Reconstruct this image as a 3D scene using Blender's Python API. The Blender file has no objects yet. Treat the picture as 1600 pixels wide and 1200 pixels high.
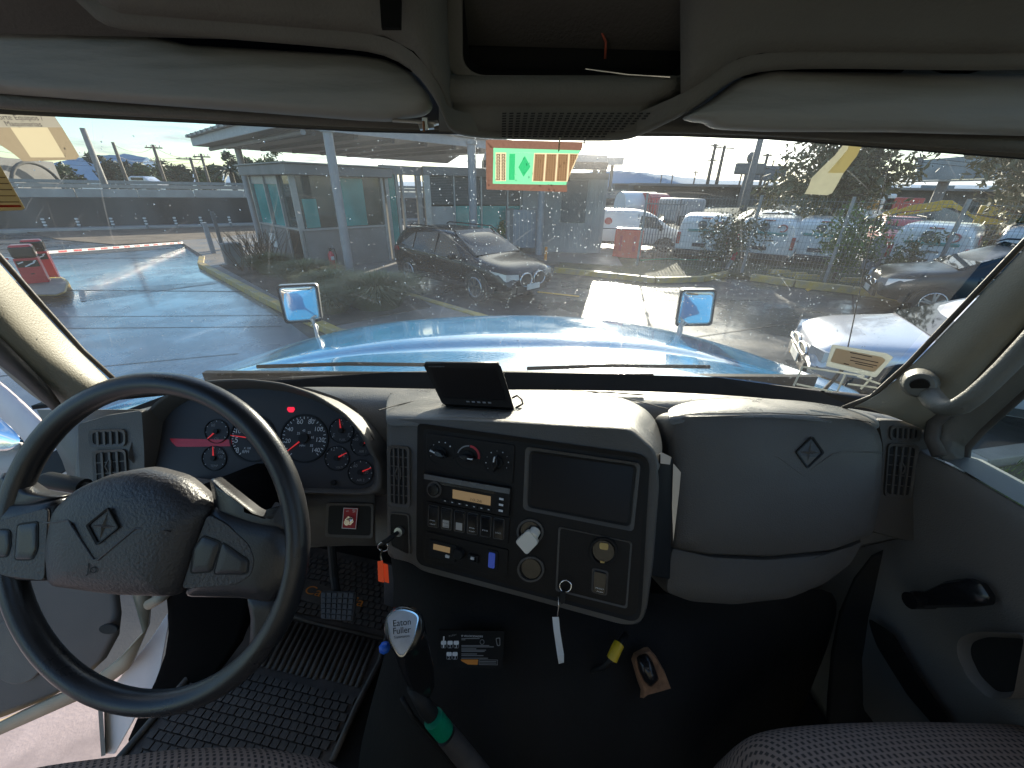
import bpy, bmesh, math, random
from mathutils import Vector, Matrix, Quaternion
random.seed(7)
C = bpy.context.scene.collection
S = bpy.context.scene
R = math.radians
# ---------------------------------------------------------------- camera
CAM = Vector((0, 0, 2.3))
F, PITCH, YAW, ROLL = 615.0, R(26.4), R(1.5), R(1.0)      # focal length in pixels of a 1600 px wide picture
cf = Vector((math.sin(YAW)*math.cos(PITCH), math.cos(YAW)*math.cos(PITCH), -math.sin(PITCH)))
cr0 = Vector((math.cos(YAW), -math.sin(YAW), 0)); cu0 = cr0.cross(cf)
cr = cr0*math.cos(ROLL) + cu0*math.sin(ROLL); cu = -cr0*math.sin(ROLL) + cu0*math.cos(ROLL)
cam_d = bpy.data.cameras.new('camera'); cam = bpy.data.objects.new('camera', cam_d); C.objects.link(cam)
cam.matrix_world = Matrix(((cr.x, cu.x, -cf.x, CAM.x), (cr.y, cu.y, -cf.y, CAM.y), (cr.z, cu.z, -cf.z, CAM.z), (0, 0, 0, 1)))
cam_d.sensor_width = 36; cam_d.lens = 36*F/1600; cam_d.clip_start = 0.02; cam_d.clip_end = 9000
S.camera = cam
# ---------------------------------------------------------------- light
SUN_AZ, SUN_EL = R(14.7), R(14.2)
sun_dir = Vector((math.sin(SUN_AZ)*math.cos(SUN_EL), math.cos(SUN_AZ)*math.cos(SUN_EL), math.sin(SUN_EL)))
sl = bpy.data.lights.new('sun', 'SUN'); sl.energy = 5.0; sl.angle = R(0.6); sl.color = (1.0, 0.9, 0.74)
so = bpy.data.objects.new('sun', sl); C.objects.link(so); so.rotation_mode = 'QUATERNION'
so.rotation_quaternion = (-sun_dir).to_track_quat('-Z', 'Y')
W = bpy.data.worlds.new('World'); S.world = W; W.use_nodes = True
nt = W.node_tree; N = nt.nodes; L = nt.links; N.clear()
out = N.new('ShaderNodeOutputWorld'); bg = N.new('ShaderNodeBackground'); L.new(bg.outputs[0], out.inputs[0])
sky = N.new('ShaderNodeTexSky'); sky.sky_type = 'NISHITA'; sky.sun_disc = False
sky.sun_elevation = SUN_EL; sky.sun_rotation = SUN_AZ; sky.dust_density = 0.25; sky.ozone_density = 4.0; sky.air_density = 1.3
tc = N.new('ShaderNodeTexCoord'); sep = N.new('ShaderNodeSeparateXYZ'); L.new(tc.outputs['Generated'], sep.inputs[0])
def wm(op, a, b=None, c=None):
    n = N.new('ShaderNodeMath'); n.operation = op
    for i, v in enumerate((a, b, c)):
        if v is None: continue
        if isinstance(v, (int, float)): n.inputs[i].default_value = v
        else: L.new(v, n.inputs[i])
    return n.outputs[0]
zc = wm('MAXIMUM', sep.outputs[2], 0.02); zz = wm('ADD', zc, 0.13)
cx_ = wm('DIVIDE', sep.outputs[0], zz); cy_ = wm('DIVIDE', sep.outputs[1], zz)
cmb = N.new('ShaderNodeCombineXYZ'); L.new(cx_, cmb.inputs[0]); L.new(cy_, cmb.inputs[1])
nz = N.new('ShaderNodeTexNoise'); L.new(cmb.outputs[0], nz.inputs['Vector']); nz.inputs['Scale'].default_value = 1.15
nz.inputs['Detail'].default_value = 9; nz.inputs['Roughness'].default_value = 0.58; nz.inputs['Distortion'].default_value = 0.5
rp = N.new('ShaderNodeValToRGB'); L.new(nz.outputs[0], rp.inputs[0])
rp.color_ramp.elements[0].position = 0.48; rp.color_ramp.elements[1].position = 0.60
dt = N.new('ShaderNodeVectorMath'); dt.operation = 'DOT_PRODUCT'; L.new(tc.outputs['Generated'], dt.inputs[0]); dt.inputs[1].default_value = sun_dir
d0 = wm('MAXIMUM', dt.outputs['Value'], 0.0)
glow = wm('MULTIPLY', wm('POWER', d0, 22.0), 12.0); glow2 = wm('MULTIPLY', wm('POWER', d0, 5.0), 6.0)
cb = wm('ADD', wm('ADD', glow, glow2), 3.0)                # thin cloud lit from behind: brighter towards the sun
nz2 = N.new('ShaderNodeTexNoise'); L.new(cmb.outputs[0], nz2.inputs['Vector']); nz2.inputs['Scale'].default_value = 2.1; nz2.inputs['Detail'].default_value = 6
cb2 = wm('MULTIPLY', cb, wm('MULTIPLY_ADD', nz2.outputs[0], 2.2, -0.15))
cc = N.new('ShaderNodeMix'); cc.data_type = 'RGBA'; cc.inputs[6].default_value = (0.86, 0.93, 1.0, 1); cc.inputs[7].default_value = (1.0, 0.93, 0.78, 1)
L.new(wm('POWER', d0, 8.0), cc.inputs[0])
cs = N.new('ShaderNodeVectorMath'); cs.operation = 'SCALE'; L.new(cc.outputs[2], cs.inputs[0]); L.new(cb2, cs.inputs['Scale'])
mx = N.new('ShaderNodeMix'); mx.data_type = 'RGBA'; L.new(wm('MINIMUM', wm('ADD', wm('MULTIPLY', rp.outputs[0], 0.85), wm('POWER', d0, 9.0)), 0.96), mx.inputs[0])
tm_ = N.new('ShaderNodeMix'); tm_.data_type = 'RGBA'; tm_.inputs[6].default_value = (0.74, 0.88, 1.0, 1); tm_.inputs[7].default_value = (1, 1, 1, 1); L.new(wm('POWER', d0, 3.0), tm_.inputs[0])
ml_ = N.new('ShaderNodeMix'); ml_.data_type = 'RGBA'; ml_.blend_type = 'MULTIPLY'; ml_.inputs[0].default_value = 1; L.new(sky.outputs[0], ml_.inputs[6]); L.new(tm_.outputs[2], ml_.inputs[7])
L.new(ml_.outputs[2], mx.inputs[6]); L.new(cs.outputs[0], mx.inputs[7]); L.new(mx.outputs[2], bg.inputs[0]); bg.inputs[1].default_value = 0.125
S.view_settings.view_transform = 'Standard'; S.view_settings.look = 'None'; S.view_settings.exposure = 1.3; S.view_settings.gamma = 1
S.cycles.use_denoising = True; S.cycles.max_bounces = 10; S.cycles.transparent_max_bounces = 24; S.cycles.sample_clamp_indirect = 6; S.cycles.caustics_reflective = False
# ---------------------------------------------------------------- picking points: pixel of the photograph + a real distance or plane
def ray(x, y): return cf + cr*((x-800)/F) - cu*((y-600)/F)
def P(x, y, D=None, X=None, Y=None, Z=None):
    d = ray(x, y)
    if D is not None: t = D
    elif X is not None: t = X/d.x
    elif Y is not None: t = Y/d.y
    else: t = (Z-CAM.z)/d.z
    return CAM + d*t
def project(p):
    v = Vector(p)-CAM; return 800+F*v.dot(cr)/v.dot(cf), 600-F*v.dot(cu)/v.dot(cf)
def top_z(b, py):
    lo, hi = b.z, b.z+60
    for _ in range(40):
        m = (lo+hi)/2
        if (Vector((b.x, b.y, m))-CAM).dot(cf) > .5 and project((b.x, b.y, m))[1] > py: lo = m
        else: hi = m
    return lo
class PL:
    def __init__(s, a, b, c):
        s.o = a; n = (b-a).cross(c-a).normalized()
        if n.dot(CAM-a) < 0: n = -n
        s.n = n
    def pt(s, x, y, h=0.0):
        d = ray(x, y); t = (s.o-CAM).dot(s.n)/d.dot(s.n); return CAM + d*t + s.n*h
    def axes(s):
        u = cr - s.n*cr.dot(s.n); u.normalize(); return u, s.n.cross(u)
def PLD(D, x=800, y=600):
    q = PL.__new__(PL); q.o = P(x, y, D=D); q.n = -cf; return q
def PN(o, n):
    q = PL.__new__(PL); q.o = o; q.n = n.normalized(); return q
# ---------------------------------------------------------------- materials
MATS = {}
def mat(name, col, rough=0.6, metal=0.0, var=0.12, vs=6.0, bump=0.0, bs=60.0, spec=0.5, coat=0.0, emit=None, es=1.0, stretch=None, alpha=None, bump2=0.0, bs2=8.0, col2=None, rvar=0.0):
    m = bpy.data.materials.new(name); m.use_nodes = True; t = m.node_tree; n = t.nodes; l = t.links
    b = n['Principled BSDF']; b.inputs['Roughness'].default_value = rough; b.inputs['Metallic'].default_value = metal
    b.inputs['Specular IOR Level'].default_value = spec; b.inputs['Coat Weight'].default_value = coat; b.inputs['Coat Roughness'].default_value = 0.06
    co = n.new('ShaderNodeTexCoord'); mp = n.new('ShaderNodeMapping'); l.new(co.outputs['Object'], mp.inputs[0])
    if stretch: mp.inputs['Scale'].default_value = stretch
    z = n.new('ShaderNodeTexNoise'); z.inputs['Scale'].default_value = vs; z.inputs['Detail'].default_value = 6; l.new(mp.outputs[0], z.inputs['Vector'])
    mr = n.new('ShaderNodeMapRange'); mr.inputs[1].default_value = 0.3; mr.inputs[2].default_value = 0.7; l.new(z.outputs[0], mr.inputs[0])
    x = n.new('ShaderNodeMix'); x.data_type = 'RGBA'; l.new(mr.outputs[0], x.inputs[0])
    c2 = col2 or [min(1, c*(1+var)) for c in col]
    x.inputs[6].default_value = (*[c*(1-var) for c in col], 1) if not col2 else (*col, 1); x.inputs[7].default_value = (*c2, 1)
    l.new(x.outputs[2], b.inputs['Base Color'])
    if rvar:
        mr2 = n.new('ShaderNodeMapRange'); mr2.inputs[1].default_value = 0.35; mr2.inputs[2].default_value = 0.65
        mr2.inputs[3].default_value = max(0.02, rough-rvar); mr2.inputs[4].default_value = min(1, rough+rvar)
        z3 = n.new('ShaderNodeTexNoise'); z3.inputs['Scale'].default_value = vs*1.7; z3.inputs['Detail'].default_value = 5; l.new(mp.outputs[0], z3.inputs['Vector'])
        l.new(z3.outputs[0], mr2.inputs[0]); l.new(mr2.outputs[0], b.inputs['Roughness'])
    if bump:
        z2 = n.new('ShaderNodeTexNoise'); z2.inputs['Scale'].default_value = bs; z2.inputs['Detail'].default_value = 3; l.new(mp.outputs[0], z2.inputs['Vector'])
        bp = n.new('ShaderNodeBump'); bp.inputs['Strength'].default_value = bump; bp.inputs['Distance'].default_value = 0.002; l.new(z2.outputs[0], bp.inputs['Height'])
        if bump2:
            z4 = n.new('ShaderNodeTexNoise'); z4.inputs['Scale'].default_value = bs2; l.new(mp.outputs[0], z4.inputs['Vector'])
            b2 = n.new('ShaderNodeBump'); b2.inputs['Strength'].default_value = bump2; b2.inputs['Distance'].default_value = 0.02
            l.new(z4.outputs[0], b2.inputs['Height']); l.new(bp.outputs[0], b2.inputs['Normal']); l.new(b2.outputs[0], b.inputs['Normal'])
        else: l.new(bp.outputs[0], b.inputs['Normal'])
    if name == 'deep_black': rough = 0.95; b.inputs['Specular IOR Level'].default_value = 0.03; b.inputs['Roughness'].default_value = 1.0
    elif name in ('cowl_black', 'deep_black', 'dash_dark', 'carpet', 'black', 'liner_dark'): b.inputs['Specular IOR Level'].default_value = 0.22
    if emit: b.inputs['Emission Color'].default_value = (*emit, 1); b.inputs['Emission Strength'].default_value = es
    if alpha is not None: b.inputs['Alpha'].default_value = alpha
    MATS[name] = m; return m
M = MATS
# ---------------------------------------------------------------- mesh builder
class MB:
    def __init__(s): s.v = []; s.f = []
    def add(s, vs, fs):
        k = len(s.v); s.v += [Vector(v) for v in vs]; s.f += [tuple(i+k for i in f) for f in fs]; return s
    def box(s, c, sx, sy, sz, rot=0.0, ax=None):
        if ax is None: a, b, d = Vector((math.cos(rot), math.sin(rot), 0)), Vector((-math.sin(rot), math.cos(rot), 0)), Vector((0, 0, 1))
        else: a, b, d = ax
        c = Vector(c); vs = [c + a*(i*sx/2) + b*(j*sy/2) + d*(k*sz/2) for k in (-1, 1) for j in (-1, 1) for i in (-1, 1)]
        return s.add(vs, [(0, 2, 3, 1), (4, 5, 7, 6), (0, 1, 5, 4), (2, 6, 7, 3), (0, 4, 6, 2), (1, 3, 7, 5)])
    def prism(s, bot, top):
        n = len(bot); return s.add(list(bot)+list(top), [tuple(range(n))[::-1], tuple(range(n, 2*n))] + [(i, (i+1) % n, n+(i+1) % n, n+i) for i in range(n)])
    def plate(s, pl, pts, h0, h1):
        return s.prism([pl.pt(x, y, h0) for x, y in pts], [pl.pt(x, y, h1) for x, y in pts])
    def ring(s, o0, i0, o1, i1):
        n = len(o0); q = lambda a, i: a*n + i % n
        return s.add(list(o0)+list(i0)+list(o1)+list(i1), [f for i in range(n) for f in ((q(0, i), q(0, i+1), q(2, i+1), q(2, i)), (q(2, i), q(2, i+1), q(3, i+1), q(3, i)), (q(3, i), q(3, i+1), q(1, i+1), q(1, i)), (q(1, i), q(1, i+1), q(0, i+1), q(0, i)))])
    def frame(s, pl, outer, inner, h0, h1, hin=None):
        hin = h1 if hin is None else hin
        return s.ring([pl.pt(x, y, h0) for x, y in outer], [pl.pt(x, y, h0) for x, y in inner], [pl.pt(x, y, h1) for x, y in outer], [pl.pt(x, y, hin) for x, y in inner])
    def rings(s, rs, cap0=True, cap1=True):
        n = len(rs[0]); vs = [p for r in rs for p in r]
        fs = [(k*n+i, k*n+(i+1) % n, (k+1)*n+(i+1) % n, (k+1)*n+i) for k in range(len(rs)-1) for i in range(n)]
        if cap0: fs.append(tuple(range(n))[::-1])
        if cap1: fs.append(tuple(range((len(rs)-1)*n, len(rs)*n)))
        return s.add(vs, fs)
    def dome(s, pl, pts, h0, prof, c=None):
        c = c or (sum(p[0] for p in pts)/len(pts), sum(p[1] for p in pts)/len(pts))
        rs = [[pl.pt(x, y, h0) for x, y in pts]]
        for k, h in prof: rs.append([pl.pt(c[0]+(x-c[0])*k, c[1]+(y-c[1])*k, h) for x, y in pts])
        return s.rings(rs)
    def cyl(s, a, b, r, r2=None, n=14, caps=True):
        a, b = Vector(a), Vector(b); return s.tube([a, b], [r, r if r2 is None else r2], n)
    def disc(s, pl, c, r, h0, h1, n=20, r2=None):
        o = pl.pt(*c); return s.tube([o+pl.n*h0, o+pl.n*h1], [r, r2 or r], n)
    def tube(s, pts, rad, n=10, closed=False):
        pts = [Vector(p) for p in pts]; m = len(pts); rad = rad if isinstance(rad, (list, tuple)) else [rad]*m; rs = []
        t = (pts[1]-pts[0]).normalized(); u = t.orthogonal().normalized()
        for i, p in enumerate(pts):
            if closed: t2 = (pts[(i+1) % m]-pts[i-1]).normalized()
            else: t2 = (pts[min(i+1, m-1)]-pts[max(i-1, 0)]).normalized()
            u = (u - t2*u.dot(t2)).normalized(); w = t2.cross(u)
            rs.append([p + (u*math.cos(2*math.pi*k/n)+w*math.sin(2*math.pi*k/n))*rad[i] for k in range(n)])
        if closed: rs.append(rs[0]); return s.rings(rs, False, False)
        return s.rings(rs)
    def grid(s, rows):
        nc = len(rows[0]); return s.add([p for r in rows for p in r], [(i*nc+j, i*nc+j+1, (i+1)*nc+j+1, (i+1)*nc+j) for i in range(len(rows)-1) for j in range(nc-1)])
    def quad(s, *p): return s.add(p, [tuple(range(len(p)))])
    def dot(s, c, r, sq=1.0, n=8, up=Vector((0, 0, 1))):
        rs = []
        for k in range(1, 5):
            a = math.pi*k/5; rs.append([Vector(c)+Vector((math.cos(2*math.pi*i/n)*math.sin(a)*r, math.sin(2*math.pi*i/n)*math.sin(a)*r, math.cos(a)*r*sq)) for i in range(n)])
        return s.rings(rs)
ROOT = {}
def thing(name, label, cat, loc=(0, 0, 0), rz=0.0, group=None):
    o = bpy.data.objects.new(name, None); C.objects.link(o); o.location = loc; o.rotation_euler = (0, 0, rz); o.empty_display_size = 0.1
    o['label'] = label; o['category'] = cat
    if group: o['group'] = group
    ROOT[o.name] = Matrix.Translation(Vector(loc)) @ Matrix.Rotation(rz, 4, 'Z'); return o
def rootm(o):
    while o.parent: o = o.parent
    return ROOT.get(o.name, Matrix())
def obj(name, mb, m, parent=None, smooth=False, bevel=0.0, sub=0, solid=0.0, local=False, kind=None, label=None, seg=2, keep=False):
    me = bpy.data.meshes.new(name); inv = rootm(parent).inverted() if (parent and not local) else Matrix()
    if local and isinstance(mb, bpy.types.Mesh): me = mb
    else:
        me.from_pydata([inv @ v for v in mb.v], [], mb.f)
        if not keep:
            bm = bmesh.new(); bm.from_mesh(me); bmesh.ops.recalc_face_normals(bm, faces=bm.faces); bm.to_mesh(me); bm.free()
        me.materials.append(M[m] if isinstance(m, str) else m)
        if smooth or sub or bevel:
            me.polygons.foreach_set('use_smooth', [True]*len(me.polygons))
            if not sub and not smooth or smooth == 'auto': me.set_sharp_from_angle(angle=R(40))
    o = bpy.data.objects.new(name, me); C.objects.link(o)
    if parent: o.parent = parent
    if solid: s = o.modifiers.new('solid', 'SOLIDIFY'); s.thickness = solid; s.offset = 0
    if bevel: b = o.modifiers.new('bevel', 'BEVEL'); b.width = bevel; b.segments = seg; b.limit_method = 'ANGLE'; b.angle_limit = R(35)
    if sub: s = o.modifiers.new('sub', 'SUBSURF'); s.levels = sub; s.render_levels = sub
    if kind: o['kind'] = kind
    if label: o['label'] = label
    return o
def tag(o, label, cat, group=None):
    o['label'] = label; o['category'] = cat
    if group: o['group'] = group
    return o
def struct(name, mb, m, **k):
    if not k.get('parent'): k.setdefault('kind', 'structure')
    return obj(name, mb, m, **k)
def rp_(pts, r=6, n=4):
    """round the corners of a pixel polygon"""
    o = []; m = len(pts)
    for i in range(m):
        p, a, b = Vector(pts[i]), Vector(pts[i-1]), Vector(pts[(i+1) % m])
        k = r[i] if isinstance(r, (list, tuple)) else r
        da, db = (a-p), (b-p); ra = min(k, da.length*0.48); rb = min(k, db.length*0.48); s = p+da.normalized()*ra; e = p+db.normalized()*rb
        for j in range(n+1):
            t = j/n; q = s*(1-t)**2 + p*2*t*(1-t) + e*t*t; o.append((q.x, q.y))
    return o
def sc_(pts, k, ky=None):
    ky = k if ky is None else ky; cx = sum(p[0] for p in pts)/len(pts); cy = sum(p[1] for p in pts)/len(pts)
    return [(cx+(x-cx)*k, cy+(y-cy)*ky) for x, y in pts]
def ins_(pts, d):
    xs = [p[0] for p in pts]; ys = [p[1] for p in pts]; return sc_(pts, 1-2*d/(max(xs)-min(xs)), 1-2*d/(max(ys)-min(ys)))
def ell(c, rx, ry=None, n=24):
    ry = ry or rx; return [(c[0]+rx*math.cos(2*math.pi*i/n), c[1]+ry*math.sin(2*math.pi*i/n)) for i in range(n)]
def lerp2(a, b, t): return (a[0]+(b[0]-a[0])*t, a[1]+(b[1]-a[1])*t)
def quadpt(q, u, v):
    """q = TL, TR, BR, BL"""
    return lerp2(lerp2(q[0], q[1], u), lerp2(q[3], q[2], u), v)
def sub_q(q, u0, u1, v0, v1): return [quadpt(q, u0, v0), quadpt(q, u1, v0), quadpt(q, u1, v1), quadpt(q, u0, v1)]
FONT = {}
def lettering(name, s, a, b, nrm, m, parent=None, bold=False, h=None, ext=0.0003):
    """text whose baseline runs from world point a to b, facing nrm"""
    cu_ = bpy.data.curves.new('t', 'FONT'); cu_.body = s; cu_.extrude = ext; cu_.resolution_u = 8
    if bold: cu_.offset = 0.0
    to = bpy.data.objects.new('t', cu_); C.objects.link(to); bpy.context.view_layer.update()
    me = bpy.data.meshes.new_from_object(to.evaluated_get(bpy.context.evaluated_depsgraph_get())); bpy.data.objects.remove(to); bpy.data.curves.remove(cu_)
    xs = [v.co.x for v in me.vertices]; w = (max(xs)-min(xs)) or 1; x0 = min(xs)
    X = (b-a); Ln = X.length; X.normalize(); Y = nrm.cross(X).normalized(); k = Ln/w; ky = k if h is None else h/0.7
    inv = rootm(parent).inverted() if parent else Matrix()
    for v in me.vertices:
        q = v.co.copy(); v.co = inv @ (a + X*((q.x-x0)*k) + Y*(q.y*ky) + nrm*(q.z*0.5 if ext else 0))
    me.materials.clear(); me.materials.append(M[m]); o = bpy.data.objects.new(name, me); C.objects.link(o)
    if parent: o.parent = parent
    return o
def tpl(name, s, pl, a, b, m, parent, h=0.002, hh=None, bold=False):
    pa, pb = pl.pt(*a, h), pl.pt(*b, h); return lettering(name, s, pa, pb, pl.n, m, parent, bold, hh, 0.0)
# ================================================================ CAB
mat('liner', (0.145, 0.142, 0.125), 0.75, bump=0.35, bs=260, var=0.1, bump2=0.15, bs2=9)
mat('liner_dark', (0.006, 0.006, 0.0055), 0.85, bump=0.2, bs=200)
mat('visor', (0.29, 0.29, 0.275), 0.6, bump=0.2, bs=150, bump2=0.8, bs2=7, stretch=(0.5, 1, 3))
mat('dash', (0.088, 0.078, 0.067), 0.5, bump=0.5, bs=420, var=0.08, rvar=0.06)
mat('dash_top', (0.14, 0.135, 0.125), 0.36, bump=0.6, bs=380, var=0.12, rvar=0.1)
mat('dash_dark', (0.014, 0.012, 0.0105), 0.5, bump=0.25, bs=400, var=0.15)
mat('black_gloss', (0.012, 0.012, 0.013), 0.2, var=0.1)
mat('black', (0.015, 0.015, 0.015), 0.55, var=0.2)
mat('rubber', (0.03, 0.028, 0.027), 0.6, bump=0.3, bs=200, var=0.35, vs=14, col2=(0.095, 0.08, 0.07))
mat('carpet', (0.012, 0.0115, 0.011), 0.8, bump=0.5, bs=120, var=0.3, bump2=0.3, bs2=5)
mat('wheel_leather', (0.02, 0.02, 0.022), 0.32, bump=0.15, bs=400, var=0.15, rvar=0.06)
mat('pad_vinyl', (0.036, 0.033, 0.034), 0.42, bump=0.7, bs=230, var=0.08)
mat('pillar_trim', (0.22, 0.20, 0.155), 0.5, bump=0.3, bs=300, var=0.12)
mat('pillar_grey', (0.13, 0.125, 0.11), 0.5, bump=0.4, bs=300, var=0.1)
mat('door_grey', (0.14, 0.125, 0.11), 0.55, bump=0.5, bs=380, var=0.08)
mat('door_ledge', (0.2, 0.21, 0.21), 0.5, bump=0.3, bs=380)
mat('chrome', (0.75, 0.75, 0.75), 0.12, 1.0, var=0.03)
mat('steel', (0.45, 0.44, 0.42), 0.35, 0.9)
mat('mirror_glass', (0.85, 0.86, 0.87), 0.03, 1.0, var=0.01)
mat('white_print', (0.75, 0.75, 0.75), 0.6, var=0.02)
mat('grey_print', (0.25, 0.25, 0.25), 0.6, var=0.02)
mat('needle_red', (0.7, 0.03, 0.03), 0.5, emit=(1, 0.04, 0.04), es=0.15, var=0.05)
mat('lamp_red', (0.8, 0.02, 0.03), 0.5, emit=(1, 0.02, 0.06), es=0.4, var=0.05)
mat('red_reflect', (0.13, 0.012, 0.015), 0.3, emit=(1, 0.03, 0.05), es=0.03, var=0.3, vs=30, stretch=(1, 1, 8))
mat('lcd_amber', (0.16, 0.115, 0.07), 0.4, var=0.05, emit=(0.5, 0.33, 0.15), es=0.12)
mat('lcd_grey', (0.42, 0.40, 0.37), 0.4, var=0.05)
mat('lcd_ink', (0.05, 0.04, 0.03), 0.5)
mat('blue_switch', (0.03, 0.05, 0.3), 0.4, emit=(0.1, 0.2, 0.9), es=0.06)
mat('red_plate', (0.45, 0.02, 0.03), 0.45)
mat('orange_tag', (0.85, 0.09, 0.02), 0.5, emit=(1, 0.1, 0.02), es=0.05)
mat('paper_white', (0.72, 0.72, 0.70), 0.7, bump=0.4, bs=60)
mat('charger', (0.85, 0.78, 0.66), 0.35, var=0.02)
mat('green_tape', (0.0, 0.22, 0.11), 0.35, var=0.2, vs=50)
mat('yellow_tape', (0.62, 0.42, 0.02), 0.4, var=0.1)
mat('torn_foam', (0.24, 0.12, 0.06), 0.8, bump=0.8, bs=120, var=0.4, vs=50)
mat('orange_print', (0.65, 0.22, 0.02), 0.5)
mat('silver_label', (0.42, 0.42, 0.44), 0.28, 0.4, var=0.2, vs=30)
mat('blue_plastic', (0.02, 0.12, 0.55), 0.3)
mat('screen', (0.012, 0.010, 0.010), 0.35, var=0.1, spec=0.2)
mat('gauge_face', (0.035, 0.034, 0.036), 0.6, var=0.08)
mat('gauge_dial', (0.02, 0.02, 0.022), 0.6, var=0.08)
mat('tan_trim', (0.36, 0.29, 0.20), 0.5, var=0.15)
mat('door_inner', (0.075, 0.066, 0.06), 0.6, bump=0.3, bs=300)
mat('cab_white', (0.72, 0.64, 0.62), 0.4, var=0.05, vs=20)
mat('truck_blue', (0.03, 0.23, 0.46), 0.14, coat=0.8, var=0.1, vs=3, rvar=0.08, bump=0.5, bs=75)
mat('poster', (0.62, 0.52, 0.33), 0.6, var=0.25, vs=9, col2=(0.36, 0.26, 0.16))
mat('poster_cream', (0.75, 0.62, 0.40), 0.6, var=0.05)
mat('poster_grey', (0.50, 0.46, 0.40), 0.6, var=0.05)
mat('poster_ink', (0.05, 0.04, 0.05), 0.6)
mat('sticker_yellow', (0.62, 0.48, 0.22), 0.6, var=0.08)
mat('tape_brown', (0.13, 0.07, 0.05), 0.5, var=0.2, vs=20)
mat('deep_black', (0.004, 0.004, 0.004), 0.7)
mat('cowl_black', (0.008, 0.008, 0.008), 0.6, bump=.5, bs=80, var=.5, vs=20)
mat('grille_hole', (0.01, 0.01, 0.01), 0.8)
# light seen through paper stuck on the glass
def paper(name, col, tr, w=0.5, var=0.1, vs=12):
    m = mat(name, col, 0.6, var=var, vs=vs); t = m.node_tree; n = t.nodes; l = t.links
    b = n['Principled BSDF']; tl = n.new('ShaderNodeBsdfTranslucent'); tl.inputs[0].default_value = (*tr, 1)
    s = n.new('ShaderNodeMixShader'); s.inputs[0].default_value = w; l.new(b.outputs[0], s.inputs[1]); l.new(tl.outputs[0], s.inputs[2])
    l.new(s.outputs[0], n['Material Output'].inputs[0]); return m
paper('permit_green', (0.35, 0.7, 0.5), (0.11, 0.36, 0.21), 0.75); paper('permit_dark', (0.0, 0.5, 0.3), (0.05, 0.75, 0.45), 0.75); paper('permit_cream', (0.75, 0.62, 0.45), (0.36, 0.30, 0.21), 0.75)
paper('permit_brown', (0.26, 0.17, 0.13), (0.11, 0.06, 0.048), 0.7, var=0.3, vs=200); paper('torn_sticker', (0.7, 0.68, 0.58), (0.6, 0.6, 0.53), var=0.15, vs=60); paper('torn_cream', (0.8, 0.76, 0.55), (0.5, 0.46, 0.3))
paper('label_cream', (0.72, 0.62, 0.48), (0.4, 0.34, 0.26), 0.4); paper('film', (0.6, 0.62, 0.6), (0.6, 0.62, 0.6), 0.5)
def ink(name, tint, w=0.25):
    m = bpy.data.materials.new(name); m.use_nodes = True; t = m.node_tree; n = t.nodes; l = t.links; n.clear(); o = n.new('ShaderNodeOutputMaterial')
    a = n.new('ShaderNodeBsdfTransparent'); a.inputs[0].default_value = (*tint, 1); b = n.new('ShaderNodeBsdfDiffuse'); b.inputs[0].default_value = (*[c*.5 for c in tint], 1)
    s = n.new('ShaderNodeMixShader'); s.inputs[0].default_value = w; l.new(a.outputs[0], s.inputs[1]); l.new(b.outputs[0], s.inputs[2]); l.new(s.outputs[0], o.inputs[0]); MATS[name] = m
ink('ink_green', (0.25, 0.85, 0.6)); ink('ink_brown', (0.55, 0.42, 0.36)); ink('ink_black', (0.12, 0.1, 0.1)); ink('ink_red', (0.8, 0.15, 0.12)); ink('ink_tan', (0.6, 0.5, 0.4))
paper('poster_sheet', (0.45, 0.36, 0.25), (0.17, 0.14, 0.10), .7, var=.35, vs=14); paper('poster_panel', (0.8, 0.7, 0.5), (0.31, 0.27, 0.19), .7); paper('poster_top', (0.6, 0.57, 0.5), (0.18, 0.17, 0.15), .7)
# seat cloth: woven dimples
def cloth(name, c1, c2):
    m = mat(name, c1, 0.9, var=0.15); t = m.node_tree; n = t.nodes; l = t.links; b = n['Principled BSDF']
    co = n.new('ShaderNodeTexCoord'); sp = n.new('ShaderNodeSeparateXYZ'); l.new(co.outputs['Object'], sp.inputs[0])
    def mm(op, p, q=None, r=None):
        k = n.new('ShaderNodeMath'); k.operation = op
        for i, v in enumerate((p, q, r)):
            if v is None: continue
            if isinstance(v, (int, float)): k.inputs[i].default_value = v
            else: l.new(v, k.inputs[i])
        return k.outputs[0]
    yy = mm('MULTIPLY', mm('ADD', sp.outputs[1], mm('MULTIPLY', sp.outputs[2], -1.0)), 105.0)
    xx = mm('ADD', mm('MULTIPLY', sp.outputs[0], 95.0), mm('MULTIPLY', mm('FLOOR', yy), 0.5))
    fx = mm('ABSOLUTE', mm('SUBTRACT', mm('FRACT', mm('ADD', xx, mm('MULTIPLY', mm('FRACT', yy), .3))), 0.5)); fy_ = mm('ABSOLUTE', mm('SUBTRACT', mm('FRACT', yy), 0.5))
    hole = mm('MULTIPLY', mm('SMOOTH_MIN', mm('MULTIPLY', mm('SUBTRACT', 0.26, fx), 9.0), mm('MULTIPLY', mm('SUBTRACT', 0.36, fy_), 9.0), 0.2), 1.0)
    hc_ = n.new('ShaderNodeClamp'); l.new(hole, hc_.inputs[0])
    xm = n.new('ShaderNodeMix'); xm.data_type = 'RGBA'; l.new(hc_.outputs[0], xm.inputs[0]); xm.inputs[6].default_value = (*c1, 1); xm.inputs[7].default_value = (*c2, 1)
    l.new(xm.outputs[2], b.inputs['Base Color'])
    bp = n.new('ShaderNodeBump'); bp.inputs['Strength'].default_value = 0.8; bp.inputs['Distance'].default_value = 0.002; bp.invert = True; l.new(hc_.outputs[0], bp.inputs['Height']); l.new(bp.outputs[0], b.inputs['Normal'])
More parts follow.
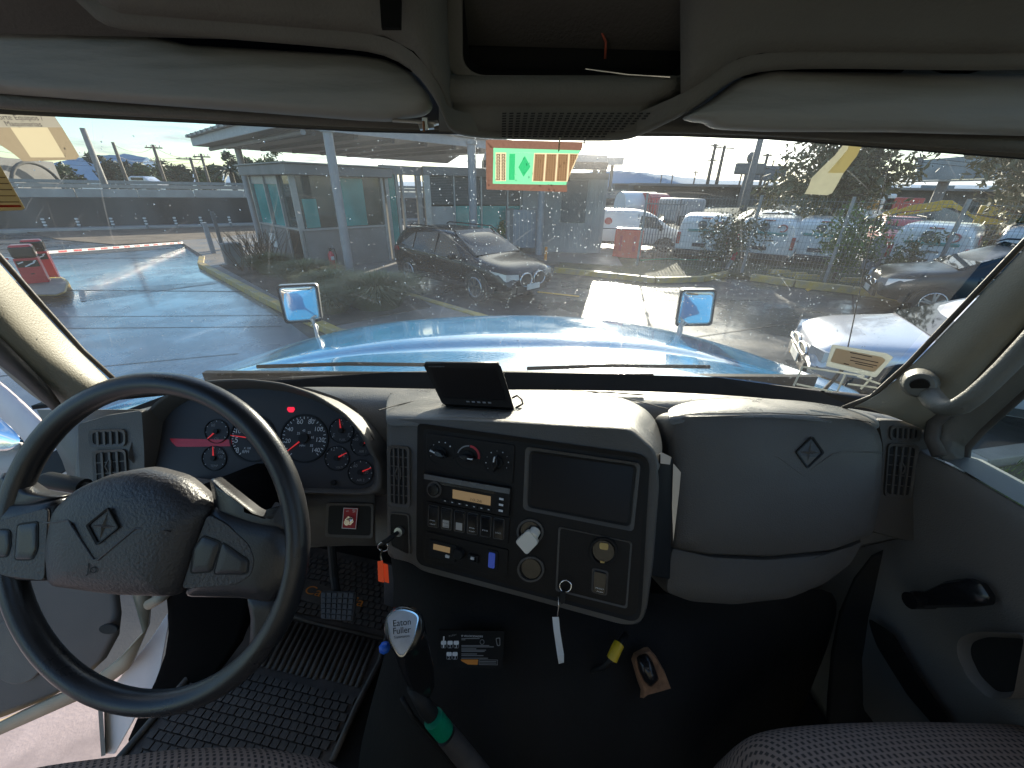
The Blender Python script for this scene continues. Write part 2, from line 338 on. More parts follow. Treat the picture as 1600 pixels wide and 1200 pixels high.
cloth('seat_cloth', (0.32, 0.225, 0.18), (0.07, 0.055, 0.05))
# windshield: thin glass with a film of dirt and wiper smears
def glass_mat(name, dirt, smear, haze):
    m = bpy.data.materials.new(name); m.use_nodes = True; t = m.node_tree; n = t.nodes; l = t.links; n.clear()
    o = n.new('ShaderNodeOutputMaterial'); tr = n.new('ShaderNodeBsdfTransparent'); tr.inputs[0].default_value = (0.93, 0.97, 0.95, 1)
    gl = n.new('ShaderNodeBsdfGlossy'); gl.inputs['Roughness'].default_value = 0.02; fr = n.new('ShaderNodeFresnel'); fr.inputs[0].default_value = 1.18
    m1 = n.new('ShaderNodeMixShader'); l.new(fr.outputs[0], m1.inputs[0]); l.new(tr.outputs[0], m1.inputs[1]); l.new(gl.outputs[0], m1.inputs[2])
    tl = n.new('ShaderNodeBsdfTranslucent'); tl.inputs[0].default_value = (0.9, 0.9, 0.88, 1)
    rf = n.new('ShaderNodeBsdfRefraction'); rf.inputs['Roughness'].default_value = 0.68; rf.inputs['IOR'].default_value = 1.35; rf.inputs[0].default_value = (1, 1, 1, 1)
    m2 = n.new('ShaderNodeMixShader'); m2.inputs[0].default_value = haze; l.new(tl.outputs[0], m2.inputs[1]); l.new(rf.outputs[0], m2.inputs[2])
    co = n.new('ShaderNodeTexCoord'); z = n.new('ShaderNodeTexNoise'); z.inputs['Scale'].default_value = 3; z.inputs['Detail'].default_value = 8; l.new(co.outputs['Object'], z.inputs['Vector'])
    a = n.new('ShaderNodeMapRange'); a.inputs[1].default_value = 0.3; a.inputs[2].default_value = 0.75; a.inputs[3].default_value = dirt*0.5; a.inputs[4].default_value = dirt*1.6; l.new(z.outputs[0], a.inputs[0])
    # arcs left by the wiper: rings about a point at the base of the glass, broken up by noise
    def arcs(cx, cz, sc):
        mp = n.new('ShaderNodeMapping'); mp.inputs['Location'].default_value = (-cx, 0, -cz); l.new(co.outputs['Object'], mp.inputs[0])
        sx = n.new('ShaderNodeSeparateXYZ'); l.new(mp.outputs[0], sx.inputs[0])
        def mm(op, p, q=None, r=None):
            k = n.new('ShaderNodeMath'); k.operation = op
            for i, v in enumerate((p, q, r)):
                if v is None: continue
                if isinstance(v, (int, float)): k.inputs[i].default_value = v
                else: l.new(v, k.inputs[i])
            return k.outputs[0]
        rad = mm('SQRT', mm('ADD', mm('MULTIPLY', sx.outputs[0], sx.outputs[0]), mm('MULTIPLY', sx.outputs[2], sx.outputs[2])))
        ang = mm('ARCTAN2', sx.outputs[2], sx.outputs[0])
        cb = n.new('ShaderNodeCombineXYZ'); l.new(mm('MULTIPLY', rad, sc), cb.inputs[0]); l.new(mm('MULTIPLY', ang, 1.6), cb.inputs[1])
        zn = n.new('ShaderNodeTexNoise'); zn.inputs['Scale'].default_value = 1.0; zn.inputs['Detail'].default_value = 3; l.new(cb.outputs[0], zn.inputs['Vector'])
        r = n.new('ShaderNodeMapRange'); r.inputs[1].default_value = 0.66; r.inputs[2].default_value = 0.80; l.new(zn.outputs[0], r.inputs[0]); return r.outputs[0], mm
    r1, mm = arcs(-0.45, 1.8, 120); r2, _ = arcs(0.35, 1.8, 150)
    sp = n.new('ShaderNodeTexNoise'); sp.inputs['Scale'].default_value = 90; sp.inputs['Detail'].default_value = 2; l.new(co.outputs['Object'], sp.inputs['Vector'])
    r3 = n.new('ShaderNodeMapRange'); r3.inputs[1].default_value = 0.72; r3.inputs[2].default_value = 0.78; l.new(sp.outputs[0], r3.inputs[0])
    fac = mm('ADD', a.outputs[0], mm('MULTIPLY', mm('ADD', mm('ADD', r1, r2), r3.outputs[0]), smear))
    m3 = n.new('ShaderNodeMixShader'); l.new(fac, m3.inputs[0]); l.new(m1.outputs[0], m3.inputs[1]); l.new(m2.outputs[0], m3.inputs[2]); l.new(m3.outputs[0], o.inputs[0])
    MATS[name] = m; return m
glass_mat('windshield', 0.075, 0.26, 0.84)
glass_mat('side_glass', 0.02, 0.05, 0.0)

# ---- windshield surface: u across (-1..1), v up (0..1)
def WS(u, v, off=0.0):
    x = u*0.97*(1-0.04*v); y = 1.0-0.10*u*u-0.20*v; z = -0.47+0.64*v
    return CAM + Vector((x, y-off, z))
g = MB().grid([[WS(-1+2*i/24, j/8) for i in range(25)] for j in range(9)])
struct('windshield_window', g, 'windshield', smooth=True)
# black band round the foot of the glass
g = MB().grid([[WS(-1+2*i/24, j, 0.004 if j else 0.01) for i in range(25)] for j in (-0.10, 0.06)])
# ---- wiper trough and cowl just outside the glass
g = MB().grid([[CAM+Vector((x/12*1.0, 1.06-0.14*(x/12)**2+dy, z)) for x in range(-14, 15)] for dy, z in ((0.0, -0.505), (0.05, -0.51), (0.09, -0.53))])
cowl = tag(obj('cowl_panel', g, 'cowl_black', smooth=True, solid=0.01), 'black plastic cowl strip between the wet blue hood and the windshield foot', 'cowl')
for cx, a0 in ((-0.15, 1), (0.62, 1)):
    w = thing('wiper', 'black wiper arm lying at the foot of the glass %s' % ('behind the small monitor' if cx < 0 else 'above the glove box'), 'wiper', (cx, 1.0, CAM.z-0.44), 0, 'windshield wipers')
    obj('arm', MB().tube([CAM+Vector((cx, 1.07, -0.470)), CAM+Vector((cx-0.3, 1.06, -0.464)), CAM+Vector((cx-0.55, 1.04, -0.466))], 0.006, 8), 'black', w)
    obj('blade', MB().box(CAM+Vector((cx-0.42, 1.05, -0.492)), 0.5, 0.006, 0.006, 0.03), 'deep_black', w)
# ---- raindrops on the outside of the glass
drops = MB(); rnd = random.Random(3)
def drop_at(u, v, r, el=1.0):
    c = WS(u, v, -0.004); du = (WS(u+0.01, v)-WS(u-0.01, v)).normalized(); dv = (WS(u, v+0.01)-WS(u, v-0.01)).normalized(); nn = du.cross(dv).normalized()
    if nn.y > 0: nn = -nn
    a = rnd.uniform(-0.6, 0.6); e1 = du*math.cos(a)+dv*math.sin(a); e2 = -du*math.sin(a)+dv*math.cos(a)
    rs = [[c + (e1*math.cos(2*math.pi*k/7) + e2*math.sin(2*math.pi*k/7)*el)*r*s + nn*(-h*r) for k in range(7)] for s, h in ((1, 0), (0.75, 0.45), (0.3, 0.65))]
    drops.rings(rs)
for i in range(3400):
    t = rnd.random()
    if t < 0.4: u, v = rnd.gauss(0.62, 0.2), rnd.uniform(0.02, 0.7)
    elif t < 0.75: u, v = rnd.gauss(0.05, 0.25), rnd.uniform(0.1, 0.85)
    else: u, v = rnd.uniform(-0.95, 0.95), rnd.uniform(0.02, 0.85)
    if abs(u) > 0.97: continue
    drop_at(u, v, rnd.choice((0.0004, 0.0006, 0.0008, 0.0009, 0.0013)), rnd.uniform(0.7, 1.5))
for u0, v0, n_ in ((-0.06, 0.86, 34), (0.02, 0.45, 24), (0.10, 0.8, 18), (0.5, 0.6, 12)):   # runs of drops trickling down
    for k in range(n_): drop_at(u0+rnd.gauss(0, 0.004)+0.01*math.sin(k*0.5), v0-k*0.012, rnd.uniform(0.0004, 0.0012), 1.6)
dm = bpy.data.materials.new('water_drop'); dm.use_nodes = True; b_ = dm.node_tree.nodes['Principled BSDF']; b_.inputs['Base Color'].default_value = (0.9, 0.95, 1, 1)
b_.inputs['Roughness'].default_value = 0.05; b_.inputs['Transmission Weight'].default_value = 0.9; b_.inputs['IOR'].default_value = 1.33; MATS['water_drop'] = dm
tag(obj('raindrops', drops, 'water_drop', smooth=True, kind='stuff'), 'clear raindrops and dried specks scattered over the windshield', 'raindrops')

# ---- ceiling of the cab: header over the glass and liner behind it
def LD(rows, k=1.0): return [[P(x, y, D=d*k) for x, y, d in r] for r in rows]
hdr = LD([[(-500, 120, .50), (-150, 158, .53), (0, 173, .555), (300, 187, .575), (560, 201, .585), (800, 207, .59), (1060, 208, .585), (1200, 212, .58), (1400, 226, .57), (1600, 240, .555), (1900, 262, .52)],
          [(-500, 100, .48), (-150, 138, .51), (0, 155, .54), (300, 172, .56), (560, 188, .57), (800, 194, .575), (1060, 197, .57), (1200, 203, .565), (1400, 215, .555), (1600, 222, .54), (1900, 244, .50)],
          [(-500, 60, .50), (-150, 90, .53), (0, 110, .555), (300, 130, .575), (560, 150, .585), (800, 150, .59), (1060, 160, .585), (1200, 160, .58), (1400, 165, .57), (1600, 170, .555), (1900, 190, .52)],
          [(-500, -400, .46), (-150, -400, .48), (0, -400, .50), (300, -400, .50), (560, -400, .50), (800, -400, .50), (1060, -400, .50), (1200, -400, .50), (1400, -400, .50), (1600, -400, .5), (1900, -400, .46)]], .97)
struct('ceiling_header', MB().grid(hdr), 'pillar_grey', smooth=True, sub=1, solid=0.006)
struct('ceiling_gap_shade', MB().grid([[CAM+(p-CAM)*.985 for p in hdr[2]], [CAM+(p-CAM)*.985 for p in hdr[3]]]), 'deep_black', solid=.002)  # black sheet before the header stands in for shade in the visor gap
g = MB().grid(LD([[(x, y+4+max(0, x-1100)*.008, d*.985) for x, y, d in q_] for q_ in ([(x, y, d) for x, y, d in ((-500, 120, .50), (-150, 158, .53), (0, 173, .555), (300, 187, .575), (560, 201, .585), (800, 207, .59), (1060, 208, .585), (1200, 212, .58), (1400, 226, .57), (1600, 240, .555), (1900, 262, .52))], [(x, y-9, d) for x, y, d in ((-500, 120, .50), (-150, 158, .53), (0, 173, .555), (300, 187, .575), (560, 201, .585), (800, 207, .59), (1060, 208, .585), (1200, 212, .58), (1400, 226, .57), (1600, 240, .555), (1900, 262, .52))])]))
struct('ceiling_seal', g, 'black', solid=0.004)
# overhead shelf panel that hangs over the visors, with the perforated console in its middle
shelf = thing('overhead_console', 'grey moulded overhead console with a dark open tray and a perforated grille', 'overhead console', CAM+Vector((0, .45, .15)))
bot = [(-300, -60, .42), (60, -40, .42), (122, 0, .42), (150, 34, .425), (180, 47, .43), (300, 57, .435), (430, 67, .44), (550, 77, .445), (600, 84, .448), (645, 108, .455), (668, 138, .465), (686, 165, .48), (697, 196, .50), (705, 209, .515), (745, 216, .53), (800, 218, .54), (880, 220, .545), (960, 221, .54), (985, 218, .535), (1010, 208, .52), (1040, 194, .50), (1068, 180, .49), (1100, 160, .475), (1135, 132, .46), (1160, 118, .453), (1200, 109, .448), (1300, 107, .44), (1420, 109, .435), (1560, 111, .43), (1600, 108, .425), (1900, 100, .42)]
def up_row(k, dd, ymin):
    o = []
    for x, y, d in bot: o.append((x + (820-x)*0.0, y-k if y-k > ymin else y-k, d+dd))
    return o
r0 = [(x, y, d+0.03) for x, y, d in bot]; r1 = bot; r2 = [(x, y-9, d-0.0055) for x, y, d in bot]
r3 = [(x*0.985+12, y-28 if y < 130 else y*0.9-15, d-0.014) for x, y, d in bot]
rt = [(x, min(y-40, 60)-30 if y < 130 else 128, d-0.03 if y < 130 else .485) for x, y, d in bot]
body = MB().grid(LD([r0, r1, r2, r3]))
obj('panel_lip', body, 'liner', shelf, smooth=True, sub=1)
# front face of the shelf, left and right of the tray, and the curved lower fascia
fl = []
for t in range(0, 9):
    k = t/8; row = []
    for (x, y, d) in [q for q in r3 if q[0] < 712]:
        yt = -160; row.append((x+(30*k if x > 640 else 0)*0, y+(yt-y)*k, d-0.10*k))
    fl.append(row)
obj('panel_face', MB().grid(LD(fl)), 'liner', shelf, smooth=True, solid=0.003)
fl = []
for t in range(0, 9):
    k = t/8; fl.append([(x, y+(-160-y)*k, d-0.10*k) for x, y, d in r3 if x > 1060])
obj('panel_face', MB().grid(LD(fl)), 'liner', shelf, smooth=True, solid=0.003)
# centre fascia: from the lip up to the tray's front edge, then the tray's inside
xs = list(range(686, 1081, 20)); cen = []
def fy(x, k):      # k 0 lip .. 1 tray edge
    yb = 205 if x < 710 else (205-(1-min(1, (x-1000)/90.0))*0 if x <= 1000 else 205-(x-1000)*0.42)
    return yb + (118-yb)*k
for k, dd in ((0, .525), (0.25, .515), (0.42, .508), (0.5, .502), (0.58, .49), (0.8, .482), (1.0, .478)):
    cen.append([(x, fy(x, k), dd) for x in xs])
obj('centre_fascia', MB().grid(LD(cen)), 'liner', shelf, smooth=True, solid=0.003)
# tray: dark opening between px 718..1150, floor running back, walls
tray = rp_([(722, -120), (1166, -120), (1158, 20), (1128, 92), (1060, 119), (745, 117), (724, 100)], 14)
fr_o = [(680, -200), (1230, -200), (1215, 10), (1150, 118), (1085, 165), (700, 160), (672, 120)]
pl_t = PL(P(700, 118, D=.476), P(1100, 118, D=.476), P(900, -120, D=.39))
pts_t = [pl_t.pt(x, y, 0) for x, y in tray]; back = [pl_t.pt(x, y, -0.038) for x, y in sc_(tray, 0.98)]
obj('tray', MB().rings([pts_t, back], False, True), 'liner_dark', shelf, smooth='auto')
n_t = len(tray); cxt, cyt = 930, 20
outer_t = []
for x, y in tray:
    dx, dy = x-cxt, y-cyt; outer_t.append((cxt+dx*1.10+(6 if dx > 0 else -6), cyt+dy*1.10 if y > 0 else y-10))
obj('tray_rim', MB().ring([pl_t.pt(x, y, -0.02) for x, y in outer_t], [pl_t.pt(x, y, -0.02) for x, y in tray], [pl_t.pt(x, y, -0.004) for x, y in outer_t], [pl_t.pt(x, y, 0.0) for x, y in tray]), 'liner', shelf, smooth='auto', bevel=0.002)
obj('tray_strap', MB().tube([pl_t.pt(900, 40, -0.03), pl_t.pt(925, 46, -0.028), pl_t.pt(945, 52, -0.028), pl_t.pt(953, 70, -0.028), pl_t.pt(952, 97, -0.03)], 0.0016, 6), mat('dull_red', (0.3, 0.06, 0.03), 0.7), shelf, smooth=True)
obj('tray_trim', MB().tube([pl_t.pt(915, 108, -0.002), pl_t.pt(980, 116, 0.002), pl_t.pt(1046, 120, 0.002)], 0.0009, 6), 'chrome', shelf)
obj('hanger_slot', MB().plate(PLD(.40), [(592, -30), (628, -30), (627, 46), (597, 46)], -0.001, 0.002), 'liner_dark', shelf)
# perforated grille: rows of small slots in the curved fascia
pf = MB(); plg = PL(P(760, 213, D=.5205), P(980, 213, D=.5205), P(870, 160, D=.4975))
for i in range(22):
    for j in range(11):
        t = j/10; x = 785+i*11.2-(1-(1-t))*((i-3)*1.7+6)*1.0; y = 176+t*40
        if y > 214-max(0, (x-940))*0.25 or x > 1022-t*90: continue
        pf.quad(plg.pt(x, y, .0025), plg.pt(x+6.4, y-0.3, .0025), plg.pt(x+6.0, y+2.0, .0025), plg.pt(x-0.4, y+2.3, .0025))
obj('grille_slots', pf, 'grille_hole', shelf, kind='stuff')
# ---- visors
def visor(label, out_, D0, D1, loc):
    v = thing('sun_visor', label, 'sun visor', loc, 0, 'sun visors folded up against the header')
    yb = max(p[1] for p in out_); yt = min(p[1] for p in out_); cx = sum(p[0] for p in out_)/len(out_)
    pl = PL(P(cx-50, yb, D=D0), P(cx+50, yb, D=D0), P(cx, yt, D=D1)); m = MB()
    m.rings([[pl.pt(x, y, h) for x, y in (sc_(out_, k, ky))] for k, ky, h in ((0.99, .97, -.012), (1.0, 1.0, -.005), (1.0, 1.0, .004), (.985, .93, .011), (.95, .8, .0145), (.8, .5, .016), (.4, .2, .0165))])
    obj('panel', m, 'visor', v, smooth=True); return v, pl
vl = [(-420, -40), (60, 10), (300, 74), (560, 90), (610, 98), (648, 118), (668, 145), (676, 162), (672, 172), (658, 179), (640, 181), (622, 182), (610, 187), (560, 185), (400, 172), (200, 157), (0, 142), (-420, 110)]
va, plv = visor('long grey padded sun visor folded up on the driver side left of the console', rp_(vl, 10, 2), .515, .475, P(300, 150, D=.5))
obj('pivot_rod', MB().tube([plv.pt(612, 186, -.004), plv.pt(680, 190, -.004)], 0.0022, 8), 'steel', va)
obj('pivot_clip', MB().box(plv.pt(664, 192, -.002), .008, .004, .014), 'steel', va, bevel=.001)
obj('pivot_bracket', MB().plate(plv, [(650, 188), (682, 185), (684, 190), (676, 192), (676, 197), (654, 199)], -.012, -.006), 'steel', va)
obj('rusty_screw', MB().tube([plv.pt(662, 190, .002), plv.pt(662, 205, -.002)], .0016, 8), mat('rust', (0.25, 0.12, 0.06), 0.8), va)
vr = [(1066, 184), (1080, 176), (1110, 158), (1150, 126), (1200, 112), (1300, 114), (1620, 118), (2000, 110), (2000, 235), (1620, 212), (1400, 206), (1200, 205), (1130, 202), (1112, 199), (1104, 191), (1080, 189)]
visor('wide grey padded sun visor folded up on the passenger side right of the console', rp_(vr, 8, 2), .515, .478, P(1350, 165, D=.5))
struct('ceiling_vault', MB().grid([[CAM+Vector((x, y, z)) for x in (-1.05, -.5, 0, .5, 1.05)] for y, z in ((.62, .16), (.45, .30), (.2, .42), (-.2, .48), (-.5, .48))]), 'liner', smooth=True, solid=.01)

# ---- A pillars
pr = LD([[(1322, 640, .90), (1345, 634, .885), (1385, 650, .84), (1440, 668, .84), (1480, 700, .86)],
         [(1368, 622, .872), (1388, 620, .855), (1425, 632, .80), (1468, 648, .80), (1500, 690, .83)],
         [(1425, 572, .815), (1440, 578, .795), (1475, 598, .745), (1520, 610, .745), (1540, 640, .80)],
         [(1500, 494, .745), (1516, 500, .725), (1552, 524, .685), (1590, 545, .69), (1620, 575, .76)],
         [(1600, 390, .67), (1618, 396, .65), (1655, 420, .615), (1690, 450, .62), (1720, 480, .70)],
         [(1760, 225, .57), (1778, 230, .55), (1830, 250, .52), (1860, 280, .53), (1890, 300, .60)]])
struct('pillar_right', MB().grid(pr), 'pillar_trim', smooth=True, sub=2, solid=.01)
plr = LD([[(186, 607, .93), (164, 604, .885), (140, 612, .85), (116, 632, .845), (100, 650, .90)],
          [(122, 549, .875), (104, 554, .845), (82, 572, .805), (62, 598, .80), (48, 620, .86)],
          [(60, 481, .815), (42, 487, .785), (18, 508, .745), (2, 540, .74), (-8, 568, .80)],
          [(0, 413, .755), (-16, 421, .725), (-42, 440, .69), (-62, 475, .69), (-76, 505, .76)],
          [(-200, 190, .60), (-214, 200, .58), (-260, 230, .55), (-300, 260, .56), (-350, 300, .6)]])
struct('pillar_left', MB().grid(plr), 'pillar_trim', smooth=True, sub=2, solid=.01)
# black band along the glass edges
m_ = MB(); 
for rows, s in ((pr, -1), (plr, 1)):
    e = [r[0] for r in rows]; m_.tube([p+Vector((s*0.004, .006, 0)) for p in e], .005, 8)
struct('window_seal', m_, 'rubber', smooth=True)
# lower corner trim beneath the right pillar
gh = thing('grab_handle', 'grey grab handle bolted to the right windshield pillar', 'grab handle', P(1500, 600, D=.72))
obj('handle_bar', MB().tube([P(1440, 592, D=.78), P(1448, 612, D=.74), P(1470, 640, D=.70), P(1500, 640, D=.67), P(1545, 600, D=.64), P(1600, 545, D=.61), P(1680, 450, D=.57)], [.016, .018, .018, .016, .014, .014, .014], 14), 'pillar_grey', gh, smooth=True, sub=1)
obj('mount', MB().tube([P(1437, 598, D=.79), P(1437, 602, D=.735)], [.03, .022], 18), 'pillar_grey', gh, smooth=True, bevel=.003)
obj('mount_recess', MB().tube([P(1437, 601, D=.7345), P(1437, 602, D=.733)], [.014, .013], 16), 'dash_dark', gh)
# ---- hood
hd = [[(110, 676, 1.04), (250, 640, 1.07), (400, 624, 1.09), (600, 614, 1.10), (800, 611, 1.10), (1000, 613, 1.10), (1200, 626, 1.09), (1340, 656, 1.06), (1450, 690, 1.04)],
      [(120, 650, 1.10), (250, 618, 1.13), (400, 604, 1.15), (600, 595, 1.16), (800, 592, 1.16), (1000, 594, 1.16), (1200, 606, 1.15), (1340, 634, 1.12), (1450, 665, 1.1)],
      [(180, 634, 1.30), (270, 606, 1.38), (450, 572, 1.46), (600, 552, 1.50), (800, 546, 1.50), (1000, 549, 1.50), (1110, 565, 1.46), (1290, 611, 1.38), (1400, 645, 1.3)],
      [(190, 630, 1.36), (290, 598, 1.44), (455, 568, 1.50), (600, 548, 1.53), (800, 541, 1.53), (1000, 545, 1.53), (1110, 561, 1.50), (1285, 607, 1.44), (1390, 640, 1.36)],
      [(205, 625, 1.42), (320, 588, 1.49), (500, 546, 1.55), (640, 530, 1.58), (800, 524, 1.58), (985, 528, 1.58), (1085, 545, 1.55), (1272, 600, 1.48), (1370, 630, 1.42)],
      [(212, 620, 1.50), (335, 583, 1.58), (515, 538, 1.66), (650, 520, 1.70), (800, 516, 1.70), (975, 520, 1.70), (1085, 541, 1.66), (1262, 595, 1.56), (1360, 625, 1.5)],
      [(230, 612, 1.85), (372, 566, 1.96), (490, 524, 2.04), (620, 500, 2.08), (800, 491, 2.08), (960, 498, 2.08), (1110, 530, 2.02), (1240, 576, 1.92), (1340, 610, 1.85)],
      [(240, 612, 2.05), (385, 562, 2.18), (500, 519, 2.26), (620, 496, 2.30), (800, 487, 2.32), (955, 493, 2.30), (1100, 524, 2.24), (1230, 570, 2.14), (1335, 610, 2.05)],
      [(250, 660, 2.10), (392, 620, 2.24), (505, 580, 2.32), (620, 560, 2.36), (800, 550, 2.38), (950, 560, 2.36), (1090, 585, 2.30), (1220, 625, 2.20), (1330, 660, 2.10)]]
hood = thing('truck_hood', 'wet glossy blue truck hood with a raised ridge beyond the windshield', 'hood', (0, 1.6, CAM.z-.6))
obj('hood_panel', MB().grid(LD(hd)), 'truck_blue', hood, smooth=True, sub=2, solid=.006)
wd = MB(); rnd = random.Random(5)
for i in range(420):
    k = rnd.random(); x = rnd.uniform(380, 1180); y0 = 592+((x-800)/400)**2*20; yy = y0-rnd.uniform(2, 88)
    D = 1.16 if yy > y0-10 else (1.16+(y0-yy)*0.0075 if yy > 552 else (1.56 if yy > 526 else 1.7+(526-yy)*.012))
# ---- hood mirrors
for nm, q, base, lab in (('hood_mirror', [(433, 447), (495, 444), (503, 500), (447, 504)], (492, 520), 'square convex hood mirror left of the blue hood, beside the grass tufts'), ('hood_mirror', [(1064, 453), (1119, 453), (1111, 507), (1055, 508)], (1062, 520), 'square convex hood mirror on the right of the blue hood, over the sunlit tarmac')):
    D = 1.98; o1, o2 = (0, .03) if q[0][0] < 800 else (.03, 0); pl = PL(P(*q[0], D=D-.05+o1), P(*q[1], D=D-.05+o2), P(*q[3], D=D+.05+o1)); c = (sum(p[0] for p in q)/4, sum(p[1] for p in q)/4)
    t = thing(nm, lab, 'mirror', pl.pt(*c), 0, 'mirrors on the truck hood')
    o_ = rp_(q, 6, 3)
    obj('housing', MB().rings([[pl.pt(x, y, h) for x, y in sc_(o_, k)] for k, h in ((.6, -.07), (.92, -.05), (1.03, -.02), (1.03, .006))]), 'steel', t, smooth='auto')
    obj('rim', MB().frame(pl, sc_(o_, 1.04), sc_(o_, .93), .0, .010), 'black', t, bevel=.002)
    obj('mirror_glass', MB().dome(pl, sc_(o_, .94), .004, ((.9, .0065), (.7, .009), (.4, .0115), (.15, .0125))), 'mirror_glass', t, smooth=True)
    sx = -1 if c[0] < 800 else 1
    obj('stalk', MB().tube([pl.pt(c[0]-sx*14, c[1]+20, -.03), P(base[0], base[1]-10, D=2.0), P(base[0]-sx*8, base[1]+25, D=1.98)], .008, 10), 'steel', t, smooth=True)
    obj('stalk', MB().tube([pl.pt(c[0]-sx*4, c[1]+20, -.03), P(base[0]+4, base[1]-10, D=2.03), P(base[0]-sx*2, base[1]+25, D=2.03)], .006, 10), 'steel', t, smooth=True)
# antenna whip
an = thing('antenna', 'thin black whip antenna rising past the right side of the windshield', 'antenna', P(1300, 612, D=1.05))
obj('whip', MB().tube([P(1318, 575, D=1.06), P(1355, 400, D=1.0), P(1397, 225, D=.96), P(1440, 60, D=.93)], [.0016, .0012, .001, .0008], 8), 'black', an)
obj('spring', MB().tube([P(1285, 612, D=1.07), P(1300, 596, D=1.07), P(1318, 575, D=1.06)], .005, 8), 'black', an)
obj('cable_tie', MB().tube([P(1318, 548+6*math.cos(a), D=1.055)+Vector((.010*math.sin(a), 0, 0)) for a in [i*.6 for i in range(11)]], .0012, 6), 'black', an)
# outside of the cab, so mirrors have something to show
sh = MB(); 
for s in (-1, 1):
    sh.quad(CAM+Vector((s*1.06, .75, -.66)), CAM+Vector((s*1.06, -.75, -.66)), CAM+Vector((s*1.06, -.75, -1.4)), CAM+Vector((s*1.06, .75, -1.4))) if s > 0 else None
    sh.quad(CAM+Vector((s*1.04, 1.16, -.66)), CAM+Vector((s*1.04, 1.16, -1.4)), CAM+Vector((0, 1.2, -1.4)), CAM+Vector((0, 1.2, -.66)))
struct('cab_front_wall', sh, 'truck_blue', solid=.01)
struct('cab_roof', MB().grid([[CAM+Vector((x, y, z-.04*abs(x))) for x in (-1.02, -.5, 0, .5, 1.02)] for y, z in ((.66, .24), (.5, .40), (.2, .5), (-.6, .55))]), 'black', smooth=True, solid=.01)
# ================================================================ DASHBOARD
dash = thing('dashboard', 'wide grey moulded dashboard spanning the cab under the windshield', 'dashboard', (0, .75, 1.75))
# flat shelf against the glass, then the rolled front edges
top = LD([[(120, 668, .93), (240, 633, .95), (330, 612, 1.0), (470, 602, 1.03), (620, 607, 1.03), (800, 609, 1.03), (960, 610, 1.03), (1120, 615, 1.0), (1280, 630, .955), (1400, 650, .905), (1480, 672, .88)],
          [(120, 672, .90), (240, 640, .92), (330, 622, .95), (470, 612, .98), (620, 616, .98), (800, 616, .98), (960, 616, .98), (1120, 622, .95), (1280, 634, .93), (1400, 653, .88), (1480, 676, .86)],
          [(110, 690, .88), (240, 660, .90), (330, 650, .92), (470, 645, .92), (620, 650, .90), (800, 650, .90), (960, 650, .90), (1120, 660, .88), (1280, 670, .90), (1400, 672, .86), (1480, 690, .86)],
          [(110, 900, .90), (240, 900, .92), (330, 900, .94), (470, 860, .94), (620, 860, .92), (800, 880, .92), (960, 880, .92), (1120, 880, .90), (1280, 880, .92), (1400, 850, .88), (1480, 830, .88)]])
obj('top_pad', MB().grid(top), 'dash_top', dash, smooth=True, sub=2, solid=.004)
# black seat under the glass in front of the pad
struct('ledge', MB().grid(LD([[(60, 720, .97), (200, 640, .99), (330, 592, 1.05), (470, 590, 1.07), (620, 582, 1.08), (800, 582, 1.08), (960, 585, 1.08), (1120, 590, 1.05), (1280, 612, 1.00), (1420, 640, .94)],
          [(60, 760, .95), (200, 680, .97), (330, 640, 1.01), (470, 630, 1.04), (620, 620, 1.04), (800, 622, 1.04), (960, 622, 1.04), (1120, 630, 1.01), (1280, 650, .96), (1420, 680, .92)]])), 'black', solid=.004).name = 'firewall_ledge'
obj('defroster_slot', MB().tube([P(892, 611, D=.985), P(950, 613, D=.98), P(1006, 617, D=.97)], .0022, 6), 'dash_dark', dash)
obj('defroster_slot', MB().tube([P(610, 616, D=.98), P(650, 614, D=.985), P(690, 613, D=.985)], .0022, 6), 'dash_dark', dash)
# ---- centre stack
SP = PL(P(655, 662, D=.79), P(1018, 712, D=.675), P(650, 880, D=.79))
st_out = rp_([(601, 652), (700, 652), (985, 668), (1026, 704), (1031, 760), (1022, 880), (1012, 955), (1002, 978), (975, 979), (820, 936), (655, 893), (640, 880), (602, 872)], 12, 3)
def push(pts, h): return [SP.pt(x, y, h) for x, y in pts]
m = MB().rings([push(sc_(st_out, 1.0), -.09), push(st_out, -.012), push(sc_(st_out, .992), -.003), push(sc_(st_out, .978), 0)], False, True)
obj('centre_stack', m, 'dash', dash, smooth='auto')
# hump of the dash top that runs back from the stack to the glass
hump = LD([[(606, 612, .98), (640, 611, .985), (700, 610, .99), (800, 608, .99), (880, 609, .99), (930, 612, .98), (968, 619, .96), (1000, 632, .92), (1024, 650, .86), (1036, 690, .80)],
           [(602, 628, .92), (640, 626, .92), (700, 624, .92), (800, 622, .92), (880, 624, .91), (935, 630, .88), (975, 640, .85), (1005, 655, .81), (1026, 680, .77), (1035, 715, .74)],
           [(601, 642, .84), (640, 641, .83), (700, 644, .81), (800, 652, .78), (880, 657, .755), (935, 660, .74), (970, 664, .73), (1000, 678, .71), (1020, 702, .69), (1031, 735, .685)],
           [(601, 652, .808), (640, 652, .796), (700, 656, .777), (800, 668, .748), (880, 678, .722), (935, 684, .707), (968, 688, .698), (994, 696, .69), (1012, 712, .683), (1022, 745, .683)],
           [(602, 668, .806), (640, 666, .795), (700, 671, .777), (800, 684, .748), (880, 695, .722), (935, 702, .707), (966, 706, .697), (988, 712, .69), (1004, 725, .684), (1014, 760, .682)]])
obj('stack_hood', MB().grid(hump), 'dash_top', dash, smooth=True, sub=2, solid=.002)
obj('seam', MB().tube([P(592, 641, D=.81), P(620, 633, D=.87), P(660, 624, D=.925), P(690, 620, D=.94)], .0011, 6), 'black', dash)
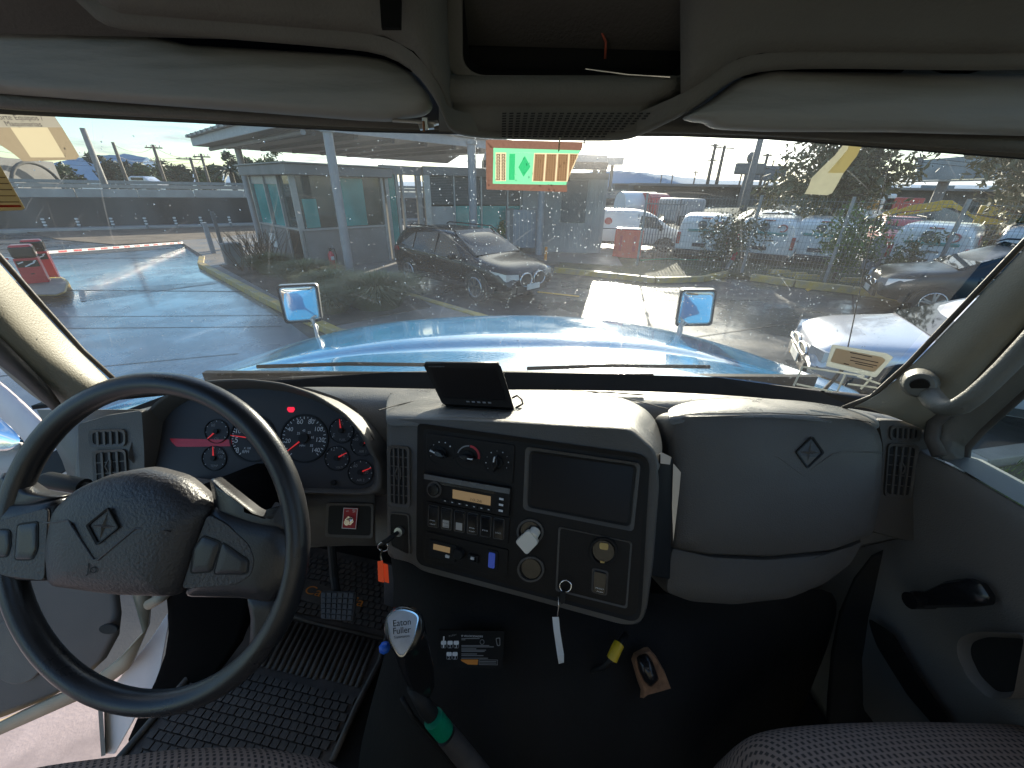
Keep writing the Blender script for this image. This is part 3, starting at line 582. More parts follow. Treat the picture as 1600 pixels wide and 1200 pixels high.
obj('seam', MB().tube([P(925, 613, D=.97), P(985, 624, D=.93), P(1043, 639, D=.85)], .0011, 6), 'black', dash)
face = rp_([(656, 663), (1014, 713), (1000, 960), (988, 968), (654, 879)], [8, 22, 18, 10, 14], 4)
bez = rp_([(667, 674), (806, 693), (1003, 722), (990, 952), (980, 957), (664, 872)], [3, 3, 10, 8, 8, 5], 4)
obj('stack_bezel', MB().frame(SP, ins_(face, -2), ins_(face, 6), .0005, .004, .001), 'dash_dark', dash, smooth='auto')
obj('stack_face', MB().plate(SP, ins_(face, 5), .0, .0012), 'dash_dark', dash)
# heater panel
hq = [(668, 676), (805, 695), (802, 756), (667, 733)]
heater = obj('heater_panel', MB().plate(SP, rp_(hq, 4), .001, .0045), 'dash_dark', dash, bevel=.0008)
for i, (c, a, kind) in enumerate((((691, 707), -25, 0), ((733, 713), -10, 1), ((778, 722), 80, 2))):
    obj('dial_ring', MB().frame(SP, ell(c, 21, 20), ell(c, 19.6, 18.6), .0044, .0052), 'black', heater)
    obj('knob_base', MB().disc(SP, c, .0115, .0045, .009, 20), 'black', heater, bevel=.001)
    ca, sa = math.cos(R(a)), -math.sin(R(a)); L_ = 15.5
    dx, dy = ca*L_, -sa*L_*-1
    p0, p1 = (c[0]-ca*L_, c[1]+sa*L_*-1), (c[0]+ca*L_, c[1]+sa*L_)
    nx, ny = -sa, ca
    kp = [(c[0]-ca*L_, c[1]-sa*L_), (c[0]+nx*5.5, c[1]+ny*5.5), (c[0]+ca*L_, c[1]+sa*L_), (c[0]-nx*5.5, c[1]-ny*5.5)]
    kb = obj('knob', MB().rings([[SP.pt(x, y, h) for x, y in sc_(rp_(kp, 4, 3), k)] for k, h in ((1, .008), (1, .016), (.7, .021))]), 'black_gloss', heater, smooth='auto', bevel=.0006)
    m1 = (c[0]-ca*9, c[1]-sa*9) if kind != 1 else (c[0]+ca*7, c[1]+sa*7); m1 = m1 if kind != 2 else (c[0]-1, c[1]-7)
    obj('pointer', MB().plate(SP, [(m1[0]-ca*4-nx*.9, m1[1]-sa*4-ny*.9), (m1[0]+ca*4-nx*.9, m1[1]+sa*4-ny*.9), (m1[0]+ca*4+nx*.9, m1[1]+sa*4+ny*.9), (m1[0]-ca*4+nx*.9, m1[1]-sa*4+ny*.9)], .018, .0215), 'white_print', heater)
mk = MB()
for k in range(6):
    a = R(200-k*33); mk.disc(SP, (691+17*math.cos(a), 706-16*math.sin(a)), .0005+.0002*k, .0045, .005, 8)
for k in range(9):
    a = R(215-k*31); mk.disc(SP, (778+17.5*math.cos(a), 721-17*math.sin(a)), .0011 if k % 2 else .0006, .0045, .005, 8)
obj('dial_marks', mk, 'white_print', heater, kind='stuff')
def arc(c, r0, r1, a0, a1, n=12): return [(c[0]+r1*math.cos(R(a0+(a1-a0)*i/n)), c[1]-r1*math.sin(R(a0+(a1-a0)*i/n))) for i in range(n+1)], [(c[0]+r0*math.cos(R(a0+(a1-a0)*i/n)), c[1]-r0*math.sin(R(a0+(a1-a0)*i/n))) for i in range(n+1)]
def arcm(c, r0, r1, a0, a1, h0, h1, pl=None):
    pl = pl or SP; o, i = arc(c, r0, r1, a0, a1); return MB().grid([[pl.pt(x, y, h1) for x, y in o], [pl.pt(x, y, h1) for x, y in i]])
obj('hot_arc', arcm((733, 713), 15, 18.5, -12, 80, .0045, .0052), 'red_plate', heater)
obj('cold_arc', arcm((733, 713), 16, 18, 84, 160, .0045, .0052), 'grey_print', heater)
# radio
rq = [(665, 738), (800, 761), (797, 806), (665, 779)]
radio = obj('radio', MB().plate(SP, rp_(rq, 2), .001, .009), 'dash_dark', dash, bevel=.001)
obj('top_strip', MB().plate(SP, sub_q(rq, .01, .99, .02, .2), .009, .0105), 'dash_top', radio)
obj('disc_slot', MB().plate(SP, sub_q(rq, .14, .82, .215, .3), .009, .0096), 'black_gloss', radio)
obj('volume_knob', MB().disc(SP, quadpt(rq, .13, .52), .0125, .009, .018, 24, .0115), 'black_gloss', radio, bevel=.001)
obj('knob_ring', MB().disc(SP, quadpt(rq, .13, .52), .0155, .009, .0125, 24), 'dash', radio)
obj('display', MB().plate(SP, sub_q(rq, .34, .78, .4, .72), .009, .0098), 'lcd_amber', radio)
tpl('display_text', '10:26', SP, quadpt(rq, .55, .68), quadpt(rq, .68, .68), 'lcd_ink', radio, .0101, .005)
bt = MB()
for k in range(7): obj('preset_button', MB().plate(SP, sub_q(rq, .22+k*.085, .29+k*.085, .8, .93), .009, .0108), 'black', radio, bevel=.0004)
for k in range(7): bt.plate(SP, sub_q(rq, .245+k*.085, .265+k*.085, .85, .88), .0108, .0110)
for k in range(3): obj('side_button', MB().plate(SP, sub_q(rq, .86, .94, .36+k*.2, .48+k*.2), .009, .011), 'black', radio, bevel=.0004); bt.plate(SP, sub_q(rq, .88, .93, .38+k*.2, .45+k*.2), .011, .0113)
obj('button_marks', bt, 'white_print', radio, kind='stuff')
# rocker switch row
sq = [(668, 782), (797, 808), (795, 849), (667, 826)]
sw = obj('switch_panel', MB().plate(SP, rp_(sq, 2), .001, .004), 'dash_dark', dash, bevel=.0006)
tx = ['MIR\nHEAT', 'FOG\nLAMPS', '', 'PWR\nPORT', 'PTO', 'UNIT']
for k in range(6):
    u = .09+k*.158; q = sub_q(sq, u-.055, u+.055, .12, .84)
    obj('switch_surround', MB().frame(SP, rp_(ins_(q, -1.5), 3), rp_(q, 3), .004, .0055), 'dash', sw)
    a, b, c, d = [SP.pt(*p, .004) for p in q]; n = SP.n
    r_ = obj('rocker_switch', MB().add([a, b, c, d, a+n*.006, b+n*.006, c+n*.0035, d+n*.0035, (a+d)/2+n*.0025, (b+c)/2+n*.0025], [(4, 5, 9, 8), (8, 9, 6, 7), (0, 1, 5, 4), (2, 3, 7, 6), (0, 4, 8, 7, 3), (1, 2, 6, 9, 5)]), 'black_gloss', sw, bevel=.0006)
    if k in (1, 2): obj('label_plate', MB().plate(SP, sub_q(q, .15, .85, .56, .92), .005, .0078), 'silver_label', sw)
    if tx[k]:
        ls = tx[k].split('\n')
        for j, s in enumerate(ls): tpl('switch_text', s, SP, quadpt(q, .2, .72+.17*j), quadpt(q, .8, .72+.17*j), 'lcd_ink' if k == 1 else 'white_print', sw, .0085, .0022)
# lower panel
lq = [(667, 829), (795, 858), (793, 903), (664, 871)]
lo = obj('lower_panel', MB().plate(SP, rp_(lq, 2), .001, .004), 'dash_dark', dash, bevel=.0006)
obj('hour_meter', MB().plate(SP, sub_q(lq, .06, .38, .25, .85), .004, .007), 'black', lo, bevel=.0006)
obj('meter_display', MB().plate(SP, sub_q(lq, .11, .31, .36, .56), .007, .0076), 'lcd_amber', lo)
obj('meter_button', MB().plate(SP, rp_(sub_q(lq, .26, .31, .64, .74), 1), .007, .0085), 'paper_white', lo)
obj('round_knob', MB().disc(SP, quadpt(lq, .42, .5), .0115, .004, .015, 20, .0095), 'black', lo, bevel=.001)
obj('connector', MB().frame(SP, sub_q(lq, .54, .65, .42, .68), sub_q(lq, .555, .635, .47, .63), .004, .010), 'black', lo)
obj('connector_pins', MB().plate(SP, sub_q(lq, .56, .6, .5, .6), .004, .008), 'white_print', lo)
obj('blue_switch', MB().plate(SP, rp_(sub_q(lq, .775, .85, .2, .72), 2), .004, .009), 'blue_switch', lo, bevel=.0008)
obj('switch_surround', MB().frame(SP, rp_(sub_q(lq, .74, .885, .12, .8), 3), rp_(sub_q(lq, .775, .85, .2, .72), 2), .004, .006), 'black', lo)
# navigation screen recess
nq = [(822, 697), (1001, 723), (990, 829), (818, 795)]
nav = obj('screen_surround', MB().frame(SP, rp_(nq, 8), rp_(ins_(nq, 7), 7), .001, .006, .002), 'dash', dash, smooth='auto')
obj('screen_step', MB().frame(SP, rp_(ins_(nq, 7), 7), rp_(ins_(nq, 11), 6), .0012, .004, .0025), 'dash_dark', nav, smooth='auto')
obj('screen', MB().plate(SP, rp_(ins_(nq, 10.5), 6), .001, .002), 'screen', nav)
# power outlet panel
pq = rp_([(873, 822), (988, 846), (980, 950), (868, 922)], 5)
pp = obj('outlet_panel', MB().frame(SP, pq, ins_(pq, 3), .001, .003, .0015), 'dash', dash, smooth='auto')
obj('outlet_ring', MB().frame(SP, ell((943, 860), 22, 22), ell((943, 860), 18, 18), .001, .007), 'dash_dark', pp, smooth='auto', bevel=.001)
obj('outlet_lid', MB().disc(SP, (943, 860), .0195, .001, .004, 24), 'black_gloss', pp, bevel=.001)
obj('brass_contact', MB().plate(SP, rp_([(937, 846), (951, 848), (950, 858), (937, 856)], 3), .004, .0055), mat('brass', (0.4, 0.3, 0.12), 0.4, 0.6), pp)
obj('brass_contact', MB().plate(SP, rp_([(938, 874), (945, 876), (944, 880), (938, 879)], 1), .004, .0055), 'brass', pp)
q = [(928, 889), (948, 894), (946, 927), (927, 922)]
obj('switch_surround', MB().frame(SP, rp_(ins_(q, -3), 5), rp_(q, 4), .001, .003), 'dash', pp)
obj('rocker_switch', MB().plate(SP, rp_(q, 4), .001, .007), 'black_gloss', pp, bevel=.001)
tpl('switch_text', 'PNDT', SP, (931, 916), (944, 919), 'white_print', pp, .0074, .002); tpl('switch_text', 'AUX', SP, (932, 921), (943, 923.5), 'white_print', pp, .0074, .002)
# round sockets + keyhole
for c, r_ in (((829, 830), .021), ((830, 888), .021)):
    obj('socket_ring', MB().frame(SP, ell(c, 21, 20), ell(c, 18, 17), .001, .005), 'dash', dash, smooth='auto'); obj('socket', MB().disc(SP, c, .018, .0005, .002, 24), 'black_gloss', dash)
ch = thing('phone_charger', 'square cream phone charger plugged into the centre stack below the dark screen', 'charger', SP.pt(827, 843))
sqd = rp_([(808, 841), (829, 822), (845, 842), (826, 862)], 5, 5)
obj('charger_head', MB().rings([[SP.pt(x, y, h) for x, y in sc_(sqd, k)] for k, h in ((.95, .008), (1, .010), (1, .016), (.93, .019))]), 'charger', ch, smooth='auto')
obj('plug_neck', MB().tube([SP.pt(837, 829, .001), SP.pt(834, 834, .012)], .010, 16), 'charger', ch, smooth='auto')
# ---- phone holder / side bracket right of the stack
br = thing('side_bracket', 'dark folding bracket with a bare metal edge on the right flank of the centre stack', 'bracket', P(1040, 800, D=.72))
obj('body', MB().prism([P(1030, 708, D=.70), P(1050, 716, D=.74), P(1046, 905, D=.74), P(1018, 900, D=.70)], [P(1031, 708, D=.73), P(1051, 716, D=.77), P(1047, 905, D=.77), P(1019, 900, D=.73)]), 'black', br, bevel=.002)
obj('metal_edge', MB().prism([P(1052, 724, D=.74), P(1064, 738, D=.74), P(1061, 770, D=.74), P(1052, 846, D=.74), P(1050, 790, D=.74)], [P(1052, 724, D=.744), P(1064, 738, D=.744), P(1061, 770, D=.744), P(1052, 846, D=.744), P(1050, 790, D=.744)]), 'steel', br)
obj('metal_tab', MB().prism([P(1032, 706, D=.70), P(1049, 714, D=.70), P(1047, 726, D=.70), P(1032, 724, D=.70)], [P(1032, 706, D=.71), P(1049, 714, D=.71), P(1047, 726, D=.71), P(1032, 724, D=.71)]), 'steel', br)
# ---- instrument cluster
GP = PL(P(250, 760, D=.86), P(590, 760, D=.83), P(420, 610, D=.895))
co = [(226, 742), (228, 705), (240, 668), (264, 635), (300, 613), (345, 602), (400, 600), (452, 606), (500, 622), (545, 650), (575, 685), (590, 720), (594, 750), (588, 766), (570, 770), (490, 768), (350, 770), (240, 768)]
co = rp_(co, 12, 2)
cl = obj('instrument_cluster', MB().plate(GP, co, -.012, -.002), 'gauge_face', dash)
def gpush(pts, h): return [GP.pt(x, y, h) for x, y in pts]
inn = ins_(co, 6)
hood_o = [(x+(4 if x > 410 else -14), y-(6 if y < 700 else -10)) for x, y in co]
obj('cluster_surround', MB().rings([gpush(inn, -.004), gpush(sc_(inn, 1.0, 1.0), .004), [GP.pt(x, y, .028 if y < 700 else .012) for x, y in co], [GP.pt(x, y, .034 if y < 720 else .014) for x, y in sc_(co, 1.015)], [GP.pt(x, y, .026 if y < 720 else .01) for x, y in sc_(co, 1.045)], [GP.pt(x, y, -.06) for x, y in sc_(co, 1.07)]], False, False), 'dash', dash, smooth=True)
# dash skin round the cluster
skin = LD([[(206, 645, .87), (235, 630, .89), (300, 606, .92), (380, 597, .95), (450, 600, .95), (520, 612, .93), (560, 628, .90), (585, 640, .87), (596, 650, .855)],
           [(200, 700, .865), (222, 700, .865), (240, 700, .88), (380, 690, .92), (450, 690, .92), (540, 700, .88), (585, 700, .85), (594, 700, .846), (600, 702, .846)],
           [(200, 760, .865), (222, 765, .865), (260, 775, .86), (380, 790, .85), (450, 790, .845), (520, 785, .84), (570, 785, .838), (594, 790, .838), (602, 790, .838)],
           [(205, 840, .88), (240, 850, .88), (330, 850, .86), (400, 850, .85), (480, 848, .838), (520, 850, .836), (570, 852, .836), (594, 852, .836), (604, 852, .838)]])
skb = MB().grid(LD([[(x, y, .853-(x-200)*.00005) for x in range(226, 606, 20)] for y in (770, 800, 852)]))
obj('knee_panel', skb, 'dash', dash, smooth=True, solid=.004)
obj('cluster_cover', MB().rings([gpush(sc_(co, 1.03), -.062), gpush(sc_(co, 1.12), -.066)], False, False), 'dash', dash)
def gauge(c, r, lab, ang, big=False, a0=215, a1=-35, nt=9):
    g = obj('gauge', MB().disc(GP, c, r*.86/615*1.0, -.002, -.0012, 36), 'gauge_dial', dash)
    obj('gauge_rim', MB().frame(GP, ell(c, r, r, 36), ell(c, r*.94, r*.94, 36), -.002, .0005), 'black', g, smooth='auto')
    t = MB()
    for k in range(nt):
        a = R(a0+(a1-a0)*k/(nt-1)); w = .55 if big else .4; r1, r2 = r*.9, r*(.80 if k % 2 == 0 else .84)
        px_, py_ = -math.sin(a)*w, -math.cos(a)*w; x1, y1, x2, y2 = c[0]+r1*math.cos(a), c[1]-r1*math.sin(a), c[0]+r2*math.cos(a), c[1]-r2*math.sin(a)
        t.quad(GP.pt(x1-px_, y1-py_, -.0008), GP.pt(x1+px_, y1+py_, -.0008), GP.pt(x2+px_, y2+py_, -.0008), GP.pt(x2-px_, y2-py_, -.0008))
    obj('ticks', t, 'white_print', g, kind='stuff')
    a = R(ang); ca, sa = math.cos(a), math.sin(a); w = .9
    obj('needle', MB().plate(GP, [(c[0]-ca*r*.1+sa*w*1.4, c[1]+sa*r*.1+ca*w*1.4), (c[0]-ca*r*.1-sa*w*1.4, c[1]+sa*r*.1-ca*w*1.4), (c[0]+ca*r*.93-sa*w*.4, c[1]-sa*r*.93-ca*w*.4), (c[0]+ca*r*.93+sa*w*.4, c[1]-sa*r*.93+ca*w*.4)], .001, .002), 'needle_red', g)
    obj('hub_cap', MB().disc(GP, c, r*.2*.86/615, .0, .004, 18), 'black', g)
    for s, dx, dy, w_ in lab:
        tpl('gauge_text', s, GP, (c[0]+dx*r-w_*r/2, c[1]+dy*r), (c[0]+dx*r+w_*r/2, c[1]+dy*r), 'white_print' if big else 'grey_print', g, -.0006)
    return g
gauge((395, 685), 37, [('0', -.68, .60, .13), ('5', -.72, .18, .13), ('10', -.62, -.22, .2), ('15', -.36, -.50, .2), ('20', 0, -.64, .2), ('25', .36, -.50, .2), ('30', .62, -.22, .2), ('35', .62, .18, .24), ('40', .40, .60, .28), ('X 100', -.25, .46, .3), ('RPM', -.32, .62, .28)], 172, True, 230, -50, 41)
gauge((475, 685), 38, [('20', -.68, .18, .22), ('40', -.58, -.3, .22), ('60', -.18, -.6, .24), ('80', .28, -.6, .24), ('100', .6, -.3, .32), ('120', .66, .14, .32), ('140', .48, .56, .3), ('45', -.02, -.28, .12), ('55', .2, -.2, .12), ('35', -.24, -.16, .12), ('65', .34, 0, .12), ('85', .3, .34, .12), ('MPH', -.08, .34, .22)], 218, True, 230, -50, 29)
gauge((533, 673), 19.5, [('1/2', 0, -.45, .34), ('E', -.6, .5, .16), ('F', .6, .5, .16), ('FUEL', .1, .8, .5)], 97)
gauge((566, 694), 19, [('60', -.5, -.3, .3), ('120', .4, -.3, .4), ('AIR 1', 0, .7, .6)], 25)
gauge((526, 716), 19.5, [('12', -.3, -.6, .3), ('16', .5, -.1, .3), ('VOLTS', .2, .8, .6)], 28)
gauge((563, 738), 20, [('60', -.4, -.4, .3), ('120', .4, .1, .4), ('AIR 2', 0, .7, .6)], 22)
gauge((334, 716), 19.5, [('100', .5, 0, .4), ('250', .5, -.4, .4), ('TEMP', 0, .7, .6)], 92)
gauge((338, 674), 19, [('60', -.3, -.4, .3), ('OIL', 0, .7, .4)], 222)
lcdq = [(412, 727), (446, 728), (445, 740), (412, 739)]
obj('lcd_surround', MB().frame(GP, ins_(lcdq, -4), lcdq, -.002, .001), 'black', cl); obj('lcd', MB().plate(GP, lcdq, -.002, -.0005), 'lcd_grey', cl)
obj('telltale', MB().plate(GP, rp_([(449, 636), (459, 636), (460, 640), (457, 644), (451, 644), (448, 640)], 1), -.002, -.001), 'lamp_red', cl)
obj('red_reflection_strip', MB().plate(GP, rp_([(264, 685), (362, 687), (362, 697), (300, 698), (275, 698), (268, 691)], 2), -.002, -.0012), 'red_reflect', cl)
obj('reset_button', MB().disc(GP, (522, 754), .0055, -.002, .006, 14), 'black', cl, bevel=.0008)
obj('inner_shelf', MB().prism([GP.pt(230, 745, -.002), GP.pt(350, 748, -.002), GP.pt(470, 752, -.002), GP.pt(590, 768, -.002)], [GP.pt(230, 770, .05), GP.pt(350, 770, .05), GP.pt(470, 770, .05), GP.pt(590, 772, .02)]), 'dash', cl) if False else None
# red toggle plate in a black pocket
KP = PL(P(500, 780, D=.832), P(600, 780, D=.827), P(550, 850, D=.829))
kq = rp_([(515, 789), (581, 790), (580, 836), (513, 834)], 5)
obj('pocket_rim', MB().frame(KP, ins_(kq, -4), kq, -.004, .005, .003), 'dash', dash, smooth='auto'); obj('pocket', MB().plate(KP, kq, -.003, .003), 'black', dash)
tp = obj('toggle_plate', MB().plate(KP, [(539, 792), (561, 793), (558, 825), (536, 824)], .003, .006), 'red_plate', dash, bevel=.0005)
obj('plate_edge', MB().frame(KP, [(539, 792), (561, 793), (558, 825), (536, 824)], ins_([(539, 792), (561, 793), (558, 825), (536, 824)], 1), .006, .0064), 'white_print', tp)
obj('toggle_nut', MB().disc(KP, (549, 811), .0095, .006, .010, 6), 'chrome', tp); obj('toggle', MB().tube([KP.pt(549, 811, .008), KP.pt(549, 811, .022)], [.005, .006], 14), 'chrome', tp, smooth='auto')
tpl('plate_text', 'NO', KP, (543, 798), (547, 798), 'white_print', tp, .0066); tpl('plate_text', 'SI', KP, (553, 799), (557, 799), 'white_print', tp, .0066)
# ---- vents
def vent(pl, q, nv, nh, hub=True, deep=.012):
    q_ = rp_(q, 7); w = max(p[0] for p in q)-min(p[0] for p in q)
    v = obj('air_vent', MB().frame(pl, ins_(q_, -3), ins_(q_, 1.5), -.002, .004, .002), 'dash', dash, smooth='auto')
    obj('duct', MB().plate(pl, ins_(q_, 1), -.004, .0004), 'grille_hole', v)
    for i in range(nv):
        u = (i+1)/(nv+1); a, b = quadpt(q, u, .02), quadpt(q, u, .98); mb = MB(); t = w*.035
        mb.plate(pl, [(a[0]-t, a[1]), (a[0]+t, a[1]), (b[0]+t, b[1]), (b[0]-t, b[1])], .0004, .0035); obj('slat', mb, 'dash', v)
    for i in range(nh):
        k = (i+1)/(nh+1); a, b = quadpt(q, .02, k), quadpt(q, .98, k); mb = MB()
        mb.plate(pl, [(a[0], a[1]-.7), (b[0], b[1]-.7), (b[0], b[1]+.7), (a[0], a[1]+.7)], .0004, .002); obj('cross_slat', mb, 'dash', v)
    if hub:
        c = quadpt(q, .5, .45)
        for s in (-1, 1): obj('thumb_tab', MB().tube([pl.pt(c[0]+s*2, c[1]-9, .003), pl.pt(c[0]+s*4.5, c[1], .006), pl.pt(c[0]+s*2, c[1]+9, .003)], .0016, 6), 'dash', v)
VP = PL(P(610, 700, D=.812), P(640, 700, D=.803), P(610, 790, D=.812))
VP2 = PN(SP.pt(625, 745, .001), SP.n)
vent(VP2, [(609, 698), (638, 700), (639, 790), (610, 787)], 3, 5)
LV = PL(P(122, 650, D=.86), P(225, 645, D=.85), P(140, 780, D=.86))
lvq = rp_([(121, 662), (168, 648), (222, 640), (226, 700), (228, 800), (128, 790), (122, 720)], 6)
obj('end_panel', MB().rings([[LV.pt(x, y, h) for x, y in sc_(lvq, k)] for k, h in ((1, -.08), (1, -.006), (.98, 0))], False, True), 'dash', dash, smooth='auto')
vent(LV, [(144, 674), (195, 673), (196, 694), (145, 696)], 4, 0, False); vent(LV, [(149, 706), (196, 704), (199, 752), (152, 758)], 3, 2)
RV = PL(P(1380, 660, D=.845), P(1450, 668, D=.85), P(1385, 830, D=.845))
rvq = rp_([(1372, 655), (1400, 655), (1450, 660), (1453, 676), (1446, 760), (1437, 838), (1425, 848), (1362, 832), (1380, 700)], 6)
obj('end_panel', MB().rings([[RV.pt(x, y, h) for x, y in sc_(rvq, k)] for k, h in ((1, -.08), (1, -.006), (.98, 0))], False, True), 'dash', dash, smooth='auto')
vent(RV, [(1392, 667), (1435, 669), (1433, 687), (1391, 685)], 4, 0, False); vent(RV, [(1388, 695), (1431, 698), (1420, 776), (1382, 772)], 3, 4)
# ---- ignition
iq = rp_([(609, 800), (640, 803), (642, 868), (610, 852)], 5)
obj('ignition_panel', MB().frame(VP2, iq, ins_(iq, 2), .0, .003), 'dash', dash, smooth='auto'); obj('ignition_plate', MB().plate(VP2, ins_(iq, 2), -.001, .0015), 'dash_dark', dash)
obj('ignition_lock', MB().tube([VP2.pt(626, 829, 0), VP2.pt(626, 829, .010)], .009, 18), 'steel', dash, smooth='auto')
kk = thing('ignition_key', 'ignition key with a bright orange plastic tag hanging from the lock', 'key', VP2.pt(626, 829, .012))
e0 = VP2.pt(626, 829, .006); e1 = P(598, 850, D=.765)
obj('key_blade', MB().tube([e0, e0+(e1-e0)*.45, e1], [.004, .005, .006], 8), 'black', kk, smooth=True)
rg = [e1+Vector((.010*math.cos(a), .002*math.sin(a), -.008+.010*math.sin(a))) for a in [i*math.pi/8 for i in range(16)]]
obj('key_ring', MB().tube(rg, .0012, 6, True), 'chrome', kk, smooth=True)
obj('chain', MB().tube([P(597, 858, D=.76), P(595, 868, D=.76), P(597, 878, D=.76)], .002, 6), 'chrome', kk)
tp_ = PLD(.758); 
obj('tag', MB().plate(tp_, [(590, 877), (598, 876), (600, 892), (600, 910), (591, 908)], -.001, .001), 'orange_tag', kk, bevel=.0005); obj('tag', MB().plate(PLD(.762), [(599, 880), (606, 882), (608, 911), (601, 909)], -.001, .001), 'orange_tag', kk, bevel=.0005)
# ---- hanging key with white tape tag
hk = thing('hanging_keys', 'keys with a long white paper tag hanging from the lower centre stack', 'keys', SP.pt(885, 908, .01))
obj('key_ring', MB().tube([SP.pt(885+9*math.cos(a), 911+9*math.sin(a), .012) for a in [i*math.pi/9 for i in range(18)]], .0012, 6, True), 'chrome', hk, smooth=True)
obj('key_head', MB().plate(SP, rp_([(878, 918), (886, 917), (884, 935), (879, 938), (875, 930)], 3), .010, .016), 'black', hk, bevel=.001)
obj('wire_loop', MB().tube([SP.pt(874, 927, .013), P(873, 945, D=.69), P(871, 963, D=.69)], .001, 6), 'chrome', hk)
obj('paper_tag', MB().grid([[P(863, 964, D=.69), P(873, 964, D=.692)], [P(865, 985, D=.688), P(875, 985, D=.69)], [P(868, 1005, D=.69), P(878, 1004, D=.69)], [P(871, 1025, D=.685), P(881, 1022, D=.69)], [P(873, 1037, D=.69), P(881, 1035, D=.69)]]), 'paper_white', hk, solid=.0008)
# ---- glove box
GB = PL(P(1045, 700, D=.80), P(1378, 700, D=.82), P(1210, 850, D=.80))
gbo = rp_([(1044, 655), (1060, 646), (1200, 642), (1340, 650), (1372, 664), (1382, 690), (1378, 780), (1366, 838), (1300, 862), (1200, 872), (1100, 868), (1048, 858), (1046, 760)], 10, 3)
m = MB().rings([[GB.pt(x, y, h) for x, y in sc_(gbo, k)] for k, h in ((1.0, -.07), (1.0, -.012), (.985, -.002), (.95, .007), (.85, .012), (.6, .016), (.3, .018))])
gb = obj('glove_box', m, 'dash', dash, smooth='auto')
lid = LD([[(1043, 640, .87), (1060, 631, .90), (1100, 624, .93), (1200, 621, .94), (1300, 631, .93), (1370, 650, .89)], [(1042, 645, .82), (1060, 634, .85), (1100, 629, .88), (1200, 626, .89), (1300, 636, .88), (1375, 655, .86)],
          [(1044, 655, .795), (1070, 647, .80), (1120, 642, .81), (1200, 640, .815), (1300, 647, .815), (1377, 663, .825)], [(1046, 668, .795), (1070, 660, .795), (1120, 655, .80), (1200, 652, .80), (1300, 660, .805), (1379, 676, .82)]])
obj('glove_box_top', MB().grid(lid), 'dash_top', dash, smooth=True, sub=2, solid=.003)
obj('seam', MB().tube([P(x, y, D=.795) for x, y in ((1046, 652), (1090, 646), (1200, 645), (1300, 650), (1360, 660))], .0009, 6), 'black', dash)
low = rp_([(1050, 856), (1100, 868), (1200, 873), (1300, 864), (1362, 846), (1340, 884), (1300, 915), (1240, 940), (1150, 950), (1080, 945), (1040, 930)], 10, 3)
obj('lower_bolster', MB().rings([[GB.pt(x, y, h-.01) for x, y in sc_(low, k)] for k, h in ((1.0, -.08), (1.0, -.012), (.97, .0), (.85, .006), (.5, .008))]), 'dash', dash, smooth='auto')
def emblem(pl, c, w, h_, tilt, parent, hh):
    pts = [(c[0]+tilt, c[1]-h_), (c[0]+w, c[1]+tilt*.2), (c[0]-tilt, c[1]+h_), (c[0]-w, c[1]-tilt*.2)]
    o = rp_(pts, 3, 3); e = obj('emblem', MB().frame(pl, o, sc_(o, .86), hh, hh+.003, hh+.002), 'black', parent, smooth='auto')
    obj('emblem_plate', MB().plate(pl, sc_(o, .86), hh-.002, hh+.0002), 'pad_vinyl', parent)
    t = sc_(pts, .72); C_ = c
    star = []
    for i in range(4): star += [t[i], lerp2(lerp2(t[i], t[(i+1) % 4], .5), C_, .72)]
    obj('emblem_star', MB().rings([[pl.pt(x, y, hh+.0002) for x, y in star], [pl.pt(x, y, hh+.0035) for x, y in sc_(star, .05)]]), 'dash', parent)
    return e
emblem(GB, (1254, 705), 22, 25, 4, dash, .0172)
for pts in ([(1120, 706), (1190, 707), (1206, 712), (1246, 742), (1262, 727), (1290, 708), (1305, 704), (1370, 706)],):
    obj('embossed_line', MB().tube([GB.pt(x, y, .0005+(.0165 if 1195 < x < 1300 else (.0145 if 1150 < x < 1330 else .011))) for x, y in pts], .0016, 8), 'dash', dash, smooth=True)
# ---- monitor on the dash
mo = thing('dash_monitor', 'small black monitor standing on the dashboard above the heater controls', 'monitor', P(740, 635, D=.86))
MP = PL(P(665, 570, D=.87), P(782, 570, D=.845), P(691, 634, D=.835))
mq = [(661, 569), (782, 570), (803, 637), (691, 631)]
mo_o = rp_(mq, 4, 3)
obj('case', MB().rings([[MP.pt(x, y, h) for x, y in sc_(mo_o, k)] for k, h in ((.93, -.026), (.99, -.022), (1, -.004), (1, 0))]), 'dash_dark', mo, smooth='auto')
obj('screen_glass', MB().plate(MP, [quadpt(mq, .07, .1), quadpt(mq, .93, .09), quadpt(mq, .93, .83), quadpt(mq, .07, .84)], .0, .0012), 'screen', mo)
bt = MB()
for k in range(5): obj('button', MB().plate(MP, sub_q(mq, .36+k*.075, .40+k*.075, .90, .93), 0, .002), 'silver_label', mo)
tpl('case_text', 'TFT COLOR MONITOR', MP, quadpt(mq, .05, .075), quadpt(mq, .26, .07), 'grey_print', mo, .0006)
obj('sun_lip', MB().tube([MP.pt(*quadpt(mq, u, .0), -.010) for u in (.02, .3, .6, .97)], .010, 10), 'dash_dark', mo, smooth=True)
obj('foot', MB().box(P(735, 640, D=.85), .13, .05, .006, R(-8)), 'black', mo, bevel=.001)
obj('neck', MB().tube([P(740, 640, D=.855), MP.pt(740, 600, -.02)], .012, 10), 'black', mo)
obj('cable', MB().tube([P(800, 622, D=.86), P(808, 618, D=.86), P(815, 624, D=.85), P(817, 631, D=.845), P(806, 637, D=.84)], .0022, 8), 'black', mo, smooth=True)
mi = thing('round_reading_lamp', 'small chrome round lamp on the dash behind the steering wheel rim', 'lamp', P(268, 628, D=.90))
obj('bulb', MB().dot(P(268, 628, D=.9), .014), 'chrome', mi, smooth=True)
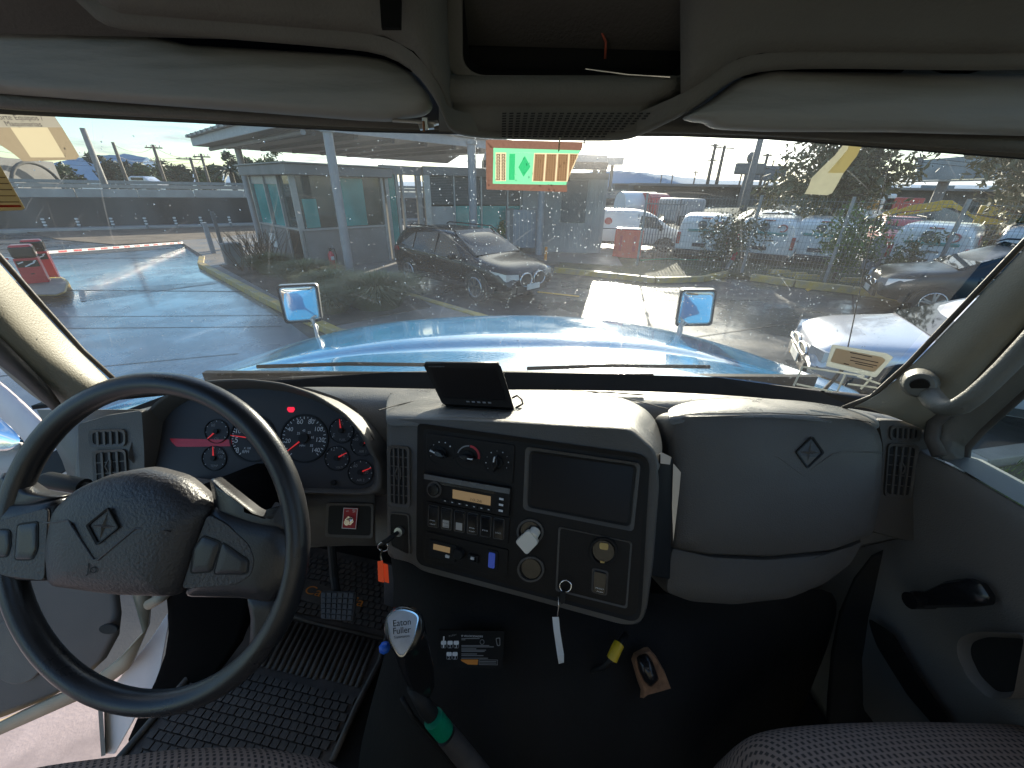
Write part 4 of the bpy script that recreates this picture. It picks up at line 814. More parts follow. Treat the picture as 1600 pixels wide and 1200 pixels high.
obj('base', MB().tube([P(265, 632, D=.9), P(262, 640, D=.9)], .008, 10), 'black', mi)

# ================================================================ STEERING WHEEL
ctr = P(236, 846, D=.60)
wn = (-cf + Vector((-.04, 0, .03))).normalized(); WP = PN(ctr, wn); ux, uy = WP.axes()
sw_ = thing('steering_wheel', 'large black three spoke steering wheel with a padded grey hub', 'steering wheel', ctr)
Rr = .2345
def rim_pt(a, h=0): return ctr + ux*math.cos(a)*Rr*.975 + uy*math.sin(a)*Rr*1.03 + wn*h
obj('rim', MB().tube([rim_pt(2*math.pi*i/72) for i in range(72)], .0172, 16, True), 'wheel_leather', sw_, smooth=True)
pad = rp_([(104, 788), (140, 757), (185, 738), (235, 730), (290, 745), (325, 775), (337, 795), (318, 850), (294, 925), (200, 922), (97, 908), (92, 850)], 14, 3)
obj('hub_pad', MB().dome(WP, pad, -.012, ((1.0, .008), (.975, .018), (.92, .026), (.8, .033), (.6, .038), (.35, .040), (.12, .0405)), (215, 835)), 'pad_vinyl', sw_, smooth=True)
lf = rp_([(-2, 800), (10, 782), (60, 783), (100, 777), (90, 906), (40, 905), (0, 895), (-12, 850)], 10, 3)
rt = rp_([(338, 786), (372, 800), (410, 812), (452, 818), (470, 860), (458, 905), (430, 940), (385, 932), (292, 930), (318, 850)], 12, 3)
for s_ in (lf, rt): obj('spoke', MB().dome(WP, s_, -.014, ((1.0, .002), (.97, .008), (.9, .013), (.6, .016), (.2, .016))), 'wheel_leather', sw_, smooth=True)
for s_ in ([(0, 815), (20, 808), (96, 788), (90, 900), (30, 893), (2, 880), (-4, 850)], [(338, 798), (366, 812), (402, 845), (410, 870), (404, 892), (380, 906), (298, 912), (318, 850)]): obj('spoke_plate', MB().plate(WP, rp_(s_, 9, 3), .0135, .0168), 'pad_vinyl', sw_, bevel=.001)
for q in ([(8, 832), (22, 822), (38, 823), (39, 845), (34, 862), (8, 862)], [(51, 815), (80, 811), (80, 850), (72, 866), (47, 866)], [(332, 832), (358, 842), (344, 884), (314, 886), (318, 850)], [(362, 842), (400, 868), (398, 888), (350, 888)]):
    o_ = rp_(q, 5, 3); obj('spoke_button', MB().dome(WP, o_, .010, ((1, .0180), (.9, .0190), (.5, .0192))), 'wheel_leather', sw_, smooth='auto'); 
    obj('button_gap', MB().frame(WP, sc_(o_, 1.1), sc_(o_, 1.0), .010, .0177), 'black', sw_)
obj('spoke_web', MB().dome(WP, rp_([(385, 925), (430, 930), (448, 945), (436, 980), (405, 1030), (390, 1010), (392, 960)], 8, 3), -.015, ((1, .0), (.8, .006), (.4, .006))), 'wheel_leather', sw_, smooth=True)
obj('spoke_web', MB().dome(WP, rp_([(10, 735), (30, 750), (60, 770), (100, 776), (60, 790), (0, 800), (-6, 770)], 8, 3), -.015, ((1, .004), (.8, .010), (.4, .010))), 'wheel_leather', sw_, smooth=True)
obj('spoke_web', MB().dome(WP, rp_([(330, 745), (400, 800), (440, 812), (455, 780), (462, 830), (400, 826), (340, 800)], 8, 3), -.015, ((1, .004), (.8, .010), (.4, .010))), 'wheel_leather', sw_, smooth=True)
emblem(WP, (207, 808), 24, 28, 8, sw_, .0405)
obj('embossed_line', MB().tube([WP.pt(x, y, .040 if 150 < x < 260 else .036) for x, y in ((112, 806), (150, 801), (158, 806), (192, 857), (199, 857), (252, 812), (270, 811), (300, 818))], [.001]+[.0018]*6+[.001], 8), 'pad_vinyl', sw_, smooth=True)
tpl('hub_text', 'Jo', WP, (180, 876), (196, 877), 'black', sw_, .0405)
obj('column', MB().tube([ctr-wn*.02, ctr-wn*.10, ctr-wn*.26+Vector((0, 0, -.01))], [.05, .062, .085], 20), 'deep_black', sw_, smooth=True)
stk = thing('turn_signal_stalk', 'black turn signal stalk sticking out behind the steering wheel hub', 'stalk', P(110, 755, D=.72))
obj('grip', MB().tube([P(72, 748, D=.70), P(75, 750, D=.695), P(132, 760, D=.69)], [.011, .0145, .0135], 14), 'black', stk, smooth='auto'); obj('arm', MB().tube([P(130, 760, D=.69), P(190, 775, D=.69)], .008, 10), 'black', stk)
# column shroud seen in the wheel gap
obj('column_shroud', MB().prism([P(300, 745, D=.80), P(370, 755, D=.80), P(445, 790, D=.78), P(452, 812, D=.76), P(300, 812, D=.72)], [P(300, 745, D=.86), P(370, 755, D=.86), P(445, 790, D=.84), P(452, 812, D=.82), P(300, 812, D=.80)]), 'dash', dash, bevel=.004)

# ================================================================ FLOOR, DOGHOUSE, DOORS
ZF = CAM.z-1.25
struct('floor_cab', MB().quad(Vector((-.98, -1.1, ZF-.02)), Vector((1.0, -1.1, ZF-.02)), Vector((1.0, 1.15, ZF-.02)), Vector((-.85, 1.15, ZF-.02)), ), 'carpet', solid=.02)
struct('firewall', MB().grid([[Vector((x, 1.12, z)) for x in (-.92, 0, 1.0)] for z in (ZF-.02, 1.78)]), 'black', solid=.02)
eng = LD([[(600, 840, .93), (640, 850, .92), (760, 880, .90), (1000, 930, .88), (1200, 930, .90), (1330, 900, .95)],
          [(618, 900, .92), (650, 910, .87), (760, 940, .84), (1000, 985, .81), (1180, 1010, .86), (1300, 1010, .97)],
          [(608, 1000, .95), (650, 1000, .84), (760, 1010, .80), (1000, 1050, .77), (1150, 1080, .84), (1260, 1100, .98)],
          [(570, 1120, .97), (640, 1110, .82), (760, 1110, .77), (1000, 1150, .74), (1120, 1180, .80), (1220, 1200, .95)],
          [(540, 1260, .95), (640, 1260, .80), (760, 1260, .74), (1000, 1280, .72), (1120, 1290, .78), (1220, 1300, .9)]])
ec = thing('engine_cover', 'black carpeted engine cover hump rising between the two seats', 'engine cover', P(850, 1050, D=.8))
obj('cover_shell', MB().grid(eng), 'carpet', ec, smooth=True, sub=2, solid=.004)
DP = PL(P(690, 990, D=.80), P(785, 990, D=.795), P(735, 1035, D=.784))
dl = thing('shift_pattern_decal', 'small decal with gear diagrams and an orange warning box on the black engine cover', 'decal', DP.pt(735, 1010))
def dp(n_, pts, h1=.008, m_='grey_print'): return obj(n_, MB().plate(DP, pts, .004, h1), m_, dl)
obj('backing', MB().plate(DP, [(686, 983), (788, 984), (786, 1042), (684, 1040)], .0, .0072), 'carpet', dl)
tpl('decal_title', '8 VELOCIDADES', DP, (722, 992.5), (755, 993.5), 'white_print', dl, .0085, .003); tpl('decal_title', 'Fuller', DP, (703, 993), (715, 990), 'grey_print', dl, .0085, .003)
for r_, xs, y0, nn in ((0, (690.5, 700.5, 710), 999, ('4', '6', '8')), (1, (699, 708), 1016.5, ('5', '7'))):
    for i, x in enumerate(xs):
        dp('gear_top', rp_([(x, y0), (x+8, y0), (x+8, y0+6), (x, y0+6)], 2), .0085, 'white_print'); obj('gear_box', MB().frame(DP, rp_([(x, y0), (x+8, y0), (x+8, y0+11.5), (x, y0+11.5)], 2.5), rp_([(x+.6, y0+.6), (x+7.4, y0+.6), (x+7.4, y0+11), (x+.6, y0+11)], 2), .007, .0084), 'grey_print', dl)
        tpl('gear_number', str(i+1+r_), DP, (x+2.8, y0+10.5), (x+5, y0+10.5), 'white_print', dl, .0086)
for y, x1 in ((995, 750), (997, 728), (1006, 765), (1008, 772), (1011, 745), (1013, 760), (1015, 758), (1019, 746), (1021.5, 756), (1025.5, 763)):
    dp('text_line', [(722, y), (x1, y), (x1, y+1), (722, y+1)], .0082)
obj('drawn_knob', MB().frame(DP, ell((754, 1001), 3.4, 4), ell((754, 1001), 2.8, 3.4), .007, .0084), 'grey_print', dl); obj('drawn_lever', MB().frame(DP, rp_([(775, 995), (782, 994), (782, 1007), (777, 1007)], 2), rp_([(776, 996), (781, 995), (781, 1006), (778, 1006)], 2), .007, .0084), 'grey_print', dl)
dp('warning_box', [(721, 1028), (748, 1028), (747, 1036), (732, 1035.5), (722, 1030)], .0083, 'orange_print'); obj('warning_frame', MB().frame(DP, [(749, 1028), (778, 1028.5), (778, 1036.5), (749, 1036)], [(749.6, 1028.6), (777.4, 1029), (777.4, 1036), (749.6, 1035.5)], .007, .0083), 'grey_print', dl)
for y in (1030.5, 1033): dp('warning_line', [(750, y), (776, y+.2), (776, y+1), (750, y+.8)], .0083)
# torn patch of carpet with a dark bulb
tr_ = thing('torn_carpet_patch', 'torn hole in the black engine cover showing orange brown foam round a dark lump', 'hole', P(1018, 1050, D=.76))
TP = PL(P(990, 1020, D=.775), P(1045, 1020, D=.775), P(1018, 1090, D=.755))
obj('foam', MB().rings([[TP.pt(x, y, h) for x, y in pts] for pts, h in (([(988, 1032), (992, 1022), (1008, 1014), (1014, 1013), (1026, 1026), (1040, 1050), (1049, 1075), (1030, 1080), (1010, 1086), (1002, 1093), (1003, 1080), (997, 1064)], -.008), ([(990, 1034), (993, 1024), (1008, 1017), (1013, 1016), (1024, 1028), (1038, 1052), (1046, 1073), (1029, 1078), (1010, 1083), (1004, 1088), (1006, 1078), (999, 1062)], .007))]), 'torn_foam', tr_)
obj('dark_lump', MB().rings([[TP.pt(x, y, h) for x, y in sc_(rp_([(992, 1024), (1008, 1017), (1018, 1030), (1028, 1058), (1014, 1072), (1004, 1062), (996, 1045)], 5), k)] for k, h in ((1, .006), (.9, .014), (.6, .022), (.2, .025))]), 'black_gloss', tr_, smooth=True)
cb_ = thing('cable_bundle', 'black cable bundle wrapped in yellow tape coming out under the centre stack', 'cables', P(960, 1018, D=.8))
obj('cables', MB().tube([P(978, 992, D=.80), P(968, 1006, D=.77), P(956, 1028, D=.76), P(944, 1042, D=.77), P(915, 1052, D=.79)], [.006, .007, .007, .006, .003], 8), 'black', cb_, smooth=True)
obj('tape_wrap', MB().tube([P(967, 1006, D=.768), P(963, 1014, D=.762), P(956, 1030, D=.758)], .0105, 12), 'yellow_tape', cb_, smooth='auto')
# ---- gear lever
gl_ = thing('gear_lever', 'black gear lever with a silver topped knob and green tape round its shaft', 'gear lever', P(700, 1150, D=.74))
obj('shaft', MB().tube([P(648, 1070, D=.645), P(664, 1104, D=.652), P(700, 1150, D=.67), P(760, 1225, D=.70), P(800, 1270, D=.72)], [.014, .013, .0135, .014, .015], 14), 'black', gl_, smooth=True)
obj('shaft_boot', MB().tube([P(697, 1147, D=.668), P(712, 1165, D=.675), P(790, 1262, D=.71)], [.0175, .018, .02], 14), 'rubber', gl_, smooth='auto')
obj('tape', MB().tube([P(677, 1122, D=.65), P(690, 1138, D=.66), P(694, 1143, D=.663)], .0165, 16), 'green_tape', gl_, smooth='auto')
obj('cable', MB().tube([P(628, 1090, D=.66), P(645, 1120, D=.665), P(690, 1172, D=.68), P(740, 1235, D=.71)], .004, 8), 'black', gl_, smooth=True)
LVP = PN(P(631, 985, D=.575), (-cf+Vector((0, 0, .25))).normalized())
ko = rp_([(603, 962), (612, 950), (632, 944), (652, 951), (663, 964), (664, 985), (655, 1008), (640, 1022), (624, 1020), (608, 1003), (600, 985)], 8, 3)
kb2 = rp_([(604, 975), (632, 965), (664, 978), (672, 1030), (668, 1080), (650, 1096), (628, 1090), (612, 1040)], 10, 3)
obj('knob', MB().rings([[P(x+dx, y+dy, D=.575+dd) for x, y in sc_(ko, k)] for k, dd, dx, dy in ((.42, .082, 28, 100), (.66, .07, 26, 88), (.80, .055, 20, 66), (.88, .042, 12, 42), (.93, .028, 6, 20), (.97, .016, 1, 6))]+[[LVP.pt(x, y, h) for x, y in sc_(ko, k)] for k, h in ((1, .0), (.96, .006), (.85, .009))]), 'black_gloss', gl_, smooth=True)
lb = rp_([(609, 960), (618, 952), (632, 949), (648, 953), (656, 960), (648, 995), (634, 1018), (626, 1017), (614, 995)], [6, 6, 6, 6, 6, 6, 5, 5, 6], 3)
obj('label_rim', MB().frame(LVP, sc_(lb, 1.08), sc_(lb, 1.0), .006, .0115), 'chrome', gl_, smooth='auto'); obj('label_plate', MB().plate(LVP, lb, .006, .0108), 'silver_label', gl_)
tpl('label_text', 'Eaton', LVP, (618, 974), (645, 971), 'black', gl_, .0112, .0084); tpl('label_text', 'Fuller', LVP, (618, 986), (645, 983), 'black', gl_, .0112, .0084); tpl('label_text', 'Transmissions', LVP, (619, 993), (643, 990), 'black', gl_, .0112, .0035)
obj('splitter_button', MB().dot(P(601, 1012, D=.60), .009), 'blue_plastic', gl_, smooth=True)
# ---- pedals
bp_ = thing('brake_pedal', 'square ribbed brake pedal on a black arm above the rubber mat', 'pedal', P(527, 945, D=.98))
PP = PL(P(500, 925, D=.97), P(555, 925, D=.965), P(500, 970, D=.95)); bq = [(501, 924), (556, 925), (551, 971), (501, 967)]
obj('pad', MB().plate(PP, rp_(bq, 3), -.012, .0), 'rubber', bp_, bevel=.002)
for i in range(6):
    for j in range(5): obj('pad_rib', MB().plate(PP, sub_q(bq, .04+i*.16, .16+i*.16, .04+j*.19, .19+j*.19), 0, .004), 'rubber', bp_)
obj('arm', MB().tube([P(528, 940, D=.985), P(522, 900, D=1.0), P(518, 850, D=1.0)], .010, 10), 'black', bp_)
cp_ = thing('clutch_pedal', 'ribbed clutch pedal partly hidden behind the steering wheel rim', 'pedal', P(410, 990, D=.98))
q = [(398, 962), (434, 955), (428, 992), (396, 1015)]; PP2 = PL(P(398, 960, D=.97), P(434, 958, D=.965), P(398, 1010, D=.95))
obj('pad', MB().plate(PP2, q, -.012, 0), 'rubber', cp_, bevel=.002)
for i in range(3):
    for j in range(4): obj('pad_rib', MB().plate(PP2, sub_q(q, .06+i*.32, .32+i*.32, .04+j*.24, .22+j*.24), 0, .004), 'rubber', cp_)
# ---- rubber floor mat: blocks, ribs, raised edge
mt = thing('floor_mat', 'black rubber floor mat with ribs and raised blocks under the steering wheel', 'floor mat', P(430, 1080, Z=ZF))
def fz(x, y): return P(x, y, Z=ZF)
mo_ = [(470, 850), (610, 880), (640, 900), (608, 985), (592, 1040), (560, 1110), (520, 1190), (420, 1190), (185, 1190), (300, 1050), (400, 960)]
obj('mat_sheet', MB().prism([P(x, y, Z=ZF-.012) for x, y in mo_], [fz(x, y) for x, y in mo_]), 'rubber', mt)
obj('mat_edge', MB().tube([fz(x, y)+Vector((0, 0, .006)) for x, y in ((640, 900), (608, 985), (594, 1035), (560, 1100), (520, 1190))], .008, 8), 'rubber', mt, smooth=True)
obj('mat_edge', MB().tube([fz(x, y)+Vector((0, 0, .006)) for x, y in ((405, 955), (300, 1055), (180, 1195))], .008, 8), 'rubber', mt, smooth=True)
obj('mat_edge', MB().tube([fz(x, y)+Vector((0, 0, .005)) for x, y in ((432, 958), (480, 972), (602, 1000))], .006, 8), 'rubber', mt, smooth=True)
for i in range(18):
    t = i/17; a = lerp2((440, 968), (588, 1002), t); b = lerp2((400, 1040), (556, 1078), t)
    if t > .6: b = lerp2(a, b, .95)
    obj('rib', MB().tube([fz(*a)+Vector((0, 0, .002)), fz(*lerp2(a, b, .5))+Vector((0, 0, .004)), fz(*b)+Vector((0, 0, .002))], .0065, 6), 'rubber', mt, smooth=True)
def inside(p, poly):
    x, y = p; c = False
    for i in range(len(poly)):
        (x1, y1), (x2, y2) = poly[i-1], poly[i]
        if (y1 > y) != (y2 > y) and x < (x2-x1)*(y-y1)/(y2-y1)+x1: c = not c
    return c
blk = MB().box((0, 0, 0), .019, .0165, .007); bm_ = bpy.data.meshes.new('block'); bm_.from_pydata(blk.v, [], blk.f); bm_.materials.append(M['rubber'])
ax0 = fz(400, 1060); dx_ = (fz(560, 1098)-fz(400, 1060)); dx_.z = 0; ang = math.atan2(dx_.y, dx_.x); ex = Vector((math.cos(ang), math.sin(ang), 0)); ey = Vector((-math.sin(ang), math.cos(ang), 0))
low_r = [(392, 1046), (556, 1086), (516, 1180), (430, 1200), (200, 1195), (300, 1062)]; up_r = [(470, 862), (600, 884), (622, 915), (600, 990), (480, 965), (428, 948)]
badge = [(472, 906), (570, 935), (562, 962), (466, 938)]
cand = []
for i in range(-40, 30):
    for j in range(-30, 40):
        p = ax0 + ex*(i*.0225+(.011 if j % 2 else 0)) + ey*(j*.020); x, y = project(p)
        if (inside((x, y), low_r) or (inside((x, y), up_r) and not inside((x, y), badge))): cand.append(((p-CAM).length, i, j, p))
cand.sort(key=lambda c: c[0]); rest = MB(); inv_mt = rootm(mt).inverted()
for k, (d_, i, j, p) in enumerate(cand):
    zz_ = Vector((0, 0, .003+rnd.uniform(-.001, .001)))
    if k < 285:
        o = bpy.data.objects.new('rubber_block', bm_); C.objects.link(o); o.parent = mt; o.location = inv_mt @ (p+zz_); o.rotation_euler.z = ang+rnd.uniform(-.04, .04)
    else: rest.box(p+zz_, .019, .0165, .007, ang)
obj('far_blocks', rest, 'rubber', mt, kind='stuff')
obj('badge', MB().prism([fz(x, y)+Vector((0, 0, -.002)) for x, y in badge], [fz(x, y)+Vector((0, 0, .008)) for x, y in badge]), 'rubber', mt, bevel=.002)
FP = PN(fz(520, 940), Vector((0, 0, 1)))
tpl('badge_text', 'Carmania', FP, (475, 929), (566, 951), 'orange_print', mt, .0095, .03)
obj('accelerator_pedal', MB().prism([P(600, 880, D=1.02), P(628, 886, D=1.02), P(622, 950, D=1.0), P(600, 945, D=1.0)], [P(600, 880, D=1.035), P(628, 886, D=1.035), P(622, 950, D=1.015), P(600, 945, D=1.015)]), 'rubber', None, bevel=.002)
tag(bpy.data.objects['accelerator_pedal'], 'narrow ribbed accelerator pedal beside the engine cover', 'pedal')
# ---- seats
def seat(label, edge, D0, loc, up):
    s = thing('seat', label, 'seat', loc, 0, 'cloth seats'); rows = []
    for k, (dy, dz) in enumerate(((.03, -.17), (.015, -.05), (.0, -.012), (-.03, .004), (-.10, .010), (-.22, .008), (-.38, .0))):
        rows.append([P(x, y, D=D0)+Vector((0, dy, dz)) for x, y in edge])
    obj('cushion', MB().grid(rows), 'seat_cloth', s, smooth=True, sub=2)
    return s
seat('grey brown cloth driver seat cushion at the bottom edge below the steering wheel', [(-200, 1290), (-60, 1225), (30, 1190), (150, 1178), (250, 1163), (360, 1159), (440, 1166), (500, 1182), (530, 1202), (545, 1240)], .62, P(300, 1200, D=.62), 0)
seat('grey brown cloth passenger seat cushion in the lower right corner', [(1150, 1230), (1154, 1190), (1166, 1160), (1190, 1138), (1240, 1128), (1330, 1122), (1450, 1119), (1600, 1124), (1750, 1130), (1900, 1150)], .66, P(1400, 1150, D=.64), 0)
# ---- right door (closed)
rd = thing('passenger_door', 'closed grey passenger door with window crank and a scuffed window ledge', 'door', (.93, .3, 1.4))
XD = .90
def dx(x, y, o=0.0): return P(x, y, X=XD+o)
led = [(1446, 712), (1480, 722), (1520, 745), (1600, 792), (1700, 850), (1820, 920)]
outer = [(1500, 700), (1520, 720), (1550, 745), (1600, 770), (1700, 825), (1820, 890)]
A_ = [dx(x, y) for x, y in led]
pan = [[p+Vector((.0, 0, .0)) for p in A_], [p+Vector((-.012, 0, -.02)) for p in A_], [p+Vector((-.016, 0, -.06)) for p in A_], [p+Vector((-.006, 0, -.22)) for p in A_], [Vector((p.x-.03, p.y, ZF+.32)) for p in A_], [Vector((p.x-.05, p.y, ZF)) for p in A_]]
for r_ in pan:
    r_.insert(0, r_[0]+Vector((.02, .07, .01))); r_.append(r_[-1]+Vector((0, -.5, 0)))
obj('inner_panel', MB().grid(pan), 'door_grey', rd, smooth=True, sub=1, solid=.004)
obj('ledge', MB().grid([[p+Vector((0, 0, 0.0015)) for p in pan[0]], [p+Vector((.045, 0, .008)) for p in pan[0]], [p+Vector((.07, 0, .006)) for p in pan[0]]]), 'door_ledge', rd, smooth=True)
zl = A_[2].z
wg = [(1520, 735), (1506, 715), (1508, 698), (1530, 672), (1600, 608), (1700, 520), (1850, 380), (1850, 905), (1700, 828), (1600, 768), (1555, 752)]
obj('window_glass', MB().prism([P(x, y, X=XD+.055) for x, y in wg], [P(x, y, X=XD+.059) for x, y in wg]), 'side_glass', rd)
ws_ = [(1520, 737), (1505, 716), (1507, 697), (1530, 671), (1600, 607), (1700, 519), (1850, 375)]
obj('window_gasket', MB().tube([P(x, y, X=XD+.052) for x, y in [(1850, 908), (1700, 831), (1600, 770), (1555, 753)]+ws_], .011, 10), 'rubber', rd, smooth=True)
fr = [(1478, 720), (1466, 694), (1470, 668), (1500, 640), (1560, 585), (1640, 510), (1800, 355)]
obj('window_frame', MB().grid([[P(x, y, X=XD+.04) for x, y in ws_], [P(x, y, X=XD+.005) for x, y in fr], [P(x-22, y-14, X=XD+.0) for x, y in fr]]), 'pillar_grey', rd, smooth=True, solid=.004)
obj('door_seal', MB().tube([P(x-10, y-8, X=XD-.01) for x, y in fr], .012, 10), 'rubber', rd, smooth=True)
plx = LD([[(100, 640, .84), (72, 606, .80), (30, 565, .76), (-20, 515, .72), (-150, 400, .64)], [(112, 664, .86), (84, 640, .83), (40, 596, .79), (-10, 556, .76), (-150, 450, .68)]])
struct('door_seal_left', MB().grid(plx), 'rubber', smooth=True, solid=.012)
cr_ = [(1445, 928), (1456, 922), (1475, 924), (1510, 908), (1545, 903), (1568, 912), (1582, 932), (1580, 945), (1555, 948), (1470, 950), (1452, 944)]
DRP = PN(dx(1500, 930), Vector((-1, 0, 0)))
obj('crank_handle', MB().rings([[DRP.pt(x, y, h) for x, y in sc_(rp_(cr_, 5), k)] for k, h in ((1, .03), (1, .042), (.8, .05))]), 'black_gloss', rd, smooth='auto'); obj('crank_boss', MB().tube([DRP.pt(1465, 938, .0), DRP.pt(1465, 938, .06)], .016, 16), 'black_gloss', rd, smooth='auto')
ar = [(1395, 965), (1430, 985), (1470, 1050), (1530, 1130), (1520, 1150), (1460, 1085), (1410, 1010), (1400, 985)]
obj('armrest_groove', MB().rings([[DRP.pt(x, y, h) for x, y in sc_(rp_(ar, 8), k)] for k, h in ((1, .058), (.9, .05))]), 'dash_dark', rd, smooth='auto')
hh_ = [(1640, 1090), (1600, 1092), (1565, 1060), (1545, 1020), (1548, 996), (1580, 986), (1660, 990)]
obj('pull_recess', MB().frame(DRP, rp_(hh_, 14), sc_(rp_(hh_, 14), .82), .03, .062, .045), 'door_grey', rd, smooth='auto'); obj('pull_hollow', MB().plate(DRP, sc_(rp_(hh_, 14), .82), .03, .045), 'black', rd)
kick = LD([[(1364, 845, .92), (1420, 850, .89), (1460, 860, .87)], [(1300, 950, .98), (1370, 960, .93), (1420, 980, .89)], [(1290, 1080, 1.0), (1350, 1100, .95), (1420, 1120, .85)], [(1280, 1250, .95), (1350, 1250, .9), (1420, 1250, .8)]])
struct('wall_kick_panel', MB().grid(kick), 'dash_dark', smooth=True, sub=1, solid=.004)
struct('wall_side_panel', MB().quad(Vector((1.0, .2, 1.0)), Vector((1.0, 1.15, 1.0)), Vector((1.0, 1.15, 1.62)), Vector((1.0, .2, 1.62))), 'black')
# ---- left door (standing open) and sill
ldr = thing('driver_door', 'open driver door with a brown grey inner panel, seen through the steering wheel', 'door', P(100, 1000, D=1.2))
dpn = LD([[(-300, 700, 1.25), (-100, 780, 1.25), (60, 880, 1.2), (180, 905, 1.15)], [(-300, 900, 1.25), (-100, 930, 1.25), (60, 960, 1.2), (195, 965, 1.15)], [(-300, 1190, 1.25), (-100, 1140, 1.25), (0, 1130, 1.22), (110, 1085, 1.2)]])
dpn = LD([[(-300, 760, 1.25), (-100, 760, 1.25), (40, 760, 1.22), (185, 800, 1.15)], [(-300, 900, 1.25), (-100, 900, 1.25), (60, 910, 1.2), (190, 930, 1.15)], [(-300, 1030, 1.25), (-100, 1030, 1.25), (70, 1010, 1.21), (205, 985, 1.15)], [(-300, 1210, 1.25), (-100, 1160, 1.25), (0, 1128, 1.22), (148, 1065, 1.2)]])
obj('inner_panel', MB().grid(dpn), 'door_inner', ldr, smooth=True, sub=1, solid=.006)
obj('door_edge', MB().grid(LD([[(176, 850, 1.13), (208, 920, 1.13), (226, 985, 1.13), (186, 1030, 1.16), (144, 1062, 1.18), (0, 1128, 1.21), (-200, 1190, 1.24)], [(205, 845, 1.14), (236, 925, 1.14), (232, 978, 1.14), (205, 1040, 1.17), (160, 1075, 1.19), (0, 1146, 1.22), (-200, 1215, 1.25)]])), 'tan_trim', ldr, smooth=True, solid=.02)
obj('speaker_grille', MB().plate(PLD(1.2), ell((30, 1015), 45, 52, 32), 0, .008), 'dash', ldr, bevel=.003)
obj('pull_cup', MB().plate(PLD(1.15), ell((173, 981), 15, 8, 20), 0, .008), 'black', ldr, bevel=.002)
obj('hinge_plate', MB().tube([P(232, 945, D=1.1), P(250, 935, D=1.1), P(262, 925, D=1.1)], .014, 10), 'tan_trim', ldr, smooth=True)
wf = LD([[(-260, 560, 1.1), (-40, 590, 1.08), (2, 592, 1.06)], [(-260, 600, 1.1), (-20, 622, 1.08), (66, 658, 1.04)], [(-260, 640, 1.1), (-20, 650, 1.08), (38, 682, 1.06)]])
obj('window_frame', MB().grid(LD([[(-200, 520, 1.1), (-40, 560, 1.08), (10, 600, 1.06), (70, 655, 1.02), (130, 720, .98)], [(-200, 600, 1.1), (-40, 625, 1.09), (-6, 650, 1.07), (38, 686, 1.03), (60, 740, 1.0)]])), 'cab_white', ldr, smooth=True, sub=1, solid=.02)
obj('outer_mirror', MB().rings([[PLD(1.12).pt(x, y, h) for x, y in sc_(rp_([(-80, 650), (0, 652), (30, 680), (32, 692), (15, 704), (-80, 705)], 8), k)] for k, h in ((1, -.03), (1, 0), (.9, .004))]), 'mirror_glass', ldr, smooth='auto')
obj('upper_panel', MB().grid(LD([[(-300, 700, 1.2), (20, 700, 1.16), (60, 700, 1.12), (130, 715, 1.05)], [(-300, 770, 1.22), (40, 770, 1.19), (120, 770, 1.14), (185, 800, 1.1)]])), mat('door_cream', (0.42, 0.40, 0.38), 0.5, bump=.3, bs=200), ldr, smooth=True, solid=.01)
sl_ = thing('door_sill', 'white painted cab step sill in the open driver doorway', 'sill', P(200, 1100, D=1.2))
obj('sill_step', MB().prism([P(x, y, D=1.28) for x, y in ((162, 1085), (232, 1085), (180, 1178), (164, 1178))], [P(x, y, D=1.33) for x, y in ((162, 1085), (232, 1085), (180, 1178), (164, 1178))]), 'cab_white', sl_, bevel=.004)
obj('sill_post', MB().prism([P(x, y, D=1.2) for x, y in ((262, 958), (264, 975), (250, 1052), (225, 1105), (200, 1110), (180, 1068), (235, 1000))], [P(x, y, D=1.24) for x, y in ((262, 958), (264, 975), (250, 1052), (225, 1105), (200, 1110), (180, 1068), (235, 1000))]), 'cab_white', sl_, bevel=.003)
obj('sill_edge', MB().prism([P(x, y, D=1.26) for x, y in ((152, 1090), (160, 1100), (165, 1180), (158, 1182))], [P(x, y, D=1.3) for x, y in ((152, 1090), (160, 1100), (165, 1180), (158, 1182))]), 'pillar_grey', sl_)
struct('door_pillar_left', MB().grid(LD([[(250, 860, 1.10), (300, 860, 1.05), (420, 880, 1.0)], [(258, 920, 1.12), (280, 930, 1.08), (400, 940, 1.0)], [(266, 990, 1.14), (285, 995, 1.10), (395, 1000, 1.02)], [(252, 1052, 1.16), (275, 1056, 1.12), (330, 1060, 1.08)], [(180, 1180, 1.18), (215, 1180, 1.16), (260, 1180, 1.15)]])), 'deep_black', smooth=True, sub=1, solid=.01)
struct('wall_left_panel', MB().grid(LD([[(60, 640, .95), (120, 640, .93), (235, 640, .92)], [(100, 720, .95), (130, 740, .93), (235, 760, .92)], [(128, 800, .97), (150, 800, .95), (235, 850, .95)], [(215, 860, 1.03), (250, 860, 1.03), (300, 860, 1.0)]])), 'pillar_grey', smooth=True, solid=.006)

